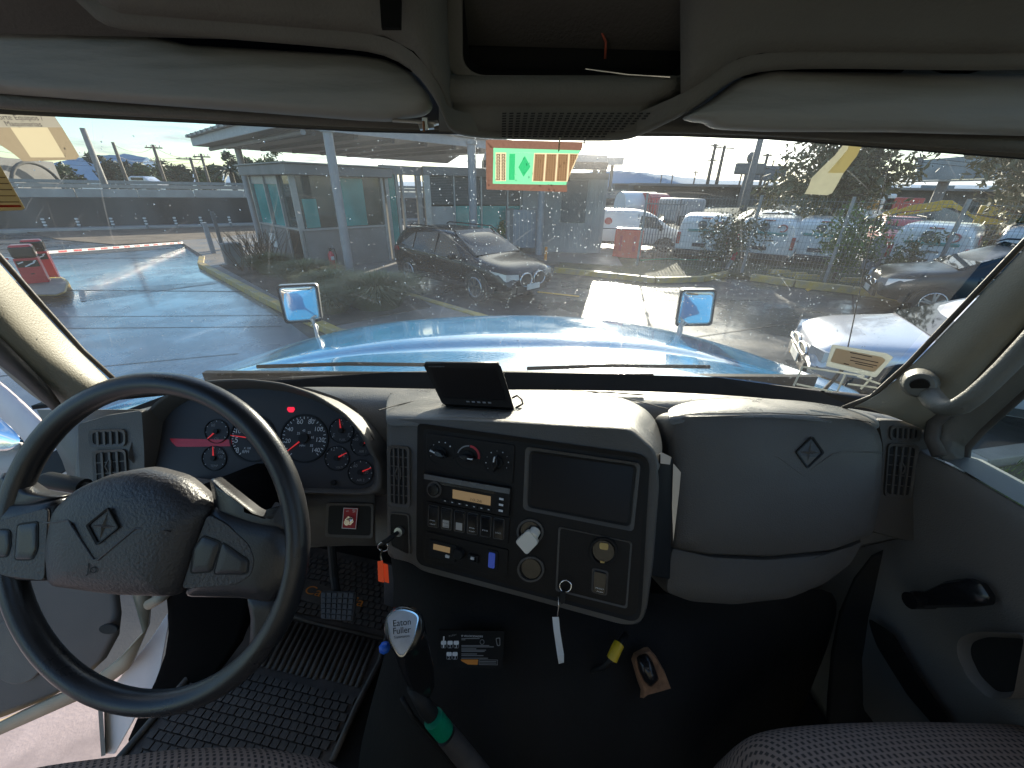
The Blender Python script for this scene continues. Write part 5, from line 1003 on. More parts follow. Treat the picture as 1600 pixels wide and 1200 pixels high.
# ================================================================ PAPERS ON THE GLASS
paper('sticker_paper', (0.65, 0.55, 0.33), (0.22, 0.19, 0.12), .7)
ps = thing('poster', 'tilted brown maintenance poster taped to the top left corner of the windshield', 'poster', P(60, 210, D=.62))
QP = PL(P(0, 180, D=.585), P(90, 175, D=.59), P(60, 250, D=.625)); pq = [(-50, 172), (80, 175), (124, 244), (119, 250), (36, 252), (15, 236), (-50, 130)]
for n_, p_, m_ in (('header_strip', [(-60, 172), (80, 174), (97, 199), (-42, 199)], 'poster_top'), ('photo_print', [(-42, 199), (16, 199), (48, 246), (49, 252), (36, 252), (18, 238)], 'poster_sheet'), ('blank_panel', [(16, 199), (74, 199), (102, 246), (48, 246)], 'poster_panel'), ('photo_print', [(74, 199), (97, 199), (124, 244), (119, 249), (102, 250), (102, 246)], 'poster_sheet'), ('photo_print', [(48, 246), (102, 246), (102, 250), (49, 252)], 'poster_sheet')):
    obj(n_, MB().quad(*[QP.pt(x, y, 0) for x, y in p_]), m_, ps)
tpl('poster_text', 'Reporte Equipos /', QP, (-18, 186), (70, 188), 'poster_ink', ps, .0016, .0065); tpl('poster_text', 'Maquinarias', QP, (12, 196.5), (68, 197.5), 'poster_ink', ps, .0016, .0065)
ys_ = thing('ruled_sticker', 'yellow ruled sticker with a red bottom line at the left edge of the windshield', 'sticker', P(10, 300, D=.66))
QP2 = PL(P(0, 260, D=.62), P(30, 260, D=.63), P(20, 320, D=.66))
obj('sheet', MB().plate(QP2, [(-60, 200), (0, 258), (39, 325), (34, 328), (-60, 332)], 0, .0006), 'sticker_paper', ys_)
for k in range(5): obj('ruled_line', MB().plate(QP2, [(-60, 276+k*9.6), (10+k*5.4-2, 276+k*9.6), (10+k*5.4-1, 277.4+k*9.6), (-60, 277.4+k*9.6)], .0008, .001), 'ink_tan', ys_)
obj('red_line', MB().plate(QP2, [(-60, 320), (32, 320), (34, 323), (-60, 323.5)], .0008, .0012), 'ink_red', ys_)
pm = thing('permit_sheet', 'green printed permit sheet with brown taped border at the top middle of the glass', 'permit', P(835, 255, D=.63))
GPm = PL(P(766, 225, D=.625), P(905, 230, D=.62), P(830, 296, D=.67))
gq = [(759, 219), (911, 223), (886, 297), (760, 295)]
def gpl(n_, p_, m_, h=0.0): return obj(n_, MB().quad(*[GPm.pt(x, y, h) for x, y in p_]), m_, pm)
gpl('border', [(759, 219), (766, 218), (911, 222), (910, 230), (908, 235), (766, 231)], 'permit_brown'); gpl('border', [(759, 219), (771, 231), (770, 287), (760, 296)], 'permit_brown'); gpl('border', [(760, 296), (770, 287), (886, 289), (886, 300)], 'permit_brown')
def rx(y): return 907-(y-235)*.42
gpl('green_edge', [(771, 231), (908, 235), (rx(240), 240), (771, 238)], 'permit_green'); gpl('green_edge', [(770, 283), (rx(284), 284), (rx(289), 289), (770, 287)], 'permit_green'); gpl('green_sheet', [(771, 238), (774.5, 238), (774, 283), (770, 283)], 'permit_green')
gpl('number_strip', [(774.5, 238), (791, 238.3), (790.5, 283), (774, 283)], 'permit_cream'); gpl('green_sheet', [(791, 238.3), (834.5, 239), (831, 283.5), (790.5, 283)], 'permit_green'); gpl('print_strip', [(834.5, 239), (rx(240), 240), (rx(284), 284), (831, 283.5)], 'permit_cream')
gpl('dark_band', [(796, 240), (805, 240), (804, 281), (795, 281)], 'ink_green', .0008); gpl('diamond', [(820, 243), (829, 260), (818, 276), (810, 261)], 'ink_green', .0008)
for x in (776, 784):
    for k in range(9): obj('number_box', MB().frame(GPm, [(x, 240.5+k*4.6), (x+5.4, 240.5+k*4.6), (x+5.2, 244.2+k*4.6), (x-.2, 244.2+k*4.6)], [(x+1.1, 241.5+k*4.6), (x+4.2, 241.5+k*4.6), (x+4, 243.2+k*4.6), (x+1, 243.2+k*4.6)], .0008, .001), 'tape_brown', pm)
for k in range(4):
    x = 836+k*18.2; x2 = x-3; w_ = 15.5 if k < 3 else 13.5; gpl('print_column', [(x, 240.5), (x+w_, 240.8), (x2+w_-(14 if k == 3 else 0), 283), (x2, 282.5)] if k < 3 else [(x, 240.5), (rx(241)-2, 241), (rx(270)-2, 270), (x2+2, 283), (x2, 283)], 'ink_brown', .0008)
fr_ = MB()
for k in range(4):
    for i in range(4):
        for j in range(15):
            x = 837.5+k*18.2+i*3.5-j*.17; y = 242+j*2.7
            if x < rx(y)-3: fr_.quad(GPm.pt(x, y, .0012), GPm.pt(x+1.7, y, .0012), GPm.pt(x+1.7, y+1.3, .0012), GPm.pt(x, y+1.3, .0012))
obj('printed_figures', fr_, 'ink_brown', pm, kind='stuff')
for x in (875, 914): obj('tie', MB().tube([plg.pt(x, 213, .002), P(x-1, 224, D=.60), P(x-2, 236 if x < 900 else 222, D=.625)], .0011, 6), 'tape_brown', pm)
ts = thing('torn_label', 'torn cream film label peeling from the upper right of the windshield', 'label', P(1305, 260, D=.66))
TQ = PL(P(1300, 220, D=.605), P(1350, 222, D=.60), P(1280, 300, D=.645))
obj('film', MB().plate(TQ, [(1330, 216), (1324, 234), (1312, 248), (1293, 270), (1318, 270), (1310, 285), (1300, 302), (1292, 305), (1257, 303), (1263, 292), (1268, 278), (1286, 260), (1304, 243), (1316, 228), (1322, 216)], 0, .0003), 'torn_sticker', ts)
obj('backing_paper', MB().plate(TQ, [(1330, 216), (1351, 219), (1338, 244), (1318, 270), (1293, 270), (1312, 248), (1324, 234)], .0006, .001), 'torn_cream', ts)
il = thing('inspection_label', 'cream printed label in a clear pouch at the lower right corner of the windshield', 'label', P(1340, 570, D=.88))
IQ = PL(P(1300, 550, D=.875), P(1385, 560, D=.85), P(1330, 600, D=.875))
obj('sheet', MB().plate(IQ, rp_([(1306, 544), (1378, 558), (1384, 563), (1366, 581), (1358, 580), (1297, 565)], 3), 0, .0006), 'label_cream', il)
for k, (a, b) in enumerate((((1328, 550), (1362, 557)), ((1329, 557), (1372, 566)), ((1328, 562), (1370, 571)), ((1336, 567), (1364, 573)), ((1318, 567), (1326, 569)))):
    obj('text_line', MB().plate(IQ, [a, b, (b[0], b[1]+1.4), (a[0], a[1]+1.4)], .0006, .001), 'poster_ink', il)
obj('pouch', MB().frame(IQ, rp_([(1300, 538), (1385, 552), (1396, 558), (1368, 590), (1290, 572)], 3), rp_([(1306, 544), (1378, 558), (1384, 563), (1366, 581), (1297, 565)], 3), 0, .0007), 'film', il)
tt = thing('toll_tag', 'clear plastic toll tag holder stuck in the lower right corner of the windshield', 'holder', P(1310, 595, D=.9))
for a, b in (((1254, 573), (1240, 603)), ((1254, 573), (1350, 588)), ((1320, 586), (1308, 612)), ((1340, 588), (1375, 600)), ((1345, 608), (1362, 590)), ((1325, 600), (1370, 606)), ((1245, 600), (1300, 612))):
    obj('clear_edge', MB().tube([P(*a, D=.90), P(*b, D=.885)], .0022, 6), 'film', tt)

# ---- back of the cab: rear wall with window opening, side walls below the windows
rwb = MB(); rwb.box((0, -.80, 1.55), 2.1, .04, 1.1); rwb.box((0, -.80, 2.68), 2.1, .04, .40); rwb.box((-.75, -.80, 2.29), .6, .04, .38); rwb.box((.75, -.80, 2.29), .6, .04, .38)
struct('wall_rear', rwb, 'liner')
sdb = MB(); sdb.box((1.0, -.2, 1.28), .03, 1.3, .66); sdb.box((-1.0, -.62, 1.40), .03, .4, .90); sdb.box((-1.0, -.62, 2.3), .03, .4, .9); sdb.box((1.0, -.62, 2.3), .03, .4, .9)
struct('wall_side_panel', sdb, 'liner')
# ================================================================ OUTDOORS: GROUND
def ground_mat(name, c1, c2, r_wet, r_dry, sc, wet=0.5, tint=None, bmp=0.25):
    m = bpy.data.materials.new(name); m.use_nodes = True; t = m.node_tree; n = t.nodes; l = t.links; b = n['Principled BSDF']
    co = n.new('ShaderNodeTexCoord')
    z = n.new('ShaderNodeTexNoise'); z.inputs['Scale'].default_value = sc; z.inputs['Detail'].default_value = 7; z.inputs['Roughness'].default_value = 0.6; l.new(co.outputs['Object'], z.inputs['Vector'])
    r = n.new('ShaderNodeMapRange'); r.inputs[1].default_value = wet-0.08; r.inputs[2].default_value = wet+0.10; r.inputs[3].default_value = r_wet; r.inputs[4].default_value = r_dry; l.new(z.outputs[0], r.inputs[0]); l.new(r.outputs[0], b.inputs['Roughness'])
    z2 = n.new('ShaderNodeTexNoise'); z2.inputs['Scale'].default_value = sc*7; z2.inputs['Detail'].default_value = 8; l.new(co.outputs['Object'], z2.inputs['Vector'])
    x = n.new('ShaderNodeMix'); x.data_type = 'RGBA'; x.inputs[6].default_value = (*c1, 1); x.inputs[7].default_value = (*c2, 1); l.new(z2.outputs[0], x.inputs[0])
    x2 = n.new('ShaderNodeMix'); x2.data_type = 'RGBA'; x2.blend_type = 'MULTIPLY'; x2.inputs[0].default_value = 1; l.new(x.outputs[2], x2.inputs[6])
    rr = n.new('ShaderNodeMapRange'); rr.inputs[1].default_value = wet-0.1; rr.inputs[2].default_value = wet+0.12; rr.inputs[3].default_value = 0.6; rr.inputs[4].default_value = 1.0; l.new(z.outputs[0], rr.inputs[0]); l.new(rr.outputs[0], x2.inputs[7])
    l.new(x2.outputs[2], b.inputs['Base Color']); b.inputs['Specular IOR Level'].default_value = 0.6
    if 'wet' in name:
        b.inputs['Coat Roughness'].default_value = 0.11; b.inputs['Coat IOR'].default_value = 1.38; cw = n.new('ShaderNodeMapRange'); cw.inputs[1].default_value = .44; cw.inputs[2].default_value = .53; cw.inputs[3].default_value = .85; cw.inputs[4].default_value = 0.02 if name == 'asphalt_wet' else .4
        zc_ = n.new('ShaderNodeTexNoise'); zc_.inputs['Scale'].default_value = sc*2.2; zc_.inputs['Detail'].default_value = 9; zc_.inputs['Roughness'].default_value = .65; l.new(co.outputs['Object'], zc_.inputs['Vector']); l.new(zc_.outputs[0], cw.inputs[0]); l.new(cw.outputs[0], b.inputs['Coat Weight'])
    z3 = n.new('ShaderNodeTexNoise'); z3.inputs['Scale'].default_value = 90; z3.inputs['Detail'].default_value = 3; l.new(co.outputs['Object'], z3.inputs['Vector'])
    bp = n.new('ShaderNodeBump'); bp.inputs['Distance'].default_value = 0.004; bm = n.new('ShaderNodeMapRange'); bm.inputs[1].default_value = r_wet; bm.inputs[2].default_value = r_dry; bm.inputs[3].default_value = 0.02; bm.inputs[4].default_value = bmp
    l.new(r.outputs[0], bm.inputs[0]); l.new(bm.outputs[0], bp.inputs['Strength']); l.new(z3.outputs[0], bp.inputs['Height']); l.new(bp.outputs[0], b.inputs['Normal'])
    MATS[name] = m; return m
ground_mat('asphalt_wet', (0.035, 0.035, 0.037), (0.065, 0.064, 0.064), 0.22, 0.68, 0.45, 0.5)
ground_mat('concrete_wet', (0.09, 0.11, 0.14), (0.14, 0.155, 0.18), 0.12, 0.30, 0.5, 0.42)
ground_mat('paving', (0.16, 0.14, 0.12), (0.24, 0.21, 0.19), 0.3, 0.7, 1.0, 0.42)
ground_mat('concrete_pink', (0.42, 0.33, 0.31), (0.55, 0.44, 0.42), 0.5, 0.7, 2.0, 0.4)
mat('kerb', (0.28, 0.25, 0.21), 0.6, bump=.4, bs=40, var=.25, vs=3)
mat('kerb_yellow', (0.50, 0.33, 0.04), 0.5, bump=.4, bs=40, var=.35, vs=5, col2=(0.30, 0.25, 0.16))
mat('yellow_paint', (0.62, 0.36, 0.03), 0.45, var=.25, vs=6)
mat('white_paint', (0.26, 0.26, 0.26), 0.4, var=.3, vs=4, col2=(0.13, 0.14, 0.16))
mat('concrete_wall', (0.20, 0.19, 0.18), 0.8, bump=.4, bs=20, var=.3, vs=.6)
mat('concrete_light', (0.38, 0.36, 0.34), 0.75, bump=.3, bs=20, var=.15, vs=1.5)
mat('dirty_wall', (0.09, 0.085, 0.08), 0.85, bump=.4, bs=10, var=.5, vs=.35, stretch=(1, 1, .3))
mat('soil', (0.12, 0.09, 0.065), 0.9, bump=.8, bs=12, var=.4, vs=1.5)
mat('grass_soil', (0.05, 0.055, 0.02), 0.9, bump=.8, bs=30, var=.5, vs=3)
mat('galv', (0.22, 0.23, 0.24), 0.45, .5, var=.12)
mat('post_paint', (0.30, 0.30, 0.31), 0.45, var=.08)
mat('roof_under', (0.03, 0.03, 0.035), 0.6, var=.3, vs=3, stretch=(6, 6, 1))
mat('roof_white', (0.30, 0.31, 0.33), 0.5, var=.1)
mat('panel_grey', (0.20, 0.19, 0.18), 0.6, var=.15, vs=2, bump=.2, bs=30)
mat('frame_alu', (0.38, 0.37, 0.36), 0.4, .4)
mat('teal_glass', (0.05, 0.30, 0.28), 0.12, var=.3, vs=1.2, spec=.8)
mat('dark_glass', (0.02, 0.05, 0.05), 0.05, var=.3, vs=1, spec=.9)
mat('interior_dark', (0.03, 0.032, 0.03), 0.8, var=.4, vs=2)
mat('shutter', (0.13, 0.13, 0.125), 0.5, var=.1)
mat('car_glass', (0.015, 0.02, 0.022), 0.04, var=.1, spec=.6, coat=.0)
mat('car_black', (0.005, 0.006, 0.009), 0.25, coat=0.2, var=.1)
mat('car_dark', (0.012, 0.02, 0.024), 0.28, .0, coat=0.15, var=.1)
mat('car_silver', (0.55, 0.56, 0.62), 0.28, .35, coat=.9, var=.04)
mat('van_white', (0.74, 0.74, 0.74), 0.3, coat=.5, var=.05, vs=2)
mat('tyre', (0.015, 0.015, 0.015), 0.75, var=.2)
mat('alloy', (0.55, 0.55, 0.56), 0.25, .9)
mat('plastic_trim', (0.02, 0.02, 0.021), 0.6)
mat('lamp_clear', (0.5, 0.52, 0.55), 0.1, .5)
mat('tail_red', (0.35, 0.01, 0.015), 0.2, coat=.6)
mat('plate_white', (0.6, 0.6, 0.58), 0.5)
mat('barrier_red', (0.50, 0.015, 0.03), 0.4, coat=.3, var=.1)
mat('barrier_pink', (0.6, 0.2, 0.2), 0.5)
mat('jersey_red', (0.62, 0.05, 0.03), 0.5, var=.1)
mat('orange', (0.75, 0.25, 0.02), 0.5)
mat('wood_pole', (0.12, 0.095, 0.075), 0.8, var=.25, vs=3)
mat('pole_concrete', (0.20, 0.19, 0.18), 0.8, var=.15)
mat('leaf', (0.05, 0.085, 0.02), 0.55, var=.45, vs=1.3)
mat('leaf_light', (0.11, 0.17, 0.03), 0.5, var=.4, vs=2)
mat('leaf_olive', (0.075, 0.085, 0.04), 0.6, var=.45, vs=1.2, col2=(0.13, 0.12, 0.06))
mat('leaf_dark', (0.025, 0.045, 0.025), 0.6, var=.5, vs=.3)
mat('bark', (0.07, 0.055, 0.04), 0.85, bump=.5, bs=20)
mat('blade', (0.09, 0.12, 0.05), 0.6, var=.45, vs=2, col2=(0.20, 0.18, 0.09))
mat('twig', (0.14, 0.09, 0.06), 0.8)
mat('digger_yellow', (0.62, 0.36, 0.02), 0.45, var=.12)
mat('hill', (0.20, 0.29, 0.40), 0.9, var=.1, vs=.004)  # pale blue of distance haze is mixed into the base colour
mat('sign_blue', (0.03, 0.05, 0.25), 0.5); mat('sign_red', (0.42, 0.03, 0.04), 0.6, var=.4, vs=14, col2=(0.6, 0.35, 0.3))
mat('tarp', (0.32, 0.33, 0.35), 0.5, var=.2, vs=3)
mat('billboard_face', (0.16, 0.22, 0.26), 0.5, var=.4, vs=.25, stretch=(1, 1, 3))
mat('terracotta', (0.35, 0.14, 0.07), 0.8)
mat('red_truck', (0.42, 0.03, 0.03), 0.4, coat=.4)
mat('far_grey', (0.16, 0.17, 0.18), 0.8, var=.35, vs=.1)
Z0 = Vector((0, 0, 1))
def G(x, y): return P(x, y, Z=0)
KS = 0.92
def flat(pts, z, k=KS): return [Vector((p[0]*k, p[1]*k, z)) for p in pts]
def slab(name, pts, z, th, m, sc=KS, **k): return struct(name, MB().prism(flat(pts, z-th, sc), flat(pts, z, sc)), m, **k)
struct('ground', MB().quad(Vector((-3000, -400, -.004)), Vector((3000, -400, -.004)), Vector((3000, 5000, -.004)), Vector((-3000, 5000, -.004))), 'asphalt_wet')
# wet concrete driveway on the left
slab('road_driveway', [(-30, -6), (-4.2, -6), (-3.3, 6.6), (-5.6, 9.2), (-11.2, 15.6), (-15.5, 20), (-30, 20)], .002, .004, 'concrete_wet')
slab('road_far', [(-60, 2), (-17.5, 14.6), (-10, 21), (8, 34), (4, 40), (-22, 31), (-60, 12)], .008, .004, 'asphalt_wet')
slab('ground_beside_cab', [(-6, -4), (-1.1, -4), (-1.1, 1.3), (-6, 1.3)], .008, .004, 'concrete_pink')
j = MB()
for a, b, w in (((-30, 9.1), (-6, 9.5), .018), ((-30, 6.0), (-4.3, 7.6), .010), ((-30, 5.4), (-4.0, 6.9), .010), ((-32, 11.5), (-11, 14.2), .03), ((-12, 3), (-4, 5.6), .008)):
    a, b = Vector((*a, .0)), Vector((*b, 0)); d = (b-a).normalized(); nn = Vector((-d.y, d.x, 0))*w; j.quad(*[v+Z0*.007 for v in (a-nn, b-nn, b+nn, a+nn)])
struct('road_joints', j, 'black')
mk = MB()
wl = [((122, 454), (131, 453), (134, 470), (126, 471))]
for q in wl: mk.quad(*[P(x, y, Z=.012) for x, y in q])
for i in range(7):
    a, b = P(134+i*6, 452+0.0, Z=.012), P(330+i*4, 440-1.5*i, Z=.012)
for i in range(6):
    a, b = P(126, 470-i*3.2, Z=.012), P(300+i*18, 447-i*2.2, Z=.012); d = (b-a).normalized(); nn = Vector((-d.y, d.x, 0))*.02; mk.quad(a-nn, b-nn, b+nn, a+nn)
struct('road_markings', mk, 'white_paint')
ym = MB()
for q in ([(1235, 545), (1268, 552), (1266, 556), (1233, 550)], [(840, 455), (905, 462), (905, 464), (840, 457)], [(1258, 452), (1288, 440), (1291, 442), (1262, 455)], [(1215, 440), (1240, 430), (1243, 432), (1220, 443)]): ym.quad(*[P(x, y, Z=.006) for x, y in q])
struct('bay_markings', ym, 'yellow_paint')
wj = MB()
for a, b in (((3.0, 6.4), (10, 9.0)), ((5.2, 5.2), (9.2, 10.2)), ((1.6, 9), (9, 9.4))):
    a, b = Vector((*a, 0)), Vector((*b, 0)); d = (b-a).normalized(); nn = Vector((-d.y, d.x, 0))*.012; wj.quad(*[v+Z0*.003 for v in (a-nn, b-nn, b+nn, a+nn)])
struct('yard_joints', wj, 'black')
# planted island under the canopy with its kerb
isl = [(-3.0, 6.9), (-1.7, 6.7), (-.25, 7.75), (-2.75, 10.1), (-3.5, 12.2), (-2.0, 14.6), (1.5, 15.3), (3.2, 18), (-8, 26), (-15, 19.5), (-11.0, 15.2), (-10.0, 13.6), (-5.4, 9.1)]
slab('pavement_island', isl, .11, .12, 'paving')
e1 = Vector((.69, .72, 0)).normalized(); e2 = Vector((-.72, .69, 0)).normalized()
kb = MB(); kl = [(-3.0, 6.9), (-5.4, 9.1), (-10.0, 13.6), (-10.9, 15.0)]; 
def kerb_run(name, pts, m, w=.16, h=.14, n=1.0):
    t = 0; first = None; parts = []
    for a, b in zip(pts, pts[1:]):
        a, b = Vector((*a, 0))*KS, Vector((*b, 0))*KS; L_ = (b-a).length; k = max(1, round(L_/n)); d = (b-a).normalized()
        for i in range(k):
            c = a+d*((i+.5)*L_/k); parts.append((c+Z0*(h/2), L_/k-.015, w, h, math.atan2(d.y, d.x)))
    for c, l_, w_, h_, r_ in parts: o = obj('kerb_stone', MB().box((0, 0, 0), l_, w_, h_), m, bevel=.012, kind='structure'); o.location = c; o.rotation_euler.z = r_
kerb_run('kerb', kl, 'kerb_yellow'); kerb_run('kerb', [(-3.0, 6.9), (-1.7, 6.7), (-.25, 7.75), (-2.75, 10.1), (-3.5, 12.2)], 'kerb_yellow')
slab('soil_bed', [(-3.2, 7.2), (-1.6, 8.6), (-2.6, 10.5), (-4.6, 12.0), (-8.0, 14.0), (-9.2, 13.3), (-5.4, 9.4)], .125, .02, 'soil')
slab('pavement_wall_foot', [(.9, 15.2), (4.2, 14.2), (5.0, 19), (.5, 19)], .115, .1, 'paving')
# right verge with yellow kerb in front of the fence
kerb_run('kerb', [(1.7, 13.5), (3.6, 12.6), (4.6, 12.0), (6.2, 12.3), (7.4, 13.2)], 'kerb_yellow', .16, .15)
kerb_run('kerb', [(7.9, 12.6), (8.7, 11.7), (9.8, 10.9), (11.2, 9.3)], 'kerb_yellow', .2, .18)
slab('verge_right', [(1.8, 13.5), (4.6, 12.1), (6.2, 12.4), (7.4, 13.3), (7.9, 12.7), (8.7, 11.8), (9.8, 11.0), (11.2, 9.4), (22, 8), (30, 12), (16, 16), (10, 16.5), (3, 19)], .10, .1, 'grass_soil')
slab('soil_far', [(-26, 23.2), (-17, 29.6), (-12, 30), (-13, 22), (-17, 18.5), (-21, 20)], .03, .03, 'soil')
slab('pavement_far', [(-14.5, 19.5), (-10.5, 16.4), (-8, 22), (-5, 30), (-13, 30)], .06, .06, 'paving')
for i, (x, y) in enumerate(((1215, 433), (1240, 437), (1258, 441), (1330, 446), (1387, 455))):
    b = thing('parking_stop', 'chipped yellow concrete block at the verge %s' % ('beneath the second van', 'left of the leafy shrub', 'below the leafy shrub', 'under the grey tarp', 'ahead of the dark pickup')[i], 'parking block', G(x, y), 0, 'yellow blocks along the verge')
    obj('block', MB().prism([G(x, y)+Vector(v) for v in ((-.35, -.1, 0), (.35, -.14, 0), (.35, .1, 0), (-.35, .1, 0))], [G(x, y)+Vector(v) for v in ((-.3, -.05, .22), (.3, -.09, .22), (.3, .06, .22), (-.3, .06, .22))]), 'kerb_yellow', b, bevel=.02)

# ================================================================ GATE BARRIERS
ri = thing('barrier_island', 'yellow edged concrete island carrying the two red gate boxes', 'traffic island', G(75, 455))
ii = [(40, 462), (90, 462), (104, 456), (108, 440), (98, 433), (60, 433), (10, 440)]
obj('base', MB().prism([P(x, y, Z=0) for x, y in ii], [P(x, y, Z=.16) for x, y in ii]), 'kerb_yellow', ri, bevel=.03); obj('top', MB().prism([P(x, y, Z=.17) for x, y in sc_(ii, .88)], [P(x, y, Z=.175) for x, y in sc_(ii, .88)]), 'paving', ri)
def gate_box(b, lab, boom_to, ty):
    zt = top_z(b, ty); t = thing('gate_barrier', lab, 'barrier', b, 0, 'red gate barriers on the yellow island')
    a1 = Vector((.75, .66, 0)); a2 = Vector((-.66, .75, 0)); w, d, h = .38, .32, zt-b.z
    def bx(z0, z1, k=1.0): return [b+a1*(s*w*k/2)+a2*(r*d*k/2)+Z0*(z-b.z) for z in (z0, z1) for s, r in ((-1, -1), (1, -1), (1, 1), (-1, 1))]
    v = bx(b.z, zt-.28); obj('cabinet', MB().prism(v[:4], v[4:]), 'barrier_red', t, bevel=.01)
    v = bx(zt-.28, zt-.02, 1.01); obj('motor_head', MB().prism(v[:4], v[4:]), 'black_gloss', t, bevel=.05, seg=4)
    v = bx(zt-.12, zt, .96); obj('lid', MB().prism(v[:4], v[4:]), 'barrier_red', t, bevel=.05, seg=4)
    cc = b+Z0*(zt-b.z-.33); bd = (boom_to-cc); L_ = bd.length; bd.normalize(); side = Vector((0, 0, 1))
    n_ = 13; nn = bd.cross(side).normalized()
    for i in range(n_):
        p0, p1 = cc+bd*(L_*i/n_), cc+bd*(L_*(i+1)/n_)
        obj('boom_section', MB().box((p0+p1)/2, (p1-p0).length, .04, .07, ax=(bd, nn, side)), 'van_white', t)
        if i > 0: obj('red_stripe', MB().box((p0+p1)/2-nn*0, (p1-p0).length*.55, .046, .045, ax=(bd, nn, side)), 'barrier_red', t)
    obj('boom_clamp', MB().box(cc, .3, .1, .16, ax=(bd, nn, side)), 'galv', t, bevel=.01)
    fo = MB()
    for k in range(5): fo.plate(PN(b+Z0*(h-.35)-a2*(d/2+.003)-a1*0, -a2), ell((b.x, b.y), 1, 1), 0, 0) if False else None
    obj('front_mark', MB().box(b+Z0*(h-.40)-a2*(d/2+.002), .34, .006, .14, ax=(a1, a2, Z0)), 'black', t)
    for u_, v_, s_ in ((-.1, .03, .1), (.06, .0, .12), (-.02, -.04, .08), (.12, .05, .05)): obj('mark_stroke', MB().box(b+a1*u_+Z0*(h-.40+v_)-a2*(d/2+.007), s_, .004, .022, ax=((a1+Z0*.4).normalized(), a2, (Z0-a1*.4).normalized())), 'van_white', t)
    obj('lock_slot', MB().box(b+Z0*(h-.62)-a2*(d/2+.002), .06, .006, .02, ax=(a1, a2, Z0)), 'black', t)
gate_box(G(66, 452), 'front red gate barrier box with its striped boom running out of frame to the left', G(-240, 470)+Z0*1.0, 382)
gate_box(G(78, 436), 'rear red gate barrier box with its long striped boom lowered across the driveway', P(285, 379, Y=17.0), 374)

# ================================================================ CANOPY, BOOTH, OFFICE
ZR = 3.6
A0, F0 = P(304, 228, Z=ZR), P(440, 197, Z=ZR); R0 = F0+e1*8.6; B0 = A0+e1*12.5; R1 = R0+e2*5+e1*2
cn = thing('canopy', 'large grey flat canopy roof on round posts over the guard booth', 'canopy', (F0+A0)/2)
rf = [A0, F0, R0, R0+e2*3.4, B0]
obj('soffit', MB().prism([p for p in rf], [p+Z0*.04 for p in rf]), 'roof_under', cn)
obj('roof_sheet', MB().prism([p+Z0*.32 for p in rf], [p+Z0*.36 for p in rf]), 'galv', cn)
for i in range(len(rf)):
    a, b = rf[i], rf[(i+1) % len(rf)]; d = (b-a).normalized(); nn = Vector((d.y, -d.x, 0))
    obj('fascia', MB().box((a+b)/2+nn*.03+Z0*.12, (b-a).length+.1, .05, .26, math.atan2(d.y, d.x)), 'roof_white', cn)
    obj('gutter', MB().box((a+b)/2+nn*.10+Z0*.31, (b-a).length+.25, .18, .08, math.atan2(d.y, d.x)), 'galv', cn)
for i in range(13):
    a = A0+(F0-A0)*((i+.5)/13); obj('roof_rib', MB().box(a+Z0*.30-e1*.12, .06, .25, .09, math.atan2(e2.y, e2.x)), 'galv', cn)
for k in range(6):
    a = F0+e2*.3+e1*(1.2*k+.8); obj('soffit_beam', MB().box(a+e2*3.6-Z0*.05, .12, 7.6, .14, math.atan2(e1.y, e1.x)), 'roof_under', cn)
obj('edge_beam', MB().tube([A0+e1*.5-Z0*.08, F0+e1*.5-Z0*.08], .07, 8), 'galv', cn)
for i, (px, py) in enumerate(((410, 385), (548, 430), (728, 392), (845, 392))):
    b = G(px, py); z1 = ZR if i < 3 else 3.2
    if i == 2: b = Vector((-1.0, 14.0, 0))
    if i == 3: b = P(842, 392, Y=15.2); b.z = 0
    obj('post', MB().tube([b, b+Z0*z1], .115 if i < 2 else .13, 18), 'post_paint', cn, smooth='auto')
    obj('post_collar', MB().tube([b+Z0*(z1-.12), b+Z0*(z1-.02)], .17, 18), 'galv', cn, smooth='auto')
# second canopy beyond, over the ribbed wall
c2 = thing('rear_canopy', 'lower rear canopy edge over the grey ribbed wall', 'canopy', (2, 17, 3.2))
obj('roof_slab', MB().prism([Vector(v) for v in ((-.6, 14.2, 3.1), (3.3, 14.4, 3.1), (4.6, 20, 3.1), (-1, 20, 3.1))], [Vector(v) for v in ((-.6, 14.2, 3.3), (3.3, 14.4, 3.3), (4.6, 20, 3.3), (-1, 20, 3.3))]), 'roof_white', c2)
obj('beam', MB().box((1.35, 14.5, 3.0), 4.0, .14, .2), 'roof_under', c2)
# guard booth
C0 = Vector((-5.55, 11.75, .11)); L1, L2, HB = 2.6, 3.2, 2.75
bo = thing('guard_booth', 'grey guard booth with wraparound green glass windows under the canopy', 'guard booth', C0)
def bw(o, d, u0, u1, z0, z1, th, m, name, off=0.0, par=None):
    nn = Vector((d.y, -d.x, 0));  nn = nn if nn.y < 0 else -nn
    return obj(name, MB().box(o+d*((u0+u1)/2)+nn*off+Z0*((z0+z1)/2), u1-u0, th, z1-z0, ax=(d, nn, Z0)), m, par)
bw(C0, e1, 0, L1, 0, 1.05, .12, 'panel_grey', 'wall', 0, bo); bw(C0, e2, .0, L2, 0, 1.05, .12, 'panel_grey', 'wall', 0, bo)
bw(C0, e1, .05, L1-.05, 1.05, 1.10, .18, 'frame_alu', 'window_sill', 0, bo); bw(C0, e2, .05, L2-.05, 1.05, 1.10, .18, 'frame_alu', 'window_sill', 0, bo)
bw(C0, e1, .06, L1-.06, 1.10, 2.42, .02, 'dark_glass', 'window', 0, bo)
bw(C0, e1, .12, .5, 1.12, 1.85, .01, 'teal_glass', 'window', .018, bo); bw(C0, e1, 1.25, 1.95, 1.12, 2.38, .01, 'teal_glass', 'window', .018, bo)
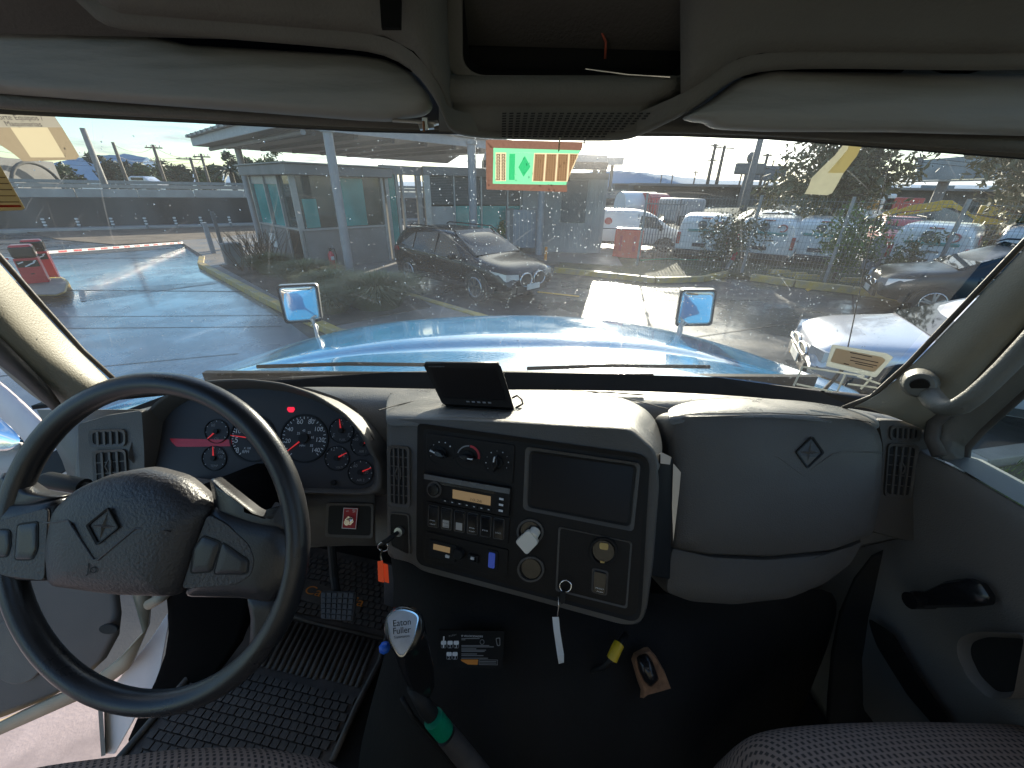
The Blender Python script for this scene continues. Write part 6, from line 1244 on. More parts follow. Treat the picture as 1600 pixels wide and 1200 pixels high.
bw(C0, e2, .06, .9, 1.10, 2.42, .02, 'dark_glass', 'window', 0, bo); bw(C0, e2, 1.0, 1.9, 1.10, 2.2, .02, 'teal_glass', 'window', 0, bo); bw(C0, e2, 2.0, 3.1, 1.10, 2.2, .02, 'teal_glass', 'window', 0, bo)
for u in (.0, .9, 1.95, 3.15): bw(C0, e2, u, u+.07, 0 if u else .0, 2.5, .16, 'frame_alu', 'mullion', .01, bo)
bw(C0, e2, .9, 3.2, 2.2, 2.42, .05, 'frame_alu', 'transom', .02, bo)
for u in (1.1, 2.52): bw(C0, e1, u, u+.08, 1.1 if u < 2 else 0, 2.45, .15, 'frame_alu', 'mullion', .0, bo)
bw(C0, e2, .16, .8, 0, 1.04, .02, 'dash_dark', 'door', .07, bo)
rc = C0+e1*(L1/2)+e2*(L2/2)
obj('roof', MB().box(rc+Z0*2.55, L1+.5, L2+.5, .26, ax=(e1, e2, Z0)), 'panel_grey', bo, bevel=.02); obj('roof_cap', MB().box(rc+Z0*2.70, L1+.6, L2+.6, .03, ax=(e1, e2, Z0)), 'galv', bo)
bw(C0+e2*L2, e1, 0, L1, 0, 2.5, .1, 'interior_dark', 'wall', 0, bo); bw(C0+e1*L1, e2, 0, L2, 0, 2.5, .1, 'panel_grey', 'wall', 0, bo)
obj('notice', MB().box(C0+e2*2.3-e1*.075+Z0*.62, .02, .5, .4, ax=(e1, e2, Z0)), 'plate_white', bo)
# gate columns between booth and office
D0_ = C0+e1*2.75
gc = thing('entrance_frame', 'metal framed pedestrian entrance between booth and office', 'entrance', D0_)
for u, w_ in ((.05, .12), (.42, .10), (.62, .07), (1.25, .18)): obj('frame_post', MB().box(D0_+e1*u+e2*.1+Z0*1.3, w_, .1, 2.6, ax=(e1, e2, Z0)), 'frame_alu', gc)
obj('lintel', MB().box(D0_+e1*.65+e2*.1+Z0*2.65, 1.5, .16, .25, ax=(e1, e2, Z0)), 'panel_grey', gc)
obj('dark_opening', MB().box(D0_+e1*.95+e2*1.8+Z0*1.2, 1.0, .1, 2.4, ax=(e1, e2, Z0)), 'interior_dark', gc)
obj('glass_leaf', MB().box(D0_+e1*.24+e2*.12+Z0*1.3, .3, .02, 2.5, ax=(e1, e2, Z0)), 'teal_glass', gc)
for dz in (0, .28):
    obj('wall_lamp', MB().dot(D0_+e1*(.8+dz*.4)+e2*1.5+Z0*1.55, .07), mat('lamp_warm%d' % int(dz*10), (1, .7, .3), .5, emit=(1, .7, .25), es=3.0), gc)
# office with shutters and teal glass
O0 = D0_+e1*1.4; oe = Vector((.93, .36, 0)).normalized(); of = thing('office_building', 'grey office front with half open shutters over teal glass', 'building', O0)
LO = 4.1; on = Vector((oe.y, -oe.x, 0))
def ow(u0, u1, z0, z1, th, m, name, off=0.0): return obj(name, MB().box(O0+oe*((u0+u1)/2)+on*off+Z0*((z0+z1)/2), u1-u0, th, z1-z0, ax=(oe, on, Z0)), m, of)
ow(0, LO, 0, 2.75, .1, 'interior_dark', 'wall', -.12); ow(0, LO, 2.55, 2.8, .3, 'panel_grey', 'roof_band'); ow(0, .2, 0, 2.65, .2, 'frame_alu', 'column')
ow(.2, 1.0, .1, 1.6, .04, 'concrete_light', 'panel', 0.0)
for i in range(2): ow(1.02+i*.98, 1.97+i*.98, .1, 1.62, .03, 'teal_glass', 'window', 0)
ow(3.0, 3.5, .1, 1.62, .03, 'teal_glass', 'window', 0)
for i in range(19): ow(.2, 3.5, 1.66+i*.05, 1.70+i*.05, .03, 'shutter', 'shutter_slat', .01+(i % 2)*.004)
for u in (1.0, 1.98, 2.98, 3.5): ow(u, u+.05, 0, 2.62, .07, 'frame_alu', 'mullion', .02)
# ribbed wall, notices, pots
WQ = O0+oe*3.6; rw = thing('ribbed_wall', 'pale grey ribbed metal wall running right of the office', 'wall', WQ)
WE = P(938, 395, Y=15.8); WE.z = 0; WQ.z = 0; wd_ = (WE-WQ).normalized(); wn_ = Vector((wd_.y, -wd_.x, 0)); LW = (WE-WQ).length
obj('sheet', MB().box(WQ+wd_*LW/2+Z0*1.32, LW, .06, 2.64, ax=(wd_, wn_, Z0)), 'concrete_light', rw)
for i in range(int(LW/.16)): obj('rib', MB().box(WQ+wd_*(.08+i*.16)+wn_*.045+Z0*1.32, .05, .04, 2.62, ax=(wd_, wn_, Z0)), 'concrete_light', rw)
obj('top_band', MB().box(WQ+wd_*LW/2+Z0*2.74, LW, .12, .2, ax=(wd_, wn_, Z0)), 'panel_grey', rw)
obj('side_panel', MB().box(WQ+wd_*(LW*.62)+wn_*.09+Z0*1.9, .9, .03, 1.4, ax=(wd_, wn_, Z0)), 'shutter', rw)
def wall_at(px, py, off=.1):
    d = ray(px, py); o = WQ+wn_*off; t = (o-CAM).dot(wn_)/d.dot(wn_); return CAM+d*t
def wplate(par, name, x0, x1, y0, y1, m, off=.1, th=.02):
    a, b, c, d = wall_at(x0, y0, off), wall_at(x1, y0, off), wall_at(x1, y1, off), wall_at(x0, y1, off)
    z1 = (a.z+b.z)/2; z0 = (c.z+d.z)/2; u0 = (a-WQ).dot(wd_); u1 = (b-WQ).dot(wd_)
    return obj(name, MB().box(WQ+wd_*((u0+u1)/2)+wn_*off+Z0*((z0+z1)/2), abs(u1-u0), th, abs(z1-z0), ax=(wd_, wn_, Z0)), m, par)
se = thing('parking_sign', 'blue and white E parking sign on the ribbed wall above the black SUV', 'sign', wall_at(753, 310))
wplate(se, 'board', 747, 759, 297, 325, 'plate_white', .10); wplate(se, 'blue_field', 748, 758, 298, 313, 'sign_blue', .112, .01)
lettering('sign_letter', 'E', wall_at(750.5, 309.5, .12), wall_at(755.5, 309.5, .12), wn_, 'plate_white', se, True, ext=0); lettering('sign_text', 'VISITAS', wall_at(749, 319, .12), wall_at(757.5, 319, .12), wn_, 'poster_ink', se, ext=0)
rn = thing('red_notice', 'red safety notice board on the ribbed wall behind the black SUV', 'notice board', wall_at(775, 357))
wplate(rn, 'board', 761, 790, 340, 374, 'sign_red', .10)
for i in range(4):
    for k in range(3): wplate(rn, 'pictogram', 763.5+k*8.5, 768.5+k*8.5, 343+i*8, 347.5+i*8, 'plate_white' if (i+k) % 2 else 'barrier_pink', .113, .004)
for (x0, x1, y0, y1, lab) in ((803, 838, 328, 386, 'tall pale cabinet with vertical ribs against the ribbed wall behind the black SUV'), (791, 803, 326, 384, 'dark narrow cabinet against the wall between red notice and pale cabinet')):
    t = thing('cabinet', lab, 'cabinet', wall_at(x0, y1)); dk = x0 < 800
    wplate(t, 'body', x0, x1, y0, y1, 'panel_grey' if dk else 'roof_white', .35, .45)
    for i in range(5 if not dk else 2): wplate(t, 'door_rib', x0+2+i*(x1-x0-3)/5, x0+3.4+i*(x1-x0-3)/5, y0+3, y1-3, 'frame_alu', .585, .02)
# fire extinguisher
fe = thing('fire_extinguisher', 'red fire extinguisher standing at the foot of the guard booth wall', 'fire extinguisher', C0+e1*.95-e2*.2)
c = C0+e1*.55-e2*.22; obj('cylinder', MB().tube([c, c+Z0*.02, c+Z0*.40, c+Z0*.46, c+Z0*.49], [.075, .085, .085, .05, .03], 16), 'barrier_red', fe, smooth='auto')
obj('valve', MB().box(c+Z0*.53, .05, .05, .08), 'black', fe); obj('hose', MB().tube([c+Z0*.53, c+e1*.12+Z0*.55, c+e1*.16+Z0*.35, c+e1*.13+Z0*.1], .014, 8), 'black', fe, smooth=True); obj('label', MB().box(c-e2*.086+Z0*.3, .09, .006, .1, ax=(e1, e2, Z0)), 'plate_white', fe)

# ================================================================ PLANTS
def leaves(mb, c, rx, ry, rz, n, s, rnd, shell=.5, clump=None):
    cl = [Vector((rnd.gauss(0, .45)*rx, rnd.gauss(0, .45)*ry, rnd.gauss(0, .45)*rz)) for _ in range(clump)] if clump else None
    for _ in range(n):
        if cl: v = rnd.choice(cl)+Vector((rnd.gauss(0, .17)*rx, rnd.gauss(0, .17)*ry, rnd.gauss(0, .17)*rz))
        else:
            v = Vector((rnd.gauss(0, 1), rnd.gauss(0, 1), rnd.gauss(0, 1))).normalized()*(shell+(1-shell)*rnd.random())**.6; v = Vector((v.x*rx, v.y*ry, v.z*rz))
        p = c+v; a = Vector((rnd.uniform(-1, 1), rnd.uniform(-1, 1), rnd.uniform(-1, .6))).normalized(); b = a.orthogonal().normalized(); b = Quaternion(a, rnd.random()*6.3) @ b
        k = s*rnd.uniform(.6, 1.4); mb.add([p-a*k, p+b*k*.35, p+a*k, p-b*k*.35], [(0, 1, 2, 3)])
def tree(name, label, cat, b, h, rad, n, s, m, seed, group=None, trunk=.12, clump=26, squash=1.0, lean=(0, 0)):
    r = random.Random(seed); t = thing(name, label, cat, b, 0, group); c = b+Vector((lean[0], lean[1], h-rad*squash)); mb = MB()
    leaves(mb, c, rad, rad, rad*squash, n, s, r, clump=clump); obj('crown', mb, m, t, keep=True, kind='stuff')
    tk = MB(); tk.tube([b, b+(c-b)*.5+Vector((.05, 0, 0)), c], [trunk, trunk*.75, trunk*.3], 8)
    for _ in range(9):
        d = Vector((r.gauss(0, 1), r.gauss(0, 1), r.uniform(0, 1))).normalized(); s0 = b+(c-b)*r.uniform(.45, .9); tk.tube([s0, s0+Vector((d.x*rad*.5, d.y*rad*.5, abs(d.z)*rad*.5)), s0+Vector((d.x*rad*.9, d.y*rad*.9, abs(d.z)*rad*.8))], [trunk*.4, trunk*.25, trunk*.08], 6)
    obj('trunk', tk, 'bark', t, smooth=True); return t
def tuft(name, label, b, r, h, n, seed, m='blade', group='grass tufts in the planted bed'):
    b = Vector((b.x*KS, b.y*KS, b.z)); rn_ = random.Random(seed); t = thing(name, label, 'grass tuft', b, 0, group); mb = MB()
    for _ in range(n):
        a = rn_.uniform(0, 6.3); k = math.sqrt(rn_.random()); p = b+Vector((math.cos(a)*r*.4*k, math.sin(a)*r*.4*k, 0)); o = Vector((math.cos(a), math.sin(a), 0)); hh = h*rn_.uniform(.6, 1.1); sp = r*k*rn_.uniform(.5, 1.1); w = Vector((-o.y, o.x, 0))*.008
        p1 = p+o*sp*.35+Z0*hh*.65; p2 = p+o*sp*.9+Z0*hh*(1-.35*k); mb.add([p-w, p+w, p1+w*.8, p1-w*.8, p2], [(0, 1, 2, 3), (3, 2, 4)])
    obj('blades', mb, m, t, keep=True, kind='stuff')
tuft('grass_tuft', 'widest dense green and straw grass tuft just beyond the left hood mirror', Vector((-2.75, 8.6, .12)), 1.05, .75, 3600, 1)
tuft('grass_tuft', 'low grass tuft left of the widest one, in front of the pale canopy post', Vector((-4.1, 9.6, .12)), .85, .6, 2200, 2)
tuft('grass_tuft', 'grass tuft at the foot of the guard booth corner', Vector((-5.3, 10.9, .12)), .95, .62, 2200, 3)
tuft('grass_tuft', 'small dark grass tuft between kerb and booth, farthest left in the bed', Vector((-6.9, 12.2, .12)), .8, .6, 1800, 4)
tuft('grass_tuft', 'grass tuft behind the left hood mirror beside the yellow kerb', Vector((-3.6, 8.2, .12)), .7, .5, 1600, 5)
rs_ = random.Random(9); t = thing('bare_shrub', 'leafless reddish twiggy shrub left of the guard booth', 'shrub', Vector((-7.4, 12.6, .1))); mb = MB()
for _ in range(90):
    a = rs_.uniform(0, 6.3); b = Vector((-6.9+rs_.gauss(0, .25), 11.7+rs_.gauss(0, .25), .1)); d = Vector((math.cos(a)*.5, math.sin(a)*.5, 1.1)); mb.tube([b, b+d*.5, b+d*.95+Vector((rs_.gauss(0, .15), rs_.gauss(0, .15), 0))], [.012, .008, .003], 4)
obj('twigs', mb, 'twig', t, kind='stuff')
tree('shrub', 'round dark evergreen shrub in a clay pot against the ribbed wall', 'shrub', G(885, 386)+Z0*.4, 1.1, .62, 2400, .06, 'leaf_dark', 11, trunk=.04, clump=30)
po = thing('plant_pot', 'terracotta pot holding the round shrub by the ribbed wall', 'plant pot', G(885, 386)); obj('pot', MB().tube([G(885, 386), G(885, 386)+Z0*.38, G(885, 386)+Z0*.42], [.24, .32, .34], 20), 'terracotta', po, smooth='auto'); obj('soil_fill', MB().tube([G(885, 386)+Z0*.42, G(885, 386)+Z0*.425], [.3, .3], 20), 'soil', po)
tree('shrub', 'small yellow green bush beneath the red notice board behind the SUV', 'shrub', P(778, 385, Y=15.6), 1.0, .38, 900, .05, 'leaf_light', 12, trunk=.02, clump=12)
tree('shrub', 'tall leafy shrub in front of the leftmost parked white van', 'shrub', Vector((6.99, 12.79, .1)), 1.8, .72, 2100, .06, 'leaf_olive', 13, 'shrubs along the mesh fence', trunk=.04, clump=30, squash=1.15)
tree('shrub', 'bright green leafy shrub between the third van and the red pickup', 'shrub', Vector((9.48, 11.32, .1)), 1.9, .74, 2300, .065, 'leaf_light', 14, 'shrubs along the mesh fence', trunk=.04, clump=30, squash=1.15)
tree('shrub', 'low dark green shrub below the rear of the fourth white van', 'shrub', Vector((10.30, 10.30, .1)), 1.15, .6, 1600, .06, 'leaf', 15, 'shrubs along the mesh fence', trunk=.03, clump=18)
tree('shrub', 'small fresh green bush on the bank right of the fourth van', 'shrub', P(1505, 412, Y=14), .9, .5, 700, .06, 'leaf_light', 16, trunk=.02, clump=12)
tree('tree', 'tall sunlit olive tree rising behind the torn cream label', 'tree', Vector((12.51, 16.19, 0)), 5.4, 1.9, 9500, .13, 'leaf_olive', 17, 'trees beyond the mesh fence', trunk=.14, clump=40, squash=1.1)
tree('tree', 'broad olive tree cut by the right windshield pillar below the billboard', 'tree', Vector((16.01, 12.33, 0)), 4.9, 2.1, 10000, .13, 'leaf_olive', 18, 'trees beyond the mesh fence', trunk=.14, clump=34, squash=1.0)
# row of trees beyond the highway
rt_ = random.Random(21)
tl_ = ((105, 'small'), (190, 'big'), (235, 'big'), (288, 'low'), (335, 'low'), (395, 'tall'), (432, 'tall'))
for k, (x, kk_) in enumerate(tl_):
    Y_ = 62+k*3; b = P(x, 295, Y=Y_); b.z = 0; ty = {'small': 262, 'big': 253, 'low': 262, 'tall': 248}[kk_]; hz = top_z(Vector((b.x, b.y, 0)), ty)
    labs = ('small tree beside the tunnel portal beyond the highway', 'broad dark tree under the mountain, behind the leaning lamp poles', 'rounded tree right of the broad one beyond the highway', 'low tree beyond the highway beneath the crossarm pole', 'low bush like tree left of the palm beyond the highway', 'dark tree seen behind the left canopy post', 'tree top showing above the guard booth roof')
    tree('tree', labs[k], 'tree', b, hz, min(hz*.45, 4.6), 3800, .40, 'leaf_dark' if k % 2 else 'leaf', 30+k, 'trees beyond the highway', trunk=.25, clump=30, squash=.8)
pb = P(367, 295, Y=60); pb.z = 0; hp = top_z(pb, 268); pm_ = thing('palm_tree', 'palm tree with a round feathery head beyond the highway', 'palm tree', pb); mb = MB(); r = random.Random(5)
for i in range(26):
    a = i*.7; el = r.uniform(.0, 1.2); prev = pb+Z0*hp; pts = []
    for s in range(6): q = s/5; pts.append(pb+Z0*(hp+2.2*math.sin(el)*q-1.6*q*q)+Vector((math.cos(a), math.sin(a), 0))*3.0*q*math.cos(el*.6))
    mb.tube(pts, [.05, .16, .18, .15, .1, .02], 4)
obj('fronds', mb, 'leaf_dark', pm_, kind='stuff'); obj('trunk', MB().tube([pb, pb+Z0*hp], [.35, .28], 8), 'bark', pm_)

# ================================================================ HIGHWAY, WALL, HILLS
wa, wb = Vector((-27.1, 20.0, 0)), Vector((3.7, 40.5, 0)); hd_ = (wb-wa).normalized(); hn = Vector((hd_.y, -hd_.x, 0))
wa2 = wa-hd_*60; LH = (wb-wa2).length+40
hw = thing('retaining_wall', 'long dark stained retaining wall below the highway', 'wall', wa)
obj('wall_face', MB().box(wa2+hd_*LH/2+Z0*.75+Z0*0, LH, .4, 1.55, ax=(hd_, hn, Z0)), 'dirty_wall', hw)
for i in range(26):
    obj('parapet_panel', MB().box(wa-hd_*8+hd_*(i*2.5)+hn*.0-hn*.1+Z0*1.74, 2.46, .2, .4, ax=(hd_, hn, Z0)), 'concrete_light', hw)
obj('wall_foot', MB().box(wa2+hd_*LH/2+hn*.45+Z0*.06, LH, .5, .12, ax=(hd_, hn, Z0)), 'concrete_light', hw)
obj('orange_plate', MB().box(P(363, 322, Y=29.6)+hn*.2, .5, .05, .22, ax=(hd_, hn, Z0)), 'orange', hw)
struct('road_highway', MB().prism([wa2-hn*.5+Z0*1.5, wa2+hd_*LH-hn*.5+Z0*1.5, wa2+hd_*LH-hn*22+Z0*1.5, wa2-hn*22+Z0*1.5], [wa2-hn*.5+Z0*1.58, wa2+hd_*LH-hn*.5+Z0*1.58, wa2+hd_*LH-hn*22+Z0*1.58, wa2-hn*22+Z0*1.58]), 'asphalt_wet')
gr = thing('guard_rail', 'steel highway guard rail running above the dark retaining wall', 'guard rail', wa+Z0*1.6)
for s, o_ in ((2.12, 1.2), (2.02, 1.2), (2.22, 9.0), (2.32, 9.0)): obj('rail', MB().box(wa2+hd_*LH/2-hn*o_+Z0*s, LH, .06, .10, ax=(hd_, hn, Z0)), 'galv', gr)
for i in range(34): obj('rail_post', MB().box(wa-hd_*6+hd_*(i*1.9)-hn*1.25+Z0*1.85, .08, .08, .55, ax=(hd_, hn, Z0)), 'galv', gr)
tn = thing('tunnel_portal', 'concrete tunnel portal building with an arch beyond the highway', 'building', P(50, 270, Y=30))
tp0, tp1 = P(-60, 285, Y=30), P(97, 285, Y=37); tp0.z = tp1.z = 0; td = (tp1-tp0).normalized(); tnn = Vector((td.y, -td.x, 0)); zt_ = top_z(tp1, 253)
obj('front_wall', MB().prism([tp0, tp1, tp1-tnn*5, tp0-tnn*5], [tp0+Z0*zt_*1.05, tp1+Z0*zt_, tp1-tnn*5+Z0*zt_, tp0-tnn*5+Z0*zt_*1.05]), 'concrete_wall', tn)
ac = P(47, 285, Y=34.5)+tnn*.5; obj('arch_rim', MB().tube([Vector((ac.x, ac.y, 1.6))+td*math.cos(a)*1.9+Z0*math.sin(a)*1.9+tnn*.05 for a in [math.pi*i/14 for i in range(15)]], .12, 8), 'dirty_wall', tn, smooth=True)
for i, x in enumerate((75, 127, 180, 232, 278, 318, 362)):
    b = G(x, 361-i*.9); t = thing('delineator_post', ('first', 'second', 'third', 'fourth', 'fifth', 'sixth', 'seventh')[i]+' banded road post from the left before the retaining wall', 'road post', b, 0, 'road posts along the far kerb')
    h = .62; obj('stem', MB().tube([b, b+Z0*h], .05, 8), 'galv', t)
    for k in range(3): obj('band', MB().tube([b+Z0*(.25+k*.14), b+Z0*(.31+k*.14)], .07, 8), 'van_white', t)
slab('kerb_far', [(wa2+hn*1.4+Vector((0, 0, 0))).to_tuple()[:2], (wa2+hd_*LH+hn*1.4).to_tuple()[:2], (wa2+hd_*LH+hn*.6).to_tuple()[:2], (wa2+hn*.6).to_tuple()[:2]], .12, .12, 'concrete_light', 1.0)
# hills
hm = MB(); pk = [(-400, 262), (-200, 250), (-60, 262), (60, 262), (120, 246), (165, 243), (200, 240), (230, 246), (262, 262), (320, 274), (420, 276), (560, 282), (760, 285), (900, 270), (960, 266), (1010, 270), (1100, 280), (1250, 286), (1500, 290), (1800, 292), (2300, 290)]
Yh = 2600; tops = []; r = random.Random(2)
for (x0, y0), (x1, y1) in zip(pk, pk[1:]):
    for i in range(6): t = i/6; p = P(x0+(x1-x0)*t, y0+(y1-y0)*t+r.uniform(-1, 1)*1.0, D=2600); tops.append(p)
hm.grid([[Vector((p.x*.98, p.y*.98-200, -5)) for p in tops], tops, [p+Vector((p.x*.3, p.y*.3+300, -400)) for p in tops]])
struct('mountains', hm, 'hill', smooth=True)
struct('hills_far_right', MB().grid([[Vector((x, y, 0)) for x, y in ((30, 150), (80, 150), (160, 150), (300, 130), (420, 60))], [Vector((x, y+10, 3.0+2*math.sin(x*.3))) for x, y in ((30, 150), (80, 150), (160, 150), (300, 130), (420, 60))]]), 'far_grey')

# ================================================================ UTILITY POLES AND WIRES
POLES = []
def pole(label, x0, y0, x1, y1, Y, r=.14, arms=(), m='wood_pole', w=1.6):
    b = P(x0, y0, Y=Y); b.z = 0; zt = top_z(b, y1); t = thing('utility_pole', label, 'pole', b, 0, 'utility poles')
    r *= 1.35; obj('shaft', MB().tube([b, b+Z0*zt], [r, r*.7], 8), m, t, smooth=True)
    for k, dz in enumerate(arms):
        obj('crossarm', MB().box(b+Z0*(zt-dz), w, .12, .12, .35), m, t)
        for s in (-.9, -.3, .4, .9): obj('insulator', MB().tube([b+Z0*(zt-dz)+Vector((s*w/2, 0, .06)), b+Z0*(zt-dz)+Vector((s*w/2, 0, .25))], .05, 6), 'galv', t)
    POLES.append((b, zt)); return t, b, zt
pole('thick leaning lamp post line left of the canopy, nearest to the poster', 187, 347, 138, 200, 27, .14, (), 'pole_concrete')
pole('pole close behind the thick post near the poster', 205, 300, 163, 222, 44, .13, ())
pole('pole with two arms beyond the highway over the dark trees', 262, 296, 247, 226, 52, .15, (.3, 1.6))
pole('H frame pole beyond the highway left of the canopy post', 312, 296, 302, 246, 58, .16, (.2,), w=3.0)
pole('tall pole with short arms left of the canopy post', 330, 296, 316, 240, 50, .13, (.3,))
pole('tall utility pole left of its twin in the bright sky', 1100, 312, 1118, 225, 60, .2, (.2, 1.9))
pole('tall utility pole right of its twin in the bright sky', 1114, 312, 1133, 227, 60, .2, (.3,), w=3.4)
pole('thick tall post rising out of view over the white vans', 1160, 330, 1193, 214, 33, .22, (), 'pole_concrete')
pole('utility pole behind the thick tall post', 1183, 305, 1196, 240, 55, .16, (.2, 1.6))
pole('utility pole with a wire loop left of the tall olive tree', 1215, 300, 1231, 243, 55, .18, (.2, 1.6))
pole('slim pole far off over the parked vans', 1196, 300, 1208, 250, 70, .12, ())
pole('slim pole far off in the hazy glare right of centre', 1080, 306, 1084, 266, 80, .12, (.4,))
pole('small far pole left of the twin poles', 1047, 298, 1050, 272, 90, .12, ())
pole('small far pole above the white trailer roofs', 1030, 298, 1032, 273, 90, .12, ())
pole('leaning far pole at the right edge of the glare', 1152, 300, 1160, 262, 70, .12, ())
for i in range(11):
    pole(('first', 'second', 'third', 'fourth', 'fifth', 'sixth', 'seventh', 'eighth', 'ninth', 'tenth', 'last')[i]+' slim mast from the left in the far cluster beside the billboard', 1378+i*6.3, 308, 1384+i*6.5, 283+(i % 3)*4+i*1.2, 85+i*3, .09, (.6,) if i % 2 else (), 'galv', 1.2)
t, b, zt = pole('broad lighting mast with a square head left of the thick post', 1155, 330, 1168, 246, 40, .32, (), 'pole_concrete')
obj('head', MB().box(b+Z0*(zt-.9), 2.6, .5, .9), 'pole_concrete', t, bevel=.1); obj('cap', MB().dot(b+Z0*zt, .5), 'pole_concrete', t)
bb = pole('low pole with a flat board behind the thick post', 1190, 302, 1193, 272, 60, .12, ()); obj('board', MB().box(bb[1]+Z0*(bb[2]+.1), 5.2, .2, 1.8), 'far_grey', bb[0])
wr = MB()
def wire(a, b, sag=.6):
    wr.tube([a+(b-a)*(i/8)-Z0*sag*4*(i/8)*(1-i/8) for i in range(9)], .018, 4)
for i, jx in ((2, 4), (3, 4), (5, 6), (6, 8), (8, 9), (1, 2)):
    a, b = POLES[i][0]+Z0*(POLES[i][1]-.2), POLES[jx][0]+Z0*(POLES[jx][1]-.2); wire(a, b); wire(a-Z0*.9, b-Z0*.9)
for y in (0, 6, 12): wire(P(1240, 212+y*1.1, Y=40), P(1700, 262+y*1.3, Y=24), .2)
wire(P(1133, 262, Y=60), P(1160, 240, Y=55), .4); wire(POLES[9][0]+Z0*POLES[9][1], P(1330, 240, Y=40), .5)
for k in range(3): wire(POLES[3][0]+Z0*(POLES[3][1]-.3*k), P(-60, 215+10*k, Y=60), 1.0)
tag(obj('overhead_wires', wr, 'black', kind='stuff'), 'thin overhead wires strung between the utility poles', 'wires')
# billboard
q0, q1 = P(1428, 282, Y=38), P(1570, 280, Y=30); zb = q0.z; zt2 = top_z(Vector((q0.x, q0.y, 0)), 250)
bi = thing('billboard', 'large blue grey billboard on a steel column behind the right hand trees', 'billboard', Vector((q0.x, q0.y, 0))); bdv = (q1-q0); bdv.z = 0; bl = bdv.length*1.1; bdv.normalize(); bn_ = Vector((bdv.y, -bdv.x, 0)); bc = q0+bdv*bl/2; bc.z = (zb+zt2)/2
obj('face', MB().box(bc, bl, .2, zt2-zb, ax=(bdv, bn_, Z0)), 'billboard_face', bi); obj('catwalk', MB().box(Vector((bc.x, bc.y, zb-.1))+bn_*.4, bl+1, .8, .1, ax=(bdv, bn_, Z0)), 'galv', bi)
cp2 = q0+bdv*bl*.36; obj('column', MB().tube([Vector((cp2.x, cp2.y, 0)), Vector((cp2.x, cp2.y, zb))], .35, 12), 'pole_concrete', bi); obj('end_panel', MB().box(q0+Vector((0, 0, (zt2-zb)*.85))-bdv*.1+bn_*.15, .8, .05, .9, ax=(bdv, bn_, Z0)), 'far_grey', bi)
sb = thing('small_billboard', 'small blue advertising board under the large billboard', 'billboard', P(1463, 296, Y=60)); obj('face', MB().box(P(1463, 297, Y=60), 4.6, .2, 1.2), 'billboard_face', sb); obj('leg', MB().tube([P(1463, 300, Y=60), Vector((P(1463, 300, Y=60).x, 60, 0))], .15, 8), 'galv', sb)
# far walls, sheds and the overpass shade on the right
for nm, lab, x0, x1, y0, y1, Y_, m_, cat in (('warehouse', 'long low grey warehouse on the horizon under the twin poles', 960, 1065, 289, 300, 95, 'far_grey', 'warehouse'), ('warehouse', 'pale roofed shed on the horizon left of the low board pole', 1190, 1245, 292, 300, 100, 'concrete_light', 'warehouse'), ('warehouse', 'dark block on the horizon left of the tall olive tree', 1235, 1262, 288, 300, 80, 'far_grey', 'warehouse'), ('boundary_wall', 'dark boundary wall behind the parked vans', 990, 1700, 296, 345, 42, 'dirty_wall', 'wall'), ('overpass', 'pale concrete overpass crossing behind the excavator boom', 1370, 1700, 300, 310, 60, 'concrete_wall', 'overpass')):
    a, b = P(x0, y0, Y=Y_), P(x1, y0, Y=Y_); z1 = (a.z+b.z)/2; z0 = 0 if nm != 'overpass' else P((x0+x1)/2, y1, Y=Y_).z
    o = thing(nm, lab, cat, Vector(((a.x+b.x)/2, Y_, 0))); obj('body', MB().box(Vector(((a.x+b.x)/2, Y_+1, (z0+z1)/2)), b.x-a.x, 2, z1-z0), m_, o); obj('roof_edge', MB().box(Vector(((a.x+b.x)/2, Y_-.05, z1+.1)), b.x-a.x+.4, 2.4, .2), 'concrete_wall', o)
struct('soil_bank', MB().grid([[Vector((x, 26+.2*(x-6), .05)) for x in range(6, 70, 4)], [Vector((x, 31+.2*(x-6), 1.2+.5*math.sin(x*.7))) for x in range(6, 70, 4)], [Vector((x, 36+.2*(x-6), 1.3+.4*math.sin(x*.5+1))) for x in range(6, 70, 4)]]), 'leaf_dark', smooth=True)
# structure with sloping roof beyond the red barrier
gs = thing('service_station', 'far filling station canopy on two columns left of the glare', 'station', P(950, 290, Y=48)); 
obj('canopy_roof', MB().prism([P(900, 258, Y=48), P(973, 258, Y=48), P(970, 258, Y=54), P(905, 258, Y=54)], [P(900, 246, Y=48), P(976, 246, Y=48), P(972, 247, Y=54), P(905, 247, Y=54)]), 'roof_white', gs)
for x, w_ in ((931, .5), (943, .7), (957, .25)): a = P(x, 258, Y=50); obj('column', MB().box(Vector((a.x, 50, a.z/2)), w_, .5, a.z), 'pole_concrete', gs)
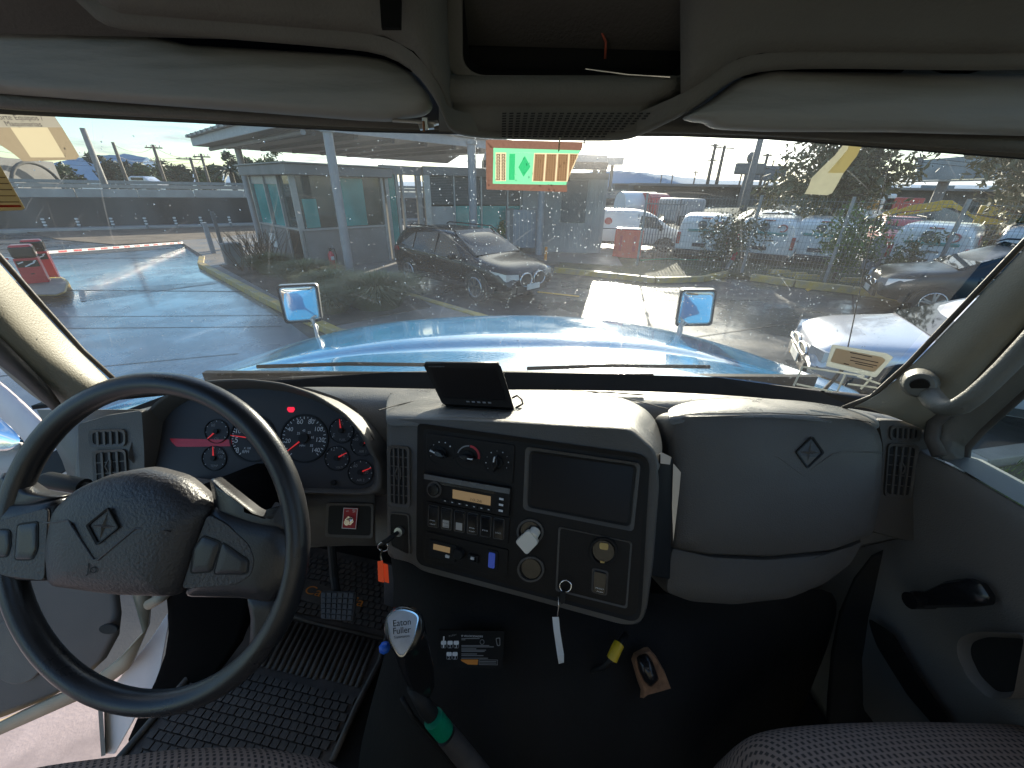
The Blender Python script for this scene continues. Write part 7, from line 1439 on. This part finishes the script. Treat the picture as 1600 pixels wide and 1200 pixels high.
# ================================================================ VEHICLES
def car_body(prof, W_, zsill=.28):
    """prof: list of (x, z_belt, z_top, half width at belt, half width at top); x runs from tail to nose"""
    rows = []
    for x, zb, zt, wb, wt, zs in prof:
        half = [(wb*.90, zs), (wb*.985, zs+.12), (wb, (zs+zb)/2), (wb*.985, zb-.05), (wb*.955, zb), ((wb*.955+wt)/2*1.01, (zb+zt)/2), (wt, zt-.05*(zt-zb)-.015), (wt*.82, zt), (wt*.4, zt+.01)]
        rows.append([Vector((x, -y, z)) for y, z in half] + [Vector((x, y, z)) for y, z in reversed(half)])
    mb = MB().grid(rows); n = len(rows[0])
    for r, s in ((0, -1), (len(rows)-1, 1)): mb.add(rows[r], [tuple(range(n))])
    return mb
def side_pt(prof, x, z, s, off=.012):
    for (x0, zb0, zt0, wb0, wt0, _), (x1, zb1, zt1, wb1, wt1, _) in zip(prof, prof[1:]):
        if x0 <= x <= x1:
            t = (x-x0)/(x1-x0) if x1 > x0 else 0; zb, zt, wb, wt = (zb0+(zb1-zb0)*t, zt0+(zt1-zt0)*t, wb0+(wb1-wb0)*t, wt0+(wt1-wt0)*t)
            if z >= zb: k = min(1, (z-zb)/max(.01, zt-zb)); y = wb*.955+(wt-wb*.955)*k+.012*math.sin(k*math.pi)
            else: y = wb*(.985 if z > (zb+.3)/2 else 1.0)
            return Vector((x, s*(y+off), z))
    return Vector((x, s*prof[0][3], z))
def panel(prof, pts, s, off=.012, n=1):
    a = [side_pt(prof, x, z, s, off) for x, z in pts]; b = [side_pt(prof, x, z, s, off-.03) for x, z in pts]; return MB().prism(b, a)
def wheel(t, x, s, R_, y, spokes=5, m='alloy'):
    w = obj('wheel', MB().tube([Vector((x, s*(y-.21), R_)), Vector((x, s*(y-.03), R_)), Vector((x, s*y, R_))], [R_, R_, R_*.93], 28), 'tyre', t, smooth='auto', local=True)
    obj('rim', MB().tube([Vector((x, s*(y+.002), R_)), Vector((x, s*(y+.006), R_))], R_*.66, 24), 'plastic_trim', w, local=True)
    pl = MB()
    for k in range(spokes):
        a = 2*math.pi*k/spokes+.3
        for da in ((-.16, .16) if spokes <= 6 else (0,)):
            d = Vector((math.cos(a+da), 0, math.sin(a+da))); e = Vector((-d.z, 0, d.x)); c = Vector((x, s*(y+.012), R_)); pl.add([c+e*.02, c-e*.02, c+d*R_*.64-e*.018, c+d*R_*.64+e*.018], [(0, 1, 2, 3)])
    obj('spokes', pl, m, w, local=True, solid=.012)
    obj('rim_ring', MB().tube([Vector((x+math.cos(2*math.pi*i/24)*R_*.65, s*(y+.008), R_+math.sin(2*math.pi*i/24)*R_*.65)) for i in range(24)], .014, 6, True), m, w, local=True, smooth=True)
    return w
def arch(t, x, s, R_, y):
    pts = [Vector((x+math.cos(math.pi*i/14)*R_*1.22, s*(y), R_*.95+math.sin(math.pi*i/14)*R_*1.2)) for i in range(15)]; obj('wheel_arch', MB().prism(pts, [p+Vector((0, -s*.05, 0)) for p in pts]), 'plastic_trim', t, local=True)
def lbox(t, name, c, sx, sy, sz, m, bv=.006): return obj(name, MB().box(c, sx, sy, sz), m, t, local=True, bevel=bv)
def suv(label, cat, loc, rz, paint, L_=4.45, H_=1.6, W_=1.84, twin=False, kind='suv', name='parked_suv'):
    t = thing(name, label, cat, loc, rz); h = L_/2; k = H_/1.6; w = W_/2
    if kind == 'suv':
        prof = [(-h, .62*k, .82*k, w*.84, w*.72, .42), (-h+.05, .95*k, 1.12*k, w*.92, w*.74, .36), (-h+.16, 1.02*k, 1.40*k, w*.97, w*.72, .32), (-h+.42, 1.05*k, 1.555*k, w, w*.70, .27), (-h+.9, 1.04*k, 1.59*k, w, w*.72, .25), (-.25, 1.01*k, 1.60*k, w, w*.74, .24), (.25, .99*k, 1.565*k, w, w*.74, .24), (.62, .975*k, 1.42*k, w, w*.76, .24), (.98, .96*k, 1.16*k, w*.99, w*.82, .24), (1.18, .95*k, 1.04*k, w*.985, w*.84, .25), (h-.62, .90*k, .99*k, w*.97, w*.80, .27), (h-.22, .80*k, .91*k, w*.92, w*.72, .30), (h-.05, .62*k, .80*k, w*.84, w*.62, .34), (h, .50*k, .62*k, w*.76, w*.55, .38)]
        sc = h/2.225; prof = [(x*sc if -1.3 < x < 1.2 else x, *r) for x, *r in prof]
    obj('body', car_body(prof, W_), paint, t, local=True, smooth=True, sub=1)
    for s in (-1, 1):
        zb = 1.0*k; zt = 1.5*k
        for nm, pts in (('rear_quarter_window', [(-h+.5, zb+.1), (-1.12, zb+.04), (-1.12, zt-.03), (-h+.72, zt-.08)]), ('rear_door_window', [(-1.06, zb+.04), (-.22, zb+.02), (-.2, zt+.01), (-1.06, zt-.02)]), ('front_door_window', [(-.14, zb+.02), (.80*sc, zb+.0), (.42*sc, zt-.10), (.15, zt-.01), (-.12, zt+.01)])):
            obj('window', panel(prof, pts, s, .016), 'car_glass', t, local=True)
        obj('sill_trim', panel(prof, [(-h+.3, .27), (h-.35, .27), (h-.35, .40), (-h+.3, .40)], s, .012), 'plastic_trim', t, local=True)
        obj('belt_line', panel(prof, [(-h+.45, zb-.02), (.85*sc, zb-.055), (.85*sc, zb-.04), (-h+.45, zb)], s, .014), 'chrome', t, local=True)
        obj('door_gap', panel(prof, [(-.185, .42), (-.17, .42), (-.17, zb-.02), (-.185, zb-.02)], s, .006), 'black', t, local=True); obj('door_gap', panel(prof, [(.80*sc, .42), (.815*sc, .42), (.86*sc, zb-.1), (.84*sc, zb-.1)], s, .006), 'black', t, local=True)
        for x in (-.95, -.02): obj('door_handle', panel(prof, [(x, zb-.16), (x+.2, zb-.165), (x+.2, zb-.13), (x, zb-.125)], s, .03), paint, t, local=True)
        for x in (-h+.83, h-.88):
            arch(t, x, s, max(.315, .34*k), w*1.0); wheel(t, x, s, max(.325, .345*k), w*1.01, 5)
        obj('headlight', MB().prism([Vector((h-.50, s*w*.92, .82*k)), Vector((h-.16, s*w*.80, .76*k)), Vector((h-.10, s*w*.50, .74*k)), Vector((h-.10, s*w*.48, .64*k)), Vector((h-.14, s*w*.80, .62*k))], [Vector((h-.48, s*w*.95, .82*k)), Vector((h-.08, s*w*.83, .77*k)), Vector((h+.0, s*w*.50, .75*k)), Vector((h+.01, s*w*.48, .63*k)), Vector((h-.07, s*w*.84, .61*k))]), 'lamp_clear', t, local=True)
        obj('tail_light', panel(prof, [(-h+.04, .84*k), (-h+.42, .92*k), (-h+.36, 1.03*k), (-h+.06, 1.0*k)], s, .016), 'tail_red', t, local=True)
        mr = obj('door_mirror', MB().box(Vector((.68*sc, s*(w+.12), 1.05*k)), .12, .2, .13), paint, t, local=True, bevel=.03)
        kd = [Vector((h+.02, s*.22, .60*k))+Vector((0, (.19 if twin else .21)*math.cos(a), (.14 if twin else .06)*math.sin(a))) for a in [i*math.pi/9 for i in range(18)]]
        obj('grille_ring', MB().tube(kd, .014, 6, True), 'chrome', t, local=True, smooth=True); obj('grille', MB().prism([p-Vector((.05, 0, 0)) for p in kd], [p-Vector((.0, 0, 0)) for p in kd]), 'plastic_trim', t, local=True)
    i_w = next(i for i, p in enumerate(prof) if p[0] >= .60*sc); a, b = prof[i_w-1], prof[i_w+2]
    obj('windshield', MB().prism([Vector((a[0]-.02, y*a[4]*.9, a[2]+.0)) for y in (-1, 1)]+[Vector((b[0]-.05, y*b[4]*.98, b[2]+.02)) for y in (1, -1)], [Vector((a[0]-.02, y*a[4]*.9, a[2]+.02)) for y in (-1, 1)]+[Vector((b[0]-.02, y*b[4]*.92, b[2]+.045)) for y in (1, -1)]), 'car_glass', t, local=True)
    a, b = prof[1], prof[3]; obj('rear_window', MB().prism([Vector((-h+.08, y*w*.62, 1.10*k)) for y in (-1, 1)]+[Vector((-h+.36, y*w*.60, 1.50*k)) for y in (1, -1)], [Vector((-h+.04, y*w*.62, 1.12*k)) for y in (-1, 1)]+[Vector((-h+.32, y*w*.60, 1.54*k)) for y in (1, -1)]), 'car_glass', t, local=True)
    lbox(t, 'lower_grille', Vector((h-.01, 0, .38*k)), .06, w*1.1, .14, 'plastic_trim'); lbox(t, 'number_plate', Vector((h+.04, 0, .42*k)), .02, .42, .12, 'plate_white')
    for s in (-1, 1): obj('roof_rail', MB().tube([Vector((-h+.6, s*w*.66, 1.585*k)), Vector((-h+.7, s*w*.68, 1.64*k)), Vector((.2, s*w*.70, 1.64*k)), Vector((.35, s*w*.70, 1.57*k))], .016, 6), 'plastic_trim', t, local=True)
    return t
# black SUV by the booth (its right flank faces the truck)
fw, rw_ = Vector((-.56, 8.72, 0)), Vector((-2.49, 10.62, 0)); hv = (fw-rw_).normalized(); rz = math.atan2(hv.y, hv.x); mid = (fw+rw_)/2 + Vector((-hv.y, hv.x, 0))*.90
suv('glossy black parked SUV with silver wheels and twin round edged grilles beside the office', 'SUV', mid, rz, 'car_black', 4.3, 1.42, 1.8, True)
# dark SUV at right (nose towards the truck's left), silver car beside the hood
sw0 = G(1447, 498); hv = Vector((-.86, .5, 0)).normalized(); rz = math.atan2(hv.y, hv.x)
cen_ = sw0 - hv*1.34 + Vector((hv.y, -hv.x, 0))*(.90 if Vector((hv.y, -hv.x, 0)).y > 0 else -.90)
suv('dark green grey pickup like SUV cut off by the right windshield pillar', 'SUV', cen_, rz, 'car_dark', 4.5, 1.48, 1.86)
hv = Vector((-.90, .43, 0)).normalized(); ns = P(1262, 545, Y=5.0); ns.z = 0; ns = P(1300, 575, Z=.45); c_ = Vector((ns.x, ns.y, 0)) - hv*2.0 + Vector((hv.y, -hv.x, 0))*.75
suv('silver car parked close on the right, hood reaching behind the printed label', 'car', c_, math.atan2(hv.y, hv.x), 'car_silver', 4.4, 1.30, 1.80, name='parked_car')
def van(label, loc, rz, name='white_van', back=True, k=1.0, n=0):
    t = thing(name, label, 'van', loc, rz, 'white vans behind the mesh fence'); L_, h, w, H_ = 4.6*k, 2.3*k, .92*k, 1.84*k
    prof = [(-h, 1.0, 1.60, w*.94, w*.80, .42), (-h+.04, 1.05, 1.78, w*.98, w*.82, .36), (-h+.2, 1.08, H_, w, w*.84, .30), (0, 1.06, H_+.02, w, w*.86, .28), (h-1.75, 1.04, H_-.02, w, w*.85, .28), (h-1.35, 1.02, H_-.18, w, w*.85, .28), (h-.9, 1.0, 1.28, w*.98, w*.84, .28), (h-.7, .97, 1.12, w*.97, w*.82, .28), (h-.2, .85, 1.0, w*.9, w*.74, .30), (h, .55, .75, w*.8, w*.6, .36)]
    obj('body', car_body(prof, 0), 'van_white', t, local=True, smooth=True, sub=1)
    for s in (-1, 1):
        obj('window', panel(prof, [(h-1.95, 1.1), (h-.95, 1.05), (h-1.3, 1.55), (h-1.9, 1.62)], s, .016), 'car_glass', t, local=True)
        obj('door_gap', panel(prof, [(h-2.02, .4), (h-2.0, .4), (h-2.0, 1.7), (h-2.02, 1.7)], s, .006), 'black', t, local=True); obj('side_rail', panel(prof, [(-h+.3, 1.0), (h-2.1, 1.0), (h-2.1, 1.03), (-h+.3, 1.03)], s, .010), 'plastic_trim', t, local=True)
        obj('door_handle', panel(prof, [(h-1.95, .92), (h-1.72, .92), (h-1.72, .97), (h-1.95, .97)], s, .03), 'plastic_trim', t, local=True)
        obj('sill_trim', panel(prof, [(-h+.3, .30), (h-.35, .30), (h-.35, .44), (-h+.3, .44)], s, .012), 'plastic_trim', t, local=True)
        for x in (-h+.75, h-.85): arch(t, x, s, .33, w*1.0); wheel(t, x, s, .33, w*1.01, 7, 'galv')
        lbox(t, 'tail_light', Vector((-h-.0, s*w*.88, .95)), .08, .12, .46, 'tail_red', .02); lbox(t, 'door_mirror', Vector((h-1.1, s*(w+.12), 1.12)), .12, .18, .24, 'plastic_trim', .03)
        obj('red_emblem', panel(prof, [(-.9+.16*math.cos(a), 1.35+.16*math.sin(a)) for a in [i*math.pi/6 for i in range(12)]], s, .014), 'sign_red', t, local=True)
    lbox(t, 'rear_door_gap', Vector((-h-.005, 0, 1.15)), .02, .012, 1.2, 'black', 0); lbox(t, 'rear_strip', Vector((-h-.01, -.02, 1.27)), .05, w*1.25, .10, 'teal_glass', .02)
    lbox(t, 'bumper', Vector((-h-.03, 0, .42)), .12, w*1.8, .22, 'plastic_trim', .03); lbox(t, 'number_plate', Vector((-h-.02, .1, .72)), .03, .42, .13, 'poster_ink', .0); lbox(t, 'door_pull', Vector((-h-.01, -.12, 1.02)), .04, .26, .05, 'plastic_trim', .01)
    lbox(t, 'brake_lamp', Vector((-h+.02, 0, 1.74)), .05, .3, .04, 'tail_red', .0)
    obj('round_emblem', MB().tube([Vector((-h-.01, .10, 1.50)), Vector((-h-.025, .10, 1.50))], [.15, .15], 20), 'far_grey', t, local=True); rr_ = obj('red_emblem', MB().tube([Vector((-h-.02, -.42+.12*math.cos(a), 1.48+.12*math.sin(a))) for a in [i*math.pi/8 for i in range(14)]], .025, 6), 'sign_red', t, local=True, smooth=True)
    lbox(t, 'windshield', Vector((h-1.02, 0, 1.42)), .02, w*1.45, .5, 'car_glass', .0)
    return t
def place_van(label, px, py, yaw_deg, Y_off=0):
    b = G(px, py+13); hv = Vector((math.cos(R(yaw_deg)), math.sin(R(yaw_deg)), 0)); van(label, b+hv*2.3, R(yaw_deg)).scale = (1, 1, .86)
place_van('leftmost parked white van, half hidden by the tall olive green shrub', 1090, 398, 62)
place_van('white van with red emblem and dark strip on its rear doors, second along the fence', 1183, 404, 52)
place_van('white van between the two leafy shrubs, partly behind the bright green one', 1268, 408, 50)
place_van('nearest white van with its rear doors square to the fence, right of the grey tarp', 1425, 428, 38)
place_van('white van cut off by the right pillar above the dark SUV roof', 1590, 436, 40)
b = G(935, 396); van('white van seen side on behind the red barrier, nose to the right', Vector((5.4, 18.2, 0)), R(-12)).scale = (1, 1, .86)
# red pickup, red trailer, far cars
suv('red pickup parked behind the grey tarp beyond the fence', 'pickup', Vector((17.8, 18.6, 0)), R(-125), 'red_truck', 4.6, 1.45, 1.85, name='red_pickup')
suv('dark car roof showing behind the second white van', 'car', Vector((14.2, 23.5, 0)), R(170), 'car_dark', 4.4, 1.5, 1.8, name='parked_car')
suv('silver car parked between the first two white vans', 'car', Vector((12.7, 19.8, 0)), R(60), 'car_silver', 4.3, 1.6, 1.8, name='parked_car')
tk = thing('tanker_truck', 'red and white tanker truck parked far off above the white van', 'truck', P(1000, 330, Y=28)); cx = P(1000, 322, Y=28)
obj('tank', MB().tube([P(968, 322, Y=28), P(1020, 322, Y=28.5)], .85, 20), 'van_white', tk, smooth='auto'); obj('tank_end', MB().tube([P(1005, 326, Y=27.6), P(1036, 326, Y=28)], [.95, .9], 20), 'red_truck', tk, smooth='auto'); obj('chassis', MB().box(P(1000, 345, Y=28.2), 4.2, 1.2, .25), 'plastic_trim', tk)
for x in (978, 992, 1028): a = P(x, 350, Y=27.7); obj('wheel', MB().tube([Vector((a.x, 27.6, .45)), Vector((a.x, 27.9, .45))], .45, 16), 'tyre', tk, smooth='auto')
bx_ = thing('box_van', 'pale box van seen from behind, far off beyond the leftmost vans', 'van', P(1062, 340, Y=24)); obj('body', MB().box(P(1062, 328, Y=24), 1.5, 3, 1.2), 'tarp', bx_, bevel=.15, seg=3); obj('door_split', MB().box(P(1062, 328, Y=22.45), .04, .06, 1.0), 'black', bx_); a = P(1062, 340, Y=24); obj('bumper', MB().box(Vector((a.x, 22.5, .9)), 1.5, .2, .5), 'plastic_trim', bx_)
# red plastic barrier, bollard, concrete boxes, delineators
jb = thing('plastic_barrier', 'red water filled plastic barrier on the verge left of the vans', 'barrier', G(978, 406)); a, b_, h = G(957, 404), G(999, 407), 1.05; d = (b_-a).normalized(); nn = Vector((d.y, -d.x, 0)); Lb = (b_-a).length; o_ = a
obj('body', MB().prism([a+nn*.25, b_+nn*.25, b_-nn*.25, a-nn*.25], [a+nn*.12+Z0*h, b_+nn*.12+Z0*h, b_-nn*.12+Z0*h, a-nn*.12+Z0*h]), 'jersey_red', jb, bevel=.04)
obj('top_cap', MB().box((a+b_)/2+Z0*(h+.02), Lb*.96, .2, .05, ax=(d, nn, Z0)), 'van_white', jb, bevel=.01)
for u in (.25, .75): obj('groove', MB().box(a+(b_-a)*u+nn*.19+Z0*.5, .1, .04, .7, ax=(d, nn, Z0)), 'barrier_red', jb)
ob = thing('orange_bollard', 'short orange bollard on the tarmac right of the black SUV', 'bollard', G(852, 412)); c = G(852, 412); obj('tube', MB().tube([c, c+Z0*.55], .05, 12), 'orange', ob, smooth='auto'); obj('base', MB().tube([c, c+Z0*.04], .12, 12), 'plastic_trim', ob)
rb = thing('red_bollard', 'leaning red and white striped bollard in front of the second van', 'bollard', G(1130, 425)); c = G(1132, 425); d = Vector((.45, .1, 1)).normalized()
obj('tube', MB().tube([c, c+d*.75], .06, 10), 'galv', rb, smooth='auto'); obj('red_band', MB().tube([c+d*.4, c+d*.7], .064, 10), 'barrier_red', rb); obj('legs', MB().tube([c+Vector((-.3, 0, 0)), c+d*.25, c+Vector((.2, -.2, 0))], .02, 6), 'plastic_trim', rb)
cb3 = thing('card_reader_post', 'grey concrete stub post with a white frame left of the bare shrub', 'post', G(368, 418)); c = G(370, 417)
obj('post', MB().box(c+Z0*.35, .5, .35, .7, .75), 'pole_concrete', cb3, bevel=.02); c2_ = G(335, 400); obj('white_frame', MB().box(c2_+Z0*.55, .12, .22, 1.1, .75), 'roof_white', cb3); c3 = G(350, 395); obj('dark_frame', MB().box(c3+Z0*.7, .1, .14, 1.4, .75), 'far_grey', cb3)
# silver tarps leaning on the fence
tpz = thing('tarp', 'grey tarpaulin sheet draped like a tent against the mesh fence beside the red pickup', 'tarp', G(1370, 425)); mb = MB()
mb.grid([[P(1340, 425, Y=13.2), P(1356, 424, Y=12.9), P(1372, 426, Y=13.1), P(1392, 424, Y=12.8)], [P(1352, 395, Y=13.4), P(1362, 392, Y=13.1), P(1376, 392, Y=13.2), P(1390, 392, Y=13)], [P(1368, 372, Y=13.4), P(1372, 368, Y=13.3), P(1375, 366, Y=13.2), P(1380, 366, Y=13.1)]]); obj('sheet', mb, 'tarp', tpz, sub=2, solid=.01)
tp2 = thing('tarp', 'crumpled grey tarpaulin hanging between the second and third vans', 'tarp', G(1235, 415)); mb = MB()
mb.grid([[P(1218, 412, Y=14.4), P(1226, 412, Y=14.1), P(1236, 413, Y=14.3), P(1244, 414, Y=14)], [P(1222, 392, Y=14.6), P(1230, 392, Y=14.2), P(1238, 394, Y=14.3), P(1244, 396, Y=14.1)], [P(1232, 370, Y=14.6), P(1238, 368, Y=14.4), P(1243, 368, Y=14.3), P(1247, 370, Y=14.2)]]); obj('sheet', mb, 'tarp', tp2, sub=2, solid=.01)
# excavator boom over the vans
ex_ = thing('excavator', 'yellow excavator with its long boom stretched over the parked vans', 'excavator', P(1490, 330, Y=24)); Ye = 24.0
obj('boom', MB().rings([[P(x, y, Y=Ye+o) for x, y, o in ((x0, y0-hh, -.2), (x0, y0-hh, .2), (x0, y0+hh, .2), (x0, y0+hh, -.2))] for x0, y0, hh in ((1399, 331, 2), (1425, 325, 4.5), (1450, 322, 5), (1472, 319, 6))]), 'digger_yellow', ex_, bevel=.03)
obj('stick', MB().rings([[P(x, y, Y=Ye-.1+o) for x, y, o in ((x0, y0-hh, -.2), (x0, y0-hh, .2), (x0, y0+hh, .2), (x0, y0+hh, -.2))] for x0, y0, hh in ((1363, 344, 1.5), (1380, 336, 4), (1402, 328, 4.5))]), 'digger_yellow', ex_, bevel=.03)
obj('upper_boom', MB().rings([[P(x, y, Y=Ye+.1+o) for x, y, o in ((x0, y0-hh, -.25), (x0, y0-hh, .25), (x0, y0+hh, .25), (x0, y0+hh, -.25))] for x0, y0, hh in ((1470, 319, 6), (1488, 319, 6), (1503, 327, 4), (1530, 345, 3))]), 'digger_yellow', ex_, bevel=.03)
obj('hydraulic_ram', MB().tube([P(1402, 336, Y=Ye-.3), P(1470, 327, Y=Ye-.3)], .07, 8), 'digger_yellow', ex_)
obj('cab', MB().box(Vector((P(1585, 350, Y=25).x, 25.5, 1.3)), 2.0, 2, 1.2), 'digger_yellow', ex_, bevel=.1); obj('tracks', MB().box(Vector((P(1585, 350, Y=25).x, 25.5, .4)), 3.0, 2.6, .8), 'plastic_trim', ex_, bevel=.3, seg=4)
lt = thing('lorry', 'white and red lorry cab behind the excavator boom', 'lorry', P(1380, 325, Y=32)); obj('cab', MB().box(P(1362, 322, Y=32), 1.6, 2, 1.7), 'van_white', lt, bevel=.15, seg=3); obj('red_body', MB().box(P(1392, 320, Y=32), 3.0, 2, 1.0), 'red_truck', lt, bevel=.05); obj('window', MB().box(P(1360, 320, Y=30.9), 1.2, .1, .6), 'car_glass', lt)
# ---- mesh fence of thin steel bars
f0, f1, f2, f3 = Vector((4.4, 13.3, .1)), Vector((7.3, 12.2, .1)), Vector((10.6, 9.7, .1)), Vector((16.2, 7.2, .1)); fn = thing('mesh_fence', 'tall welded wire mesh fence with steel posts in front of the white vans', 'fence', f0); bars = MB(); HF = 2.1
for a, b in ((f0, f1), (f1, f2), (f2, f3)):
    d = (b-a).normalized(); L_ = (b-a).length; nn = Vector((d.y, -d.x, 0)); k = int(L_/.085)
    for i in range(k): p = a+d*(i*.085); bars.add([p-d*.0035, p+d*.0035, p+d*.0035+Z0*HF, p-d*.0035+Z0*HF], [(0, 1, 2, 3)])
    for i in range(12): z = .1+i*HF/12; bars.add([a+Z0*z+nn*.006, b+Z0*z+nn*.006, b+Z0*(z+.007)+nn*.006, a+Z0*(z+.007)+nn*.006], [(0, 1, 2, 3)])
    m_ = max(1, round(L_/2.6))
    for i in range(m_+1): obj('post', MB().box(a+(b-a)*(i/m_)+Z0*HF/2, .07, .07, HF+.1, math.atan2(d.y, d.x)), 'galv', fn)
obj('wire_mesh', bars, 'galv', fn, keep=True, kind='stuff')
# dark picket gate beyond the red barrier
pg = thing('picket_fence', 'dark steel picket fence between red barrier and leftmost shrub', 'fence', (5, 17, 0)); a, b = P(1000, 385, Y=17.2), P(1060, 388, Y=16.4); a.z = b.z = .1; d = (b-a).normalized()
for i in range(15): obj('picket', MB().box(a+(b-a)*(i/14)+Z0*.95, .025, .025, 1.9, math.atan2(d.y, d.x)), 'far_grey', pg)
for z in (.2, 1.75): obj('rail', MB().box((a+b)/2+Z0*z, (b-a).length, .03, .05, math.atan2(d.y, d.x)), 'far_grey', pg)
pf_ = thing('picket_fence', 'steel picket fence behind the left canopy post', 'fence', (-9, 18, 0)); a, b = P(418, 390, Y=17.6), P(450, 392, Y=17.0); a.z = b.z = .1
for i in range(7): obj('picket', MB().box(a+(b-a)*(i/6)+Z0*.85, .03, .03, 1.7), 'far_grey', pf_)
for z in (.2, 1.6): obj('rail', MB().box((a+b)/2+Z0*z, (b-a).length, .03, .05, math.atan2((b-a).y, (b-a).x)), 'far_grey', pf_)
# rubble heap and green hose on the verge
hs = tag(obj('garden_hose', MB().tube([G(1000, 413)+Z0*.14, G(1040, 410)+Z0*.13, G(1080, 412)+Z0*.13, G(1120, 409)+Z0*.13], .02, 8), 'green_tape', smooth=True), 'thin green hose lying along the verge before the leftmost shrub', 'hose')
for x, y, s_ in ((1018, 406, .3), (1032, 409, .22), (1008, 409, .2)):
    o = tag(obj('rock', MB().dot(G(x, y)+Z0*(.1+s_*.4), s_, .6, 7), 'soil'), {.3: 'largest', .22: 'right hand', .2: 'smallest'}[s_]+' dark rock on the verge beside the red barrier', 'rock', 'dark rocks beside the red barrier')
# car and trucks far on the highway
hc = thing('highway_car', 'small pale car passing on the highway beyond the guard rail', 'car', P(215, 284, Y=46)); p_ = P(217, 283, Y=46)
obj('body', MB().prism([p_+Vector((x, 0, z)) for x, z in ((-1.6, -.45), (1.7, -.45), (1.7, -.05), (1.0, .05), (.5, .45), (-.7, .45), (-1.5, .1))], [p_+Vector((x, 1.6, z)) for x, z in ((-1.6, -.45), (1.7, -.45), (1.7, -.05), (1.0, .05), (.5, .45), (-.7, .45), (-1.5, .1))]), 'car_silver', hc, bevel=.08); obj('window', MB().box(p_+Vector((-.1, -.02, .2)), 1.2, .05, .25), 'car_glass', hc)
# white vehicle and grass outside the passenger window
slab('grass_strip', [(2.8, -1.1), (8.7, -1.1), (8.7, 3.2), (6.1, 3.3), (3.7, 2.85)], .05, .05, 'grass_soil')
kerb_run('kerb', [(2.7, -1.2), (3.6, 2.95), (6.1, 3.4), (8.7, 3.3)], 'kerb')
wg2 = MB(); rg_ = random.Random(8)
for _ in range(5000):
    p = Vector((rg_.uniform(2.9, 7.5), rg_.uniform(.2, 2.95), .04)); a = rg_.uniform(0, 6.3); w_ = Vector((math.cos(a), math.sin(a), 0))*.006; wg2.add([p-w_, p+w_, p+w_*3+Z0*rg_.uniform(.04, .12)], [(0, 1, 2)])
tag(obj('grass', wg2, 'leaf_light', keep=True, kind='stuff'), 'short green grass beyond the passenger window', 'grass')
